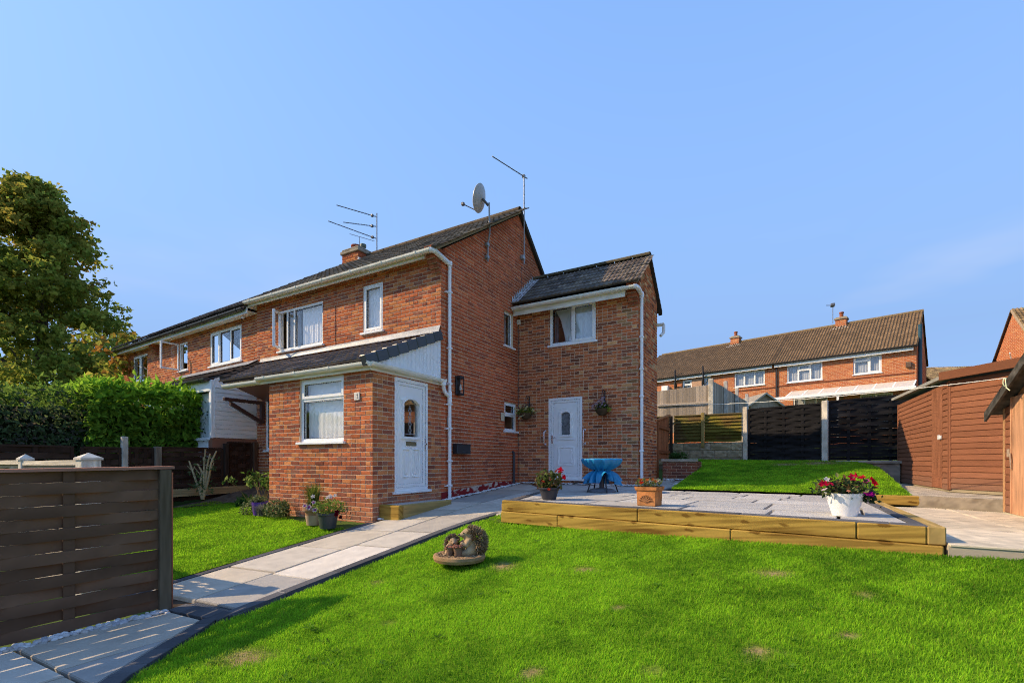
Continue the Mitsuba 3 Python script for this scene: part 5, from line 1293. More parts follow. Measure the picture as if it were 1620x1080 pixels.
# small pointed roof of a garden room behind the fence
gz = thing('summerhouse', 'small grey summerhouse with a pointed roof behind the black fence', 'summerhouse')
g0 = .54 * 20.5 * RG + 20.5 * RF; F_g = Fr(g0, RG, -RF)
emit(f'{gz}__front', F_g.slab(Polygon([(-.62, .8), (.62, .8), (.62, 2.48), (0, 2.92), (-.62, 2.48)]), -.06, 0), 'mat_wood_z', (.36, .28, .20), sub=.12)
emit(f'{gz}__side', [F_g.box(-.62, -.56, .8, 2.47, -1.8, -.061), F_g.box(.56, .62, .8, 2.47, -1.8, -.061)], 'mat_wood_z', (.30, .25, .19))
emit(f'{gz}__roof', [slope([F_g.pts(sg * .78, 2.42, .1), F_g.pts(0, 2.98, .1), F_g.pts(0, 2.98, -1.9), F_g.pts(sg * .78, 2.42, -1.9)], .05) for sg in (-1, 1)], 'mat_rough', (.27, .24, .20))
emit(f'{gz}__trim', [slope([F_g.pts(sg * .8, 2.41, .14), F_g.pts(0, 2.985, .14), F_g.pts(0, 2.985, .105), F_g.pts(sg * .8, 2.41, .105)], .08) for sg in (-1, 1)], 'mat_wood_x', (.52, .44, .34))

# ---- stone wall under the lap fence, brick planter, rust coloured gate panel
wl = thing('stone_wall', 'low weathered stone block wall below the mossy lap fence', 'wall')
emit(f'{wl}__core', box(-3.8, -.92, 14.80, 15.0, -.5, .54), 'mat_rough', (.22, .18, .13))
r = np.random.default_rng(90); z = -.12
for row in range(3):
    x = -3.75
    while x < -.95:
        w = r.uniform(.28, .55); x1 = min(x + w, -.93); h = .215
        v, f = cbox(x, x1 - .012, 14.79 - r.uniform(.0, .02), 14.86, z, z + h - .012, .014)
        v, f = trimesh.remesh.subdivide_to_size(v, f, .07)[:2]; v = v + (meshkit.noise(v * 13, 4) - .5)[:, None] * np.array([0, .02, 0])
        emit(f'{wl}__block', (v, f), 'mat_rough', np.array((.34, .28, .19)) * r.uniform(.65, 1.2) * np.array([1, r.uniform(.94, 1.02), r.uniform(.85, 1)]), vary=.4); x = x1
    z += .218
pl_ = thing('brick_planter', 'low old brick planter at the end of the side path', 'planter')
emit(f'{pl_}__core', box(-2.52, -1.76, 11.915, 12.9, -.8, -.02), 'mat_mortar')
emit(f'{pl_}__coping', cbox(-2.56, -1.72, 11.86, 12.06, -.02, .045, .01), 'mat_concrete', (.46, .40, .30))
PB = bricks(Fr((-2.53, 11.91), (1, 0), (0, -1)), sbox(0, -.72, .78, -.02), -.79, 'old', 91, 3, 1) + bricks(Fr((-1.75, 11.91), (0, 1), (1, 0)), sbox(0, -.72, .9, -.02), -.79, 'old', 92, 3, 1)
for v, f, c in PB: emit(f'{pl_}__brick', (v, f), 'mat_brick', c)
emit(f'{pl_}__soil', box(-2.5, -1.78, 12.07, 12.88, -.02, .0), 'mat_soil')
gt = thing('gate_panel', 'rust orange timber gate panel with a sloping top behind the extension', 'gate')
for i in range(9):
    y0 = 12.35 + i * .157; za = 1.02 + i * .028
    emit(f'{gt}__board', cbox(-2.78, -2.75 + .004 * (i % 2), y0, y0 + .152, .05, za, .004), 'mat_wood_z', np.array(GATE) * rng.uniform(.85, 1.15), sub=.1)
emit(f'{gt}__rail', [cbox(-2.745, -2.71, 12.33, 13.77, z, z + .08, .004) for z in (.2, .85)], 'mat_wood_y', np.array(GATE) * .8)
emit(f'{gt}__post', cbox(-2.80, -2.71, 12.24, 12.34, -.5, 1.02, .006), 'mat_wood_z', np.array(GATE) * .8)
emit(f'{gt}__top', slope([(-2.80, 12.3, 1.06), (-2.80, 13.8, 1.32), (-2.70, 13.8, 1.32), (-2.70, 12.3, 1.06)], .03), 'mat_wood_y', (.46, .18, .07))

# ================================================================== SHEDS AND THE CONCRETE YARD
yard = "concrete_yard"
emit(yard, [box(1.195, 8, 5.10, 8.88, -.86, -.69)], 'mat_concrete', (.47, .40, .30), sub=.5, kind='structure', label='worn concrete slab yard in front of the brown sheds')
r = np.random.default_rng(95)
for i, (x0, x1) in enumerate(((1.2, 2.02), (2.035, 3.2), (3.215, 4.5))):
    for j, (y0, y1) in enumerate(((5.09, 6.3), (6.315, 7.4), (7.415, 8.86))):
        v, f = cbox(x0, x1, y0, y1, -.70, -.675 + r.normal(0, .003), .006)
        emit(f'{yard}__slab', (v, f), 'mat_concrete', np.array((.56, .48, .36)) * r.uniform(.88, 1.1), sub=.11)
stp = thing('concrete_base', 'thick rough concrete base under the brown corner shed', 'step')
poly = Polygon([(1.72, 8.98), (2.62, 8.55), (4.4, 8.5), (4.4, 14.2), (1.95, 14.2), (1.82, 12.5)])
e = trimesh.creation.extrude_polygon(poly, .17, engine='earcut'); v, f = arr(e); v, f = trimesh.remesh.subdivide_to_size(v + [0, 0, -.68], f, .16, max_iter=9)[:2]
v = v + ((meshkit.fbm(v * 7, 3, 2) - .5)[:, None] * np.where(v[:, 2:] < -.53, 1, .15)) * np.array([.05, .05, .02])
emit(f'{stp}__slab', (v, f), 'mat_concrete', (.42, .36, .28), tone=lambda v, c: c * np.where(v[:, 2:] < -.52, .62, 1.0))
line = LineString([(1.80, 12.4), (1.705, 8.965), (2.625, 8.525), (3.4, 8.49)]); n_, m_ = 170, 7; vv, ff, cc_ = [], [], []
for i in range(n_ + 1):
    q = np.array(line.interpolate(i / n_, normalized=True).coords[0]); o_ = np.array([-.7, -.7]) if q[0] < 1.76 and q[1] < 9.02 else (np.array([-1., 0]) if q[1] > 8.97 else np.array([-.43, -.90]))
    for j in range(m_ + 1):
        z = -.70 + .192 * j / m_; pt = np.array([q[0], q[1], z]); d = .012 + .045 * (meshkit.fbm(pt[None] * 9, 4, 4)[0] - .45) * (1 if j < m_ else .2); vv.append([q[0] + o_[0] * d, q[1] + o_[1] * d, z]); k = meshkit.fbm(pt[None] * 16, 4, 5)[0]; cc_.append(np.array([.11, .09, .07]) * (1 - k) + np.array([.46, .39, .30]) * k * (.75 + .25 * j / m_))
for i in range(n_):
    for j in range(m_): a = i * (m_ + 1) + j; ff += [[a, a + m_ + 1, a + m_ + 2], [a, a + m_ + 2, a + 1]]
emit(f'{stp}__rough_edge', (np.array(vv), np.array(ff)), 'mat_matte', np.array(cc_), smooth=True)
cw = thing('concrete_wall', 'low grey concrete retaining wall between the back lawn and the shed', 'wall')
emit(f'{cw}__block', cbox(1.74, 2.36, 13.55, 13.75, -.52, -.06, .01), 'mat_concrete', (.36, .30, .235))
emit(f'{cw}__coping', cbox(1.60, 2.4, 13.5, 13.85, -.06, .0, .01), 'mat_concrete', (.42, .36, .28))
emit(f'{cw}__edge_stone', [cbox(1.60, 1.72, 13.2, 13.5, -.5, -.12, .03), cbox(1.58, 1.70, 12.8, 13.15, -.5, -.3, .03)], 'mat_concrete', (.48, .43, .34))

SH = thing('corner_shed', 'red brown timber corner shed with a plain door on a concrete base', 'shed')
F_s1 = Fr((2.39, 10.13), (0, 1), (-1, 0)); sd = np.array([.605, -.796]); sn = np.array([-.796, -.605]); F_s2 = Fr((2.39, 10.13), sd, sn)
zb_, zt_ = -.47, 1.30


def boards(F, s0, s1, z0, z1, seed, pitch=.0935, bs='mat_wood_y'):
    r = np.random.default_rng(seed); n = int(round((z1 - z0) / pitch))
    for i in range(n):
        za = z0 + i * (z1 - z0) / n; zc = z0 + (i + 1) * (z1 - z0) / n
        p = np.array([(0, za), (.020, za + .002), (.020, za + .02), (.013, zc - .014), (.006, zc - .004), (0, zc - .003)]); m = len(p)
        v = np.vstack([F.pts(np.full(m, s), p[:, 1], p[:, 0]) for s in np.linspace(s0, s1, 12)]); f = []
        for k in range(11):
            for j in range(m): q = (j + 1) % m; f += [[k * m + j, k * m + q, (k + 1) * m + q], [k * m + j, (k + 1) * m + q, (k + 1) * m + j]]
        for j in range(1, m - 1): f += [[0, j, j + 1], [11 * m, 11 * m + j + 1, 11 * m + j]]
        c = np.array(SHED) * r.uniform(.86, 1.12); low = max(0, 1 - i / 2.5); c = c * (1 - .25 * low) + .25 * low * np.array([.2, .17, .14])
        emit(f'{SHK}__board', (v, np.array(f)), bs, c, vary=.10)


SHK = SH

boards(F_s1, .02, .335, zb_, zt_, 1); boards(F_s1, .955, 3.75, zb_, zt_, 2); boards(F_s2, .03, 1.6, zb_ + .02, zt_, 3)
emit(f'{SH}__door', [F_s1.cbox(.345, .945, zb_ + .01, zt_, .0, .022, .004)] + [F_s1.cbox(.345 + .15 * i, .348 + .15 * i, zb_ + .02, zt_ - .02, .022, .0235, .001) for i in range(1, 4)], 'mat_wood_z', np.array(SHED) * 1.05, sub=.12, label='plain door of the corner shed')
emit(f'{SH}__door__latch', [F_s1.cbox(.325, .40, .37, .43, .024, .045, .004), F_s1.cbox(.40, .43, .36, .44, .024, .06, .006)], 'mat_satin', (.60, .60, .60))
emit(f'{SH}__corner_trim', [F_s1.cbox(-.02, .02, zb_, zt_, -.03, .026, .004), F_s2.cbox(.0, .03, zb_, zt_, -.03, .026, .004), F_s1.cbox(3.75, 3.79, zb_, zt_, -.03, .026, .004)], 'mat_wood_z', np.array(SHED) * 1.1)
emit(f'{SH}__floor', [F_s1.box(-.0, 3.77, zb_ - .035, zb_, -.8, .0), F_s2.box(.0, 1.6, zb_ - .03, zb_ + .018, -.3, .004)], 'mat_rough', (.30, .25, .17))
emit(f'{SH}__inner_wall', [F_s1.box(.0, 3.77, zb_, zt_, -.04, -.001), F_s2.box(.0, 1.6, zb_, zt_, -.04, -.001), box(2.6, 5, 13.86, 13.9, zb_, zt_)], 'mat_matte', (.12, .06, .035))
rp = [(2.27, 10.09), (2.27, 14.0), (4.8, 14.0), (4.8, 9.6), (3.42, 8.68)]
rz_ = lambda x, y: 1.335 + .10 * max(0, (x - 2.3) * .3 + (y - 10.1) * .2)
v = np.array([(x, y, rz_(x, y)) for x, y in rp] + [(x, y, rz_(x, y) + .055) for x, y in rp]); n = 5
f = [[0, 2, 1], [0, 3, 2], [0, 4, 3], [5, 6, 7], [5, 7, 8], [5, 8, 9]]
for i in range(n): j = (i + 1) % n; f += [[i, j, j + n], [i, j + n, i + n]]
emit(f'{SH}__roof', (v, np.array(f)), 'mat_rough', (.30, .29, .26), label='grey felt roof of the corner shed')
a0, a1 = np.array([2.275, 10.08, 1.31]), np.array([3.44, 8.66, 1.40])
nv = np.array([sn[0], sn[1], 0])
emit(f'{SH}__fascia', slope([a0 + nv * .05 + [0, 0, .125], a1 + nv * .05 + [0, 0, .065], a1 + [0, 0, .065], a0 + [0, 0, .125]], .13), 'mat_wood_y', np.array(SHED) * .7)

S2 = thing('garden_shed', 'orange brown timber shed at the right edge with a black felt verge', 'shed'); SHK = S2
F_s3 = Fr((2.53, 8.42), (0, -1), (-1, 0))
boards(F_s3, .03, .22, -.655, .70, 5); 
emit(f'{S2}__door', [F_s3.cbox(.23, 1.0, -.66, .80, .0, .022, .004), F_s3.cbox(.23, .26, -.66, .80, .022, .034, .003)], 'mat_wood_z', (.48, .26, .15), sub=.1, label='smooth light brown shed door')
emit(f'{S2}__wall', [F_s3.slab(Polygon([(0, -.66), (2.4, -.66), (2.4, .66), (1.2, 1.21), (0, .66)]), -.05, -.001), box(2.58, 5, 8.38, 8.418, -.66, .66)], 'mat_wood_y', (.36, .18, .08))
emit(f'{S2}__corner_trim', F_s3.cbox(-.012, .03, -.66, .68, -.04, .026, .004), 'mat_wood_z', (.42, .24, .12))
emit(f'{S2}__floor', F_s3.cbox(-.0, 2.4, -.69, -.66, -.4, .03, .004), 'mat_rough', (.45, .40, .28))
emit(f'{S2}__latch', [F_s3.cbox(.13, .20, .05, .15, .021, .034, .003), F_s3.cbox(.20, .27, .07, .10, .034, .046, .003), tube([F_s3.pts(.27, .09, .045), F_s3.pts(.29, -.02, .045), F_s3.pts(.28, -.1, .04)], .008)], 'mat_satin', (.34, .25, .18))
vr = []
for sg in (0, 1):
    for d0, d1 in ((-2.6, .16),):
        p0, p1 = ((-.14, .60), (1.2, 1.245)) if sg == 0 else ((2.54, .60), (1.2, 1.245))
        vr.append(slope([F_s3.pts(p0[0], p0[1] + .04, d0), F_s3.pts(p1[0], p1[1] + .04, d0), F_s3.pts(p1[0], p1[1] + .04, d1), F_s3.pts(p0[0], p0[1] + .04, d1)], .035))
vr.append(slope([F_s3.pts(-.15, .645, .165), F_s3.pts(1.2, 1.29, .165), F_s3.pts(1.2, 1.29, .14), F_s3.pts(-.15, .645, .14)], .12))
emit(f'{S2}__roof', vr, 'mat_rough', (.075, .07, .062), vary=.6, sub=.08, label='black felt roof edge of the right hand shed')
wl_ = thing('washing_line', 'pale washing line strung from the right hand shed to the extension', 'washing line')
e0, e1 = np.array(F_s3.pts(.55, 1.0, .17)), np.array([EX + .03, 11.3, 1.33]); s = np.linspace(0, 1, 24)
emit(f'{wl_}__line', tube(e0 + (e1 - e0) * s[:, None] - np.c_[0 * s, 0 * s, .10 * 4 * s * (1 - s)], .0045, 6), 'mat_satin', (.80, .78, .70))
emit(f'{wl_}__hook', [tube([e0 + (np.array([.02 * math.cos(a), .0, .05 * math.sin(a) - .05])) for a in np.linspace(0, 6, 12)], .006, 6), tube([e0 + [0, 0, 0], e0 + [.0, -.03, -.12], e0 + [.02, -.06, -.16]], .006, 6)], 'mat_satin', (.55, .62, .40))

# ================================================================== PLANTS
def leaves(p, size, r, cols, narrow=.45, up=.3, droop=0., normals=None, jit=.9):
    """bent two-sided leaves at the points p, each its own tone"""
    n = len(p); d = r.normal(size=(n, 3)) * jit
    if normals is not None: d += normals
    d[:, 2] += up; d /= np.linalg.norm(d, axis=1, keepdims=True)
    t = r.normal(size=(n, 3)); t[:, 2] -= droop; t -= (t * d).sum(1, keepdims=True) * d; t /= np.linalg.norm(t, axis=1, keepdims=True); b = np.cross(d, t)
    s = (size * r.uniform(.6, 1.3, n))[:, None]
    q = np.stack([p, p + t * s * .45 + b * s * narrow * .5 + d * s * .08, p + t * s + d * -s * .10, p + t * s * .45 - b * s * narrow * .5 + d * s * .08], 1)
    k = (np.arange(n) * 4)[:, None]; f = np.vstack([k + [[0, 1, 2]], k + [[0, 2, 3]]])
    c = np.array(cols)[r.integers(len(cols), size=n)] * r.uniform(.65, 1.3, (n, 1))
    return q.reshape(-1, 3), f, np.repeat(np.clip(c, 0, .9), 4, 0)


def merge(lst): v, f = cat([(a, b) for a, b, _ in lst]); return v, f, np.vstack([c for _, _, c in lst])


def blob(c, rad, n, r, shell=.55):
    d = r.normal(size=(n, 3)); d /= np.linalg.norm(d, axis=1, keepdims=True); k = (shell + (1 - shell) * r.random(n) ** .6)[:, None]
    return np.asarray(c) + d * k * np.asarray(rad), d


def tuft(c, h, n, spread, r, cols, w=.006):
    """arching grass-like blades"""
    az = r.uniform(0, 6.283, n); hh = h * r.uniform(.6, 1.15, n); out = spread * r.uniform(.1, 1, n); vs = []; b0 = np.asarray(c) + np.c_[r.normal(0, .03, n), r.normal(0, .03, n), np.zeros(n)]
    dx = np.c_[np.cos(az), np.sin(az), np.zeros(n)]; sx = np.c_[-np.sin(az), np.cos(az), np.zeros(n)]
    P_ = [b0 + dx * (out * k ** 1.8)[:, None] + np.c_[np.zeros(n), np.zeros(n), hh * (k - .25 * k ** 3)] for k in (np.zeros(n), np.full(n, .5), np.ones(n))]
    q = np.stack([P_[0] - sx * w, P_[0] + sx * w, P_[1] - sx * w * .8, P_[1] + sx * w * .8, P_[2]], 1); k = (np.arange(n) * 5)[:, None]
    f = np.vstack([k + [[0, 1, 3]], k + [[0, 3, 2]], k + [[2, 3, 4]]]); cc = np.array(cols)[r.integers(len(cols), size=n)] * r.uniform(.7, 1.25, (n, 1))
    return q.reshape(-1, 3), f, np.repeat(cc, 5, 0)


def blooms(pts, rad, col, r, eye=None, petals=5, face=None):
    """open flowers of broad petals facing outwards and up"""
    out = []
    for p in pts:
        d = np.array([r.normal(0, .4), r.normal(0, .4), .6]) + (np.asarray(face) if face is not None else np.array([.3, -.6, .2])); d /= np.linalg.norm(d)
        t = np.cross(d, r.normal(size=3)); t /= np.linalg.norm(t); b = np.cross(d, t); R = rad * r.uniform(.75, 1.2); vs, f, c = [p - d * R * .25], [], [np.array(eye if eye is not None else np.array(col) * .6)]
        m = petals * 3; g = np.arange(m) * 2 * math.pi / m + r.uniform(0, 6)
        for i, a in enumerate(g):
            rr = R * (.62 if i % 3 == 0 else 1.) * r.uniform(.92, 1.08); vs.append(p + rr * (math.cos(a) * t + math.sin(a) * b) + d * R * r.uniform(-.1, .15)); c.append(np.array(col) * r.uniform(.8, 1.1))
        if eye is not None:
            e0 = len(vs)
            for a in g: vs.append(p - d * R * .05 + .42 * R * (math.cos(a) * t + math.sin(a) * b)); c.append(np.array(eye))
            for i in range(m): j = (i + 1) % m; f += [[0, e0 + i, e0 + j], [e0 + i, 1 + i, 1 + j], [e0 + i, 1 + j, e0 + j]]
        else:
            for i in range(m): f.append([0, 1 + i, 1 + (i + 1) % m])
        out.append((np.array(vs), np.array(f), np.array(c)))
    return out


def foliage(key, part, lst, bsdf='mat_leaf', **k):
    v, f, c = merge(lst) if isinstance(lst, list) else lst
    return emit(f'{key}__{part}', (v, f), bsdf, c, **k)


def flowers(key, lst, name='flower'):
    for v, f, c in lst: emit(f'{key}__{name}', (v, f), 'mat_leaf', c)


# ---- the big autumn tree on the left
tr = thing('maple_tree', 'tall broad tree with green leaves turning yellow and orange on the left', 'tree')
r = np.random.default_rng(300); tc = np.array([-29.0, 7.6])
tk = []
base = np.array([tc[0], tc[1], -1.2])
tk.append(tube([base, base + [.1, 0, 2.5], base + [.0, .2, 5.5], base + [.2, .2, 9.5], base + [.1, .1, 13.2]], [.42, .34, .27, .16, .05], 10))
tips = []
for i in range(26):
    h = 2.6 + 9.5 * i / 26; a = i * 2.4; ln = float(np.interp(h + 1.5, [1, 3, 5, 6.5, 8.75, 10.7, 12.2, 13.2], [3.2, 3.6, 3.7, 3.0, 2.6, 1.6, .6, .2])) * r.uniform(.7, .95); st_ = base + [.1, .15, h]; e_ = st_ + [math.cos(a) * ln, math.sin(a) * ln, ln * .45]
    m_ = (st_ + e_) / 2 + [0, 0, -.15 * ln * .3]; tk.append(tube([st_, m_, e_], [.10, .06, .02], 6)); tips.append(e_); tips.append(m_ + r.normal(0, .4, 3))
emit(f'{tr}__trunk', tk, 'mat_rough', (.11, .09, .07), vary=.4)
pts, nor = [], []
RZ = lambda z: np.interp(z, [0, 1, 3, 5, 6.5, 8.75, 10.7, 12.2, 13.2], [3.0, 3.9, 4.6, 4.7, 3.7, 3.2, 2.4, 1.3, .25])
for i in range(900):
    z = r.uniform(.4, 13.6); a = r.uniform(0, 6.283); R = RZ(z) * (.82 + .75 * (meshkit.fbm(np.array([[math.cos(a) * 1.6, math.sin(a) * 1.6, z * .55]]), 3, 2)[0] - .38)); q = R * math.sqrt(r.uniform(.10, 1.0)); rad = np.array([math.cos(a), math.sin(a), 0]); c0 = base + rad * q + [0, 0, z]
    if meshkit.noise(c0[None] * .8, 5)[0] < .42: continue
    L_ = r.uniform(.45, 1.05); m = int(95 * L_) + 16; t_ = r.uniform(-.5, .5, m)[:, None] * L_; tw = rad * .8 + r.normal(0, .45, 3); tw[2] = r.uniform(-.05, .45); tw /= np.linalg.norm(tw)
    p = c0 + tw * t_ * 1.5 + r.normal(0, 1, (m, 3)) * np.array([.20, .20, .11]) * (1.15 - np.abs(t_ / L_)); p[:, 2] -= .12 * t_[:, 0] ** 2; pts.append(p); nor.append(np.tile([0, 0, 1.], (m, 1)))
# loose sprigs towards the house
for i in range(120):
    z = r.uniform(1.8, 6.2); c0 = base + [3.2 + 6.2 * r.random() ** 1.6 * (1 - .09 * abs(z - 4.4)), r.uniform(-.6, 2.4), z]
    p, d = blob(c0, (.55, .45, .2), 44, r, .1); pts.append(p); nor.append(d)
pts = np.vstack(pts); nor = np.vstack(nor)
hue = meshkit.fbm(pts * .55 + 9, 3, 8); hn = np.clip((pts[:, 2] + 1) / 13, 0, 1)
v, f, c = leaves(pts, .20, r, [(.24, .30, .045), (.31, .35, .06), (.38, .37, .07), (.17, .23, .04)], .8, .5, .3)
orange = np.clip((hue - .54) * 5, 0, 1) * np.clip(1.2 - hn * .6, 0, 1); yel = np.clip((hn - .30) * 1.1, 0, .75) * (meshkit.fbm(pts * 1.1, 2, 5) > .42)
mixc = np.repeat(np.stack([orange * (r.random(len(pts)) < .45), yel * (r.random(len(pts)) < .6)], 1), 4, 0)
c = c * (1 - mixc[:, 1:] * .8) + mixc[:, 1:] * .8 * np.array([.36, .28, .05]); c = c * (1 - mixc[:, :1] * .8) + mixc[:, :1] * .8 * np.array([.42, .16, .04])
emit(f'{tr}__crown', (v, f), 'mat_leaf', c, kind='stuff')

# ---- hedges
def hedge(key, label, box_, n, size, cols, seed, narrow, top_cols=None, core=(.015, .022, .01), wob=.22, sprigs=0, up=.5):
    k = thing(key, label, 'hedge'); r = np.random.default_rng(seed); x0, x1, y0, y1, z0, z1 = box_
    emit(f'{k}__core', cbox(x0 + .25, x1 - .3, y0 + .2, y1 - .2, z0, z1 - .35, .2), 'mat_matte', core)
    sides = r.random(n); p = np.zeros((n, 3)); nm = np.zeros((n, 3))
    a = sides < .60; b = (sides >= .60) & (sides < .82); e = sides >= .82
    p[a] = np.c_[np.full(a.sum(), x1), r.uniform(y0, y1, a.sum()), r.uniform(z0, z1, a.sum())]; nm[a, 0] = 1
    p[b] = np.c_[r.uniform(x0, x1, b.sum()), r.uniform(y0, y1, b.sum()), np.full(b.sum(), z1)]; nm[b, 2] = 1
    p[e] = np.c_[r.uniform(x0, x1, e.sum()), np.where(r.random(e.sum()) < .5, y0, y1), r.uniform(z0, z1, e.sum())]; nm[e, 1] = np.sign(p[e, 1] - (y0 + y1) / 2)
    w = (meshkit.fbm(p * 1.4, 3, 4) - .5) * 2 * wob + r.normal(0, .05, n) - .16 * r.random(n); p = p + nm * w[:, None]
    v, f, c = leaves(p, size, r, cols, narrow, up, .4, nm * 1.1, .7)
    L = [(v, f, c)]
    if top_cols:
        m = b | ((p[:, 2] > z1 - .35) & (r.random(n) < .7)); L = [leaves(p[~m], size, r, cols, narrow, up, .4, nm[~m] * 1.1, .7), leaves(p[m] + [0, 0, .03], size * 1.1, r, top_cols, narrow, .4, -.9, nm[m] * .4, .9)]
    for i in range(sprigs):
        q = np.array([r.uniform(x1 - .5, x1), r.uniform(y0, y1), z1]); hh = r.uniform(.12, .42); m = 9
        pp = q + np.c_[r.normal(0, .03, m), r.normal(0, .03, m), np.linspace(0, hh, m)]; L.append(leaves(pp, size * 1.1, r, top_cols or cols, narrow, .2, -1.0))
    foliage(k, 'foliage', L, kind='stuff'); return k


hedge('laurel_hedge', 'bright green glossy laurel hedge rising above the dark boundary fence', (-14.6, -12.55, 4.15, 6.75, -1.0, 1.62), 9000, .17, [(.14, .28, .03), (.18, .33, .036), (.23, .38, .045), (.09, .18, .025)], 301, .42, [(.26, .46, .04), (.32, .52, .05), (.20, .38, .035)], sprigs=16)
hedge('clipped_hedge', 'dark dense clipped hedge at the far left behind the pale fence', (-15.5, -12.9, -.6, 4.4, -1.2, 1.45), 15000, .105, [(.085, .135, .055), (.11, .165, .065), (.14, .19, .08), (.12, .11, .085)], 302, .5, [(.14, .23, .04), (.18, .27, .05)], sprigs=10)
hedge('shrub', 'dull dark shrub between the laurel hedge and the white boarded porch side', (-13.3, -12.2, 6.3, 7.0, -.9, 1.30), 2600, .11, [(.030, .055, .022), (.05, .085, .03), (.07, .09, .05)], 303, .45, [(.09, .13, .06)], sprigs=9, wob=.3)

# ---- soil bed and the plants in front of the porch
bed = Polygon([(-11.62, 5.2), (-11.62, 7.15), (-8.5, 7.15), (-8.5, 5.35), (-9.2, 5.75), (-10.6, 5.9), (-11.0, 5.2)])
v, f = trimesh.creation.triangulate_polygon(bed, engine='earcut'); v, f = trimesh.remesh.subdivide_to_size(np.c_[v, P(v[:, 1]) + .02], f, .12)[:2]
v[:, 2] += .06 * meshkit.fbm(v * 3, 3, 1) - .035 + .10 * np.clip((v[:, 1] - 5.9) / .8, 0, 1)
emit('soil_bed', (v, f), 'mat_soil', (.15, .105, .07), kind='structure')
sh = thing('pruned_shrub', 'hard pruned pale stemmed shrub with few leaves in the soil bed', 'shrub'); r = np.random.default_rng(310); b0 = np.array([-11.0, 5.55, -.86])
tb, lp_ = [], []
for i, (dx, dz, hh) in enumerate(((-.30, .0, .86), (-.12, .05, .80), (.06, .02, 1.12), (.16, -.02, 1.02), (.30, .04, 1.08))):
    a = b0 + [0, 0, .02]; m_ = b0 + RGT * dx * .45 + [0, .0, hh * .45]; e_ = b0 + RGT * dx + [0, 0, hh]; tb.append(tube([a, (a + m_) / 2 + r.normal(0, .015, 3), m_, (m_ + e_) / 2 + r.normal(0, .02, 3), e_], [.035, .028, .024, .02, .015], 7))
    for k in range(2): q = m_ + (e_ - m_) * r.uniform(.3, .8); tb.append(tube([q, q + RGT * r.uniform(-.12, .12) + [0, 0, .12]], [.009, .006], 5))
    lp_.append(m_ + (e_ - m_) * r.uniform(0, .9, (16, 1)) + r.normal(0, .05, (16, 3))); lp_.append(b0 + RGT * dx * .4 + [0, 0, .3] + r.normal(0, .09, (14, 3)))
emit(f'{sh}__stem', tb, 'mat_rough', (.44, .33, .19), vary=.3)
foliage(sh, 'foliage', leaves(np.vstack(lp_), .085, r, [(.12, .19, .07), (.16, .22, .10), (.10, .15, .06)], .5))

pl1 = thing('hydrangea', 'leafy green bush with long stems at the left corner of the porch', 'plant'); r = np.random.default_rng(311); L, tb = [], []
for i in range(22):
    a = r.uniform(0, 6.28); b0 = np.array([-9.15 + r.normal(0, .12), 5.85 + r.normal(0, .1), -.9]); e_ = b0 + [math.cos(a) * r.uniform(.2, .62), math.sin(a) * r.uniform(.1, .4), r.uniform(.35, .72)]
    tb.append(tube([b0, (b0 + e_) / 2 + [0, 0, .06], e_], [.008, .006, .004], 5)); p, d = blob(e_, (.13, .13, .07), 16, r, .3); L.append(leaves(p, .10, r, [(.09, .17, .03), (.14, .22, .05), (.20, .26, .08), (.06, .12, .03)], .65, .8))
foliage(pl1, 'foliage', L); emit(f'{pl1}__stem', tb, 'mat_matte', (.24, .16, .08))
for x, y, h, sp, n, lab in ((-8.75, 5.38, .42, .30, 260, 'green and amber ornamental grass in front of the hydrangea'), (-7.75, 5.28, .38, .20, 200, 'yellow green grass tuft against the porch wall behind the variegated bush')):
    g_ = thing('ornamental_grass', lab, 'plant'); r = np.random.default_rng(int(320 + h * 100)); foliage(g_, 'blades', tuft((x, y, P(y)), h, n, sp, r, [(.16, .22, .05), (.24, .24, .06), (.10, .16, .04), (.28, .20, .08)], .006), kind='stuff')
va = thing('variegated_bush', 'low bush with small cream edged leaves on the lawn edge by the porch', 'plant'); r = np.random.default_rng(330); L = []
for c0, rad, n in (((-7.72, 5.12, -.84), (.24, .20, .17), 620), ((-8.02, 5.2, -.90), (.18, .15, .1), 260), ((-8.72, 5.2, -.92), (.16, .15, .16), 260)):
    p, d = blob(c0, rad, n, r, .5); L.append(leaves(p, .045, r, [(.10, .15, .06), (.40, .40, .22), (.16, .21, .09), (.07, .11, .04)], .55, .3, 0, d * .8))
foliage(va, 'foliage', L, kind='stuff')
lv = thing('lavender', 'grey leaved lavender beside the purple pot', 'plant'); r = np.random.default_rng(331)
foliage(lv, 'blades', tuft((-8.22, 5.16, -1.0), .30, 420, .28, r, [(.20, .21, .19), (.28, .27, .27), (.15, .17, .13)], .005), kind='stuff')
lb = thing('leafy_plant', 'small dark green plant at the back edge of the garden lawn', 'plant'); r = np.random.default_rng(332); p, d = blob((-9.75, 5.75, -.86), (.30, .2, .12), 160, r, .2)
foliage(lb, 'foliage', leaves(p, .14, r, [(.05, .12, .03), (.08, .16, .04)], .35, .5))
wd = thing('silver_plant', 'pale silvery plant beside the end of the dark woven panel', 'plant'); r = np.random.default_rng(333); p, d = blob((-11.2, 4.7, -.92), (.25, .25, .22), 200, r, .2)
foliage(wd, 'foliage', leaves(p, .08, r, [(.22, .26, .22), (.14, .20, .12)], .4, .5))


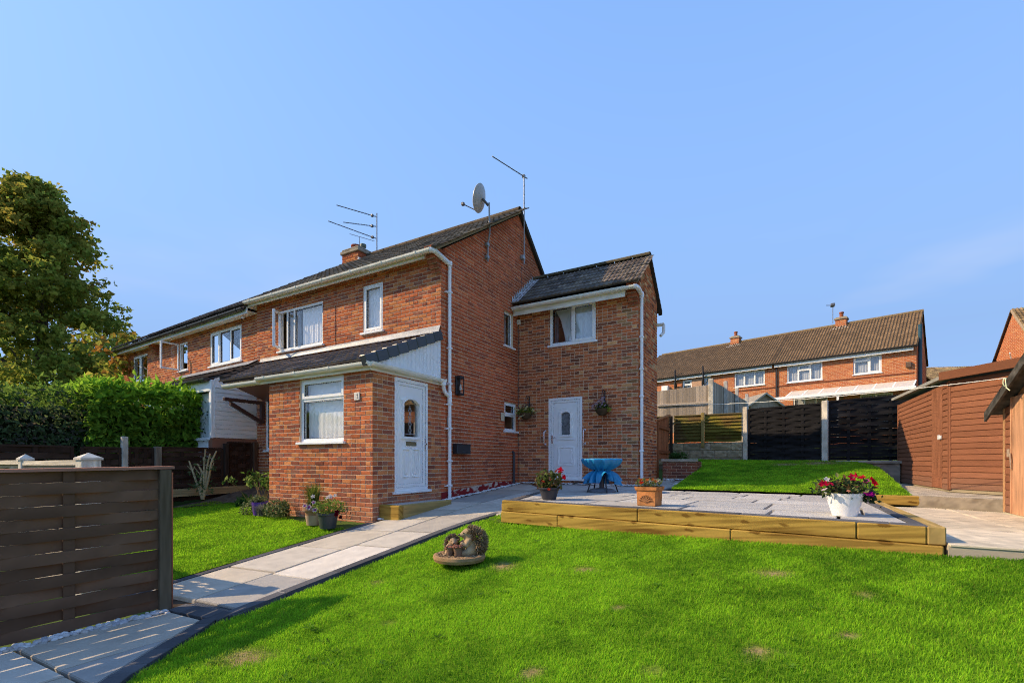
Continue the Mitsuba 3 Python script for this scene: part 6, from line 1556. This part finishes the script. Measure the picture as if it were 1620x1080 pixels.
def pot(name, label, at, prof, col, category='plant pot', bsdf='mat_rough', rim=None):
    k = thing(name, label, category); x, y, z = at
    emit(f'{k}__pot', lathe([(rr, z + h) for rr, h in prof], 28, (x, y, 0)), bsdf, col, smooth=40, vary=.15 if bsdf == 'mat_rough' else 0)
    h = prof[-1][1]; rin = prof[-1][0]
    emit(f'{k}__soil', lathe([(0, z + h * .0 + max(q for _, q in prof) - .035), (max(rr for rr, _ in prof) * .93, z + max(q for _, q in prof) - .04)], 20, (x, y, 0)), 'mat_soil', (.05, .038, .028))
    return k


def pprof(r0, r1, h, rim=.0, rh=.03, t=.012):
    p = [(0, 0), (r0, 0)]
    p += [(r0 + (r1 - r0) * (h - rh) / h, h - rh), (r1 + rim, h - rh), (r1 + rim, h), (r1 + rim - t, h), (r1 - t * 1.5, h - .05), (r0 - t, .02)] if rim else [(r1, h), (r1 + .004, h + .004), (r1 - t, h + .003), (r1 - t * 1.4, h - .05), (r0 - t, .02)]
    return p


k = pot('purple_pot', 'small purple pot with a trailing plant at the edge of the garden lawn', (-8.38, 5.22, -1.0), pprof(.11, .14, .24), (.11, .035, .30), bsdf='mat_satin')
r = np.random.default_rng(340); p, d = blob((-8.44, 5.22, -.74), (.17, .16, .10), 240, r, .3); foliage(k, 'foliage', [leaves(p, .05, r, [(.12, .17, .08), (.22, .25, .16), (.08, .12, .05)], .5), tuft((-8.38, 5.22, -.78), .16, 60, .2, r, [(.14, .18, .06)], .004)])
k = pot('terracotta_pot', 'weathered terracotta pot with spiky grass in front of the porch wall', (-6.47, 4.92, -1.02), pprof(.10, .145, .32, .022, .085), (.36, .20, .12))
emit(f'{k}__bloom_stain', lathe([(.1025, -1.018), (.1275, -.86)], 28, (-6.47, 4.92, 0)), 'mat_rough', (.40, .29, .20), smooth=40, vary=.5)
r = np.random.default_rng(341); foliage(k, 'foliage', [tuft((-6.47, 4.92, -.74), .47, 460, .24, r, [(.10, .16, .03), (.16, .22, .04), (.24, .23, .05), (.07, .11, .03)], .005), tuft((-6.47, 4.92, -.74), .16, 260, .24, r, [(.06, .10, .03), (.09, .13, .05)], .005)])
k = pot('dark_plastic_pot', 'dark grey plastic pot with white and purple petunias beside the porch', (-5.98, 4.80, -1.02), pprof(.115, .150, .235, .012, .03), (.045, .052, .055), bsdf='mat_satin')
r = np.random.default_rng(342); p, d = blob((-5.96, 4.80, -.70), (.27, .24, .13), 620, r, .25); foliage(k, 'foliage', leaves(p, .05, r, [(.13, .22, .04), (.18, .27, .05), (.24, .28, .07)], .4, .4))
c0 = np.array([-5.96, 4.80, -.70]); tow = -FWD
flowers(k, blooms([c0 + RGT * a + [0, 0, b] + tow * .22 for a, b in ((-.12, -.02), (-.21, .02), (-.14, .09), (-.27, .04))], .040, (.80, .76, .80), r, eye=(.22, .05, .24), face=tow))
flowers(k, blooms([c0 + RGT * a + [0, 0, b] + tow * .1 for a, b in ((-.20, .17), (.06, .17), (.13, .18), (.01, .15))], .038, (.84, .80, .80), r, face=tow))
flowers(k, blooms([c0 + RGT * a + [0, 0, b] + tow * .2 for a, b in ((.19, -.09), (.25, -.13), (.20, -.05))], .036, (.09, .004, .012), r, face=tow))
bl = thing('petunia_spray', 'loose spray of faded stems to the right of the dark plastic pot', 'plant'); foliage(bl, 'foliage', leaves(blob((-5.86, 4.98, -.78), (.18, .16, .16), 150, r, .1)[0], .035, r, [(.30, .28, .16), (.20, .22, .10)], .4))

# ---- pots on the patio
k = pot('dark_pot', 'small dark pot with a red geranium at the left corner of the patio', (-2.86, 6.06, PAT), pprof(.095, .15, .175, .006, .02), (.035, .035, .042), bsdf='mat_satin')
r = np.random.default_rng(350); p, d = blob((-2.86, 6.06, PAT + .27), (.20, .18, .15), 520, r, .3); foliage(k, 'foliage', leaves(p, .055, r, [(.09, .13, .035), (.14, .17, .05), (.20, .12, .06), (.07, .09, .03)], .75, .3, 0, d * .6))
c0 = np.array([-2.86, 6.06, PAT + .36]); flowers(k, blooms([c0 + RGT * a + [0, 0, b] - FWD * q for a, b, q in ((.13, .075, .05), (.15, .055, .08), (.17, .03, .06), (.19, -.0, .06), (.16, .085, .03), (.205, -.03, .05), (.18, .06, .07), (.21, -.055, .06), (.145, .03, .07))], .032, (.62, .008, .025), r)); flowers(k, blooms([c0 + RGT * a + [0, 0, b] - FWD * .19 for a, b in ((-.10, -.09), (.08, .05), (.0, -.07), (-.02, -.20))], .022, (.50, .06, .035), r))
tp = thing('terracotta_planter', 'square terracotta planter with moulded leaves and small orange flowers', 'planter'); o = np.array([-1.40, 5.86]); ta = math.radians(-8)


def rot(m, o, a):
    v, f = arr(m); ca, sa = math.cos(a), math.sin(a); return np.c_[v[:, 0] * ca - v[:, 1] * sa + o[0], v[:, 0] * sa + v[:, 1] * ca + o[1], v[:, 2]], f


def frustum(w0, w1, z0, z1):
    return arr(trimesh.convex.convex_hull(np.array([(sx * w, sy * w, z) for w, z in ((w0 - .008, z0), (w0, z0 + .01), (w1, z1)) for sx in (-1, 1) for sy in (-1, 1)])))


emit(f'{tp}__pot', [rot(frustum(.112, .118, PAT, PAT + .205), o, ta), rot(frustum(.132, .138, PAT + .185, PAT + .235), o, ta)], 'mat_rough', (.52, .21, .075), sub=.03, vary=.3, tone=lambda v, c: c * (1 - .35 * np.clip((PAT + .1 - v[:, 2:]) / .1, 0, 1)) + .35 * np.clip((PAT + .1 - v[:, 2:]) / .1, 0, 1) * np.array([.22, .17, .09]))
rl = []
for a in np.linspace(-1.2, 1.2, 7):
    q0 = np.array([0, -.119, PAT + .05]); q1 = q0 + [.07 * math.sin(a), -.003, .085 * math.cos(a)]; q2 = q1 + [.02 * np.sign(a), 0, -.012]; rl.append(rot(tube([q0, q1, q2], [.007, .010, .005], 6), o, ta))
emit(f'{tp}__relief', rl, 'mat_rough', (.36, .17, .075)); emit(f'{tp}__soil', rot(box(-.12, .12, -.12, .12, PAT + .235, PAT + .24), o, ta), 'mat_soil', (.05, .04, .03))
r = np.random.default_rng(351); p = np.c_[o[0] + r.uniform(-.14, .14, 320), o[1] + r.uniform(-.13, .13, 320), PAT + .25 + .07 * r.random(320)]; foliage(tp, 'foliage', leaves(p, .035, r, [(.12, .17, .05), (.18, .22, .08), (.28, .24, .10)], .5, .4))
flowers(tp, blooms(np.c_[o[0] + r.uniform(-.13, .13, 9), o[1] + r.uniform(-.14, .02, 9), PAT + .30 + .03 * r.random(9)], .022, (.60, .16, .04), r)); flowers(tp, blooms([(o[0] - .07, o[1] - .12, PAT + .29)], .026, (.65, .04, .02), r)); flowers(tp, blooms(np.c_[o[0] + r.uniform(.02, .14, 3), o[1] + r.uniform(-.14, 0, 3), PAT + .29 + .02 * r.random(3)], .020, (.80, .76, .60), r))
k = pot('white_pot', 'round white pot of red, pink and white flowers on the right of the patio', (.565, 5.78, PAT), pprof(.105, .168, .225), (.80, .79, .77), bsdf='mat_satin')
r = np.random.default_rng(352); c0 = np.array([.565, 5.78, PAT + .24]); p, d = blob(c0 + [-.02, 0, .035], (.27, .21, .11), 520, r, .2); p2 = c0 + RGT * .16 - FWD * .16 + r.normal(0, .03, (40, 3)) - [0, 0, .05]
foliage(k, 'foliage', [leaves(p, .055, r, [(.035, .06, .03), (.06, .10, .035), (.26, .28, .10), (.16, .10, .05), (.10, .15, .05)], .55, .4), leaves(p2, .06, r, [(.03, .05, .03), (.05, .08, .03)], .6, .2)])
for a, b, q, col, rad in ((.05, .16, .05, (.68, .012, .06), .040), (.09, .175, .04, (.68, .012, .05), .040), (.02, .145, .08, (.66, .012, .08), .034), (.11, .15, .08, (.66, .01, .05), .032), (-.24, .09, .06, (.64, .01, .05), .038), (-.27, .075, .05, (.62, .01, .06), .036), (-.19, .085, .08, (.68, .02, .08), .036), (.255, .12, .04, (.66, .012, .03), .038), (.265, .09, .05, (.66, .012, .03), .030), (.27, .05, .06, (.68, .07, .03), .024), (-.20, .125, .03, (.84, .80, .78), .030), (-.26, .03, .09, (.84, .62, .70), .028), (.13, .115, .12, (.64, .03, .36), .030), (.09, .0, .20, (.42, .01, .26), .040), (.12, -.015, .20, (.42, .01, .28), .034), (-.09, .02, .18, (.72, .30, .20), .022)):
    flowers(k, blooms([c0 + RGT * a + [0, 0, b] - FWD * q], rad, col, r))
pw = thing('leafy_plant', 'low green plant growing in the brick planter', 'plant'); r = np.random.default_rng(353); foliage(pw, 'foliage', [tuft((-2.25, 12.2, .02), .26, 150, .22, r, [(.06, .13, .03), (.10, .18, .05)], .012), leaves(blob((-2.2, 12.2, .1), (.25, .15, .1), 120, r)[0], .09, r, [(.06, .13, .03)], .4)])

# ---- hanging baskets
for s, lab, fc, ey, lc, sp_ in ((.34, 'hanging basket of white and pale yellow trailing flowers left of the side door', (.80, .78, .62), (.6, .5, .1), [(.20, .28, .04), (.28, .34, .06), (.12, .18, .03)], .24), (2.27, 'hanging basket of purple pansies right of the side door', (.30, .19, .52), (.55, .42, .3), [(.10, .16, .03), (.16, .22, .04), (.06, .10, .03)], .17)):
    k = thing('hanging_basket', lab, 'hanging basket'); r = np.random.default_rng(360 + int(s)); c0 = F_ext.pts(s, 1.17, .20)
    emit(f'{k}__basket', lathe([(.0, 1.01), (.08, 1.02), (.14, 1.09), (.155, 1.16), (.145, 1.16), (.0, 1.12)], 18, (c0[0], c0[1], 0)), 'mat_rough', (.09, .06, .035), smooth=40, vary=.4)
    emit(f'{k}__chain', [tube([c0 + [math.cos(a) * .15, math.sin(a) * .15, 0], F_ext.pts(s, 1.52, .20)], .004, 4) for a in (0, 2.1, 4.2)], 'mat_satin', (.04, .04, .04))
    p, d = blob(c0 + [.0, 0, .03], (sp_ * 1.1, .15, .12), 420, r, .3); foliage(k, 'foliage', leaves(p, .05, r, lc, .55, .3))
    fp = [c0 + [a, -.14 + r.uniform(-.04, .05), b] for a, b in (((-.22, .10), (-.1, .16), (-.02, .19), (.08, .08), (.12, .13), (.30, .02), (.33, -.02), (-.2, .0), (-.05, -.10), (.02, -.07), (-.12, -.14), (.25, .05), (.05, .17), (-.16, .07)) if s < 1 else ((-.16, .06), (-.12, .1), (-.06, .08), (0, .11), (.05, .07), (.08, .13), (.12, .05), (-.02, .15), (.03, .18), (-.18, .02), (.07, .22), (.0, .04), (-.09, .03)))]
    flowers(k, blooms(fp, .036, fc, r, eye=ey, face=(.2, -1, .2)))
    if s > 1: foliage(k, 'foliage', leaves(blob(c0 + [.17, -.05, -.02], (.05, .05, .05), 30, r)[0], .05, r, [(.35, .40, .05)], .5))

# ================================================================== COVERED TABLE, PARASOL BASE
tx, ty = -2.74, 7.98
tb_ = thing('folding_table', 'low folding garden table with dark splayed legs under a blue cover', 'table')
emit(f'{tb_}__tabletop', lathe([(0, .0), (.335, .0), (.34, .015), (.335, .03), (0, .03)], 32, (tx, ty, 0)), 'mat_satin', (.06, .06, .065), smooth=40)
for a in (-2.2, -.95, .7, 2.4):
    d = np.array([math.cos(a), math.sin(a), 0]); ctr = np.array([tx, ty, 0.])
    emit(f'{tb_}__leg', tube([ctr + d * .10 + [0, 0, -.005], ctr + d * .30 + [0, 0, PAT + .006]], .013, 8), 'mat_satin', (.022, .018, .02))
tcv = thing('table_cover', 'bright blue fabric cover tied in below the table top with hanging folds', 'cover'); r = np.random.default_rng(400)
nth, prof = 120, [(0, .040), (.20, .042), (.32, .042), (.352, .036), (.358, .016), (.33, -.035), (.27, -.085), (.20, -.125), (.145, -.150), (.135, -.165), (.17, -.185), (.215, -.225), (.245, -.275), (.262, -.325), (.268, -.37)]
th = np.arange(nth) * 2 * math.pi / nth; vs = []
gapc = math.atan2(-FWD[1], -FWD[0])                         # the folds part towards the lawn
da_ = np.angle(np.exp(1j * (th - gapc)))
for i, (rr, z) in enumerate(prof):
    fold = np.abs(np.sin(th * 7.5 + .8 * np.sin(3 * th))) * 1.5 - .9 + np.sin(th * 23 + 1.3) * .3; am = 0 if i < 4 else (.010 + .012 * (i - 4) if i < 9 else .022 + .012 * (i - 9))
    R_ = rr * (1 + am * fold / max(rr, .1) * 1.2); Z_ = z + 0 * th
    if i > 9:
        k_ = (i - 9) / 5; part = np.exp(-(da_ / .26) ** 2); Z_ = Z_ * 1.0; Z_ = -.165 + (z + .165) * (1 - .86 * part) * (1 + .22 * np.sin(th * 4 + 1) + .10 * np.sin(th * 9)); R_ = R_ * (1 + (.16 * np.sin(th * 5 + .4) + .10 * np.sin(th * 13)) * k_) - .03 * part * k_
    vs.append(np.c_[tx + R_ * np.cos(th), ty + R_ * np.sin(th), Z_])
v = np.vstack(vs); f = []
for i in range(len(prof) - 1):
    for j in range(nth): q = (j + 1) % nth; f += [[i * nth + j, i * nth + q, (i + 1) * nth + q], [i * nth + j, (i + 1) * nth + q, (i + 1) * nth + j]]
v = v + (meshkit.fbm(v * 22, 3, 3) - .5)[:, None] * np.array([.012, .012, .010])
emit(f'{tcv}__fabric', (v, np.array(f)), 'mat_satin', (.012, .20, .42), smooth=True, vary=.12)
emit(f'{tcv}__tie', tube([(tx + .142 * math.cos(a), ty + .142 * math.sin(a), -.160) for a in np.linspace(0, 6.283, 30)], .007, 6), 'mat_satin', (.012, .17, .34))
pb = thing('parasol_base', 'round grey parasol base with a dark stem standing under the covered table', 'parasol base')
emit(f'{pb}__base', lathe([(0, PAT + .004), (.245, PAT + .004), (.25, PAT + .03), (.20, PAT + .055), (.07, PAT + .075), (.0, PAT + .08)], 32, (tx, ty, 0)), 'mat_satin', (.13, .14, .16), smooth=35, vary=.3)
emit(f'{pb}__stem', [lathe([(.045, PAT + .07), (.038, PAT + .2), (.03, -.02)], 16, (tx, ty, 0))], 'mat_satin', (.035, .035, .045), smooth=40)
ho = thing('garden_hose', 'black hose end lying below the side door', 'hose'); emit(f'{ho}__hose', tube([(-4.15 + .42 * t, 10.05 + .05 * math.sin(t * 5), PAT + .02 + .05 * math.sin(t * 3.1)) for t in np.linspace(0, 1, 14)], .014, 8), 'mat_satin', (.02, .018, .018))

# ================================================================== HEDGEHOG ORNAMENT
ho_ = thing('hedgehog_ornament', 'stone ornament of a big and a small hedgehog with flower buckets on a log disc', 'ornament')
O = np.array([-2.84, 3.88, -.985 + .0]); XR_, YR_ = RGT, -FWD


def loc(x, y, z): return O + XR_ * x + YR_ * y + np.array([0, 0, z])


def body(spheres, links, fine=.012):
    parts = []
    def sp(c, rad): return m3.Manifold.sphere(rad, 20).translate(tuple(map(float, c)))
    S = {k: sp(loc(*c), rad) for k, (c, rad) in spheres.items()}
    for a, b in links: parts.append(m3.Manifold.batch_hull([S[a], S[b]]))
    m = m3.Manifold.batch_boolean(parts, m3.OpType.Add).refine_to_length(fine)
    v, f = arr(m); t = trimesh.Trimesh(v, f, process=True); trimesh.smoothing.filter_taubin(t, iterations=8); return arr(t)


def spines(center, rad, axis_ok, n, ln, seed, cols):
    r = np.random.default_rng(seed); out_v, out_f, out_c = [], [], []; d = r.normal(size=(n * 3, 3)); d /= np.linalg.norm(d, axis=1, keepdims=True); d = d[[axis_ok(q) for q in d]][:n]
    for i, q in enumerate(d):
        p0 = np.array(center) + q * np.array(rad) * .92; q2 = q + r.normal(0, .22, 3); q2 /= np.linalg.norm(q2); L = ln * r.uniform(.6, 1.2); a = np.cross(q2, (.3, .2, .9)); a /= np.linalg.norm(a); b = np.cross(q2, a); w = .0065
        pts = [p0 + w * a, p0 + w * (-.5 * a + .87 * b), p0 + w * (-.5 * a - .87 * b), p0 + q2 * L]
        out_v += [loc(*p) for p in pts]; k = i * 4; out_f += [[k, k + 1, k + 3], [k + 1, k + 2, k + 3], [k + 2, k, k + 3]]; c = np.array(cols[r.integers(len(cols))]) * r.uniform(.7, 1.2); out_c += [c * .45] * 3 + [c]
    return np.array(out_v), np.array(out_f), np.array(out_c)


emit(f'{ho_}__log_disc', lathe([(0, -.02), (.255, -.02), (.268, .01), (.262, .036), (.24, .042), (0, .040)], 36, (O[0], O[1], O[2])), 'mat_rough', (.30, .19, .10), smooth=35, sub=.03, vary=.25, tone=lambda v, c: np.where(((meshkit.noise(v * 60, 3) > .62) & (v[:, 2] > O[2] + .035) & (np.hypot(v[:, 0] - O[0], v[:, 1] - O[1]) < .235))[:, None], np.array([.09, .07, .05]), c))
pv, pf, pc = pebbles([tuple(O + XR_ * (q * math.cos(a)) + YR_ * (q * math.sin(a)) + np.array([0, 0, .040])) for q, a in zip(.235 * np.sqrt(np.random.default_rng(77).random(230)), np.random.default_rng(78).random(230) * 6.283)], .011, 79, [(.10, .075, .05), (.20, .14, .08), (.34, .25, .15), (.07, .055, .04)])
emit(f'{ho_}__log_disc__mosaic', (pv, pf), 'mat_matte', pc, smooth=True, kind='stuff')
FUR, DK = (.34, .23, .135), (.13, .085, .055)
bv = body({'hip': ((.145, -.01, .095), .085), 'chest': ((.115, -.005, .165), .072), 'neck': ((.10, .0, .215), .058), 'head': ((.080, .0, .245), .055), 'snout': ((.035, .02, .236), .028), 'nose': ((.012, .028, .236), .013),
           'sh': ((.10, .055, .175), .030), 'el': ((.075, .075, .135), .024), 'hand': ((.035, .075, .155), .020), 'sh2': ((.09, -.055, .175), .030), 'hand2': ((.02, -.02, .150), .020), 'knee': ((.09, .085, .065), .036), 'foot': ((.02, .10, .058), .024), 'knee2': ((.09, -.08, .065), .036), 'foot2': ((.03, -.09, .058), .022), 'ear': ((.105, .045, .285), .018)},
          [('hip', 'chest'), ('chest', 'neck'), ('neck', 'head'), ('head', 'snout'), ('snout', 'nose'), ('chest', 'sh'), ('sh', 'el'), ('el', 'hand'), ('chest', 'sh2'), ('sh2', 'hand2'), ('hip', 'knee'), ('knee', 'foot'), ('hip', 'knee2'), ('knee2', 'foot2'), ('head', 'ear')])
emit(f'{ho_}__large_hedgehog', bv, 'mat_rough', (.38, .27, .16), smooth=True, vary=.4)
v, f, c = spines((.165, -.012, .155), (.105, .115, .135), lambda q: q[0] > -.25 and q[2] > -.75 and not (q[0] < .1 and q[2] < .2), 900, .05, 5, [(.42, .29, .17), (.30, .19, .11), (.52, .39, .25), (.24, .15, .10)])
v2, f2, c2 = spines((.112, -.01, .25), (.062, .066, .06), lambda q: q[0] > -.35 and q[2] > -.1, 260, .045, 6, [(.50, .36, .22), (.34, .22, .13)])
emit(f'{ho_}__large_hedgehog__spines', cat([(v, f), (v2, f2)]), 'mat_matte', np.vstack([c, c2]), kind='stuff')
emit(f'{ho_}__large_hedgehog__eye', [(lambda m: (m[0] * .007 + loc(.048, .048, .258), m[1]))(arr(trimesh.creation.icosphere(2)))], 'mat_satin', (.02, .015, .012), smooth=True)
emit(f'{ho_}__large_hedgehog__nose', [(lambda m: (m[0] * .012 + loc(.002, .030, .238), m[1]))(arr(trimesh.creation.icosphere(2)))], 'mat_satin', (.06, .035, .03), smooth=True)
bv = body({'hip': ((-.085, -.03, .075), .055), 'chest': ((-.075, -.02, .12), .048), 'head': ((-.060, -.005, .165), .045), 'snout': ((-.052, .035, .158), .024), 'nose': ((-.050, .058, .156), .010), 'sh': ((-.115, .01, .12), .02), 'hand': ((-.115, .055, .115), .016), 'sh2': ((-.04, .015, .125), .02), 'hand2': ((-.03, .055, .12), .016), 'knee': ((-.12, .03, .055), .024), 'foot': ((-.125, .075, .05), .017)},
          [('hip', 'chest'), ('chest', 'head'), ('head', 'snout'), ('snout', 'nose'), ('chest', 'sh'), ('sh', 'hand'), ('chest', 'sh2'), ('sh2', 'hand2'), ('hip', 'knee'), ('knee', 'foot')], .010)
emit(f'{ho_}__small_hedgehog', bv, 'mat_rough', (.38, .26, .155), smooth=True, vary=.4)
v, f, c = spines((-.082, -.045, .12), (.068, .055, .095), lambda q: q[1] < .35 and q[2] > -.7, 420, .035, 7, [(.36, .24, .14), (.26, .16, .10), (.44, .31, .19)])
v2, f2, c2 = spines((-.062, -.012, .175), (.052, .05, .05), lambda q: q[2] > .05 and q[1] < .55, 200, .03, 8, [(.40, .27, .16), (.22, .14, .09)])
emit(f'{ho_}__small_hedgehog__spines', cat([(v, f), (v2, f2)]), 'mat_matte', np.vstack([c, c2]), kind='stuff')
emit(f'{ho_}__small_hedgehog__eye', [(lambda m: (m[0] * .006 + loc(a, .038, .178), m[1]))(arr(trimesh.creation.icosphere(2))) for a in (-.075,)], 'mat_satin', (.02, .015, .012), smooth=True)
emit(f'{ho_}__small_hedgehog__nose', [(lambda m: (m[0] * .009 + loc(-.050, .066, .156), m[1]))(arr(trimesh.creation.icosphere(2)))], 'mat_satin', (.04, .025, .02), smooth=True)
for i, (x, y, rr, h) in enumerate(((-.085, .085, .040, .075), (.0, .115, .050, .092))):
    q = loc(x, y, .04); bk = numbered(f'{ho_}__bucket')
    emit(f'{bk}__pail', lathe([(0, q[2]), (rr * .74, q[2]), (rr, q[2] + h), (rr + .006, q[2] + h), (rr + .006, q[2] + h + .010), (rr - .006, q[2] + h + .010), (rr - .008, q[2] + h - .02)], 18, (q[0], q[1], 0)), 'mat_rough', (.20, .13, .09), smooth=40, vary=.4)
    r = np.random.default_rng(410 + i); p = loc(x, y, .04 + h) + np.c_[r.normal(0, rr * .45, 60), r.normal(0, rr * .45, 60), r.uniform(-.01, .015, 60)]
    emit(f'{bk}__contents', pebbles([tuple(a) for a in p], .011, 412 + i, [(.26, .10, .075), (.16, .07, .05), (.30, .17, .10)])[:2], 'mat_rough', (.24, .10, .07), smooth=True, kind='stuff')
# small pale stones on the grass
for i, (x, y) in enumerate(((-3.2, 1.15), (-2.92, 1.75))): pass
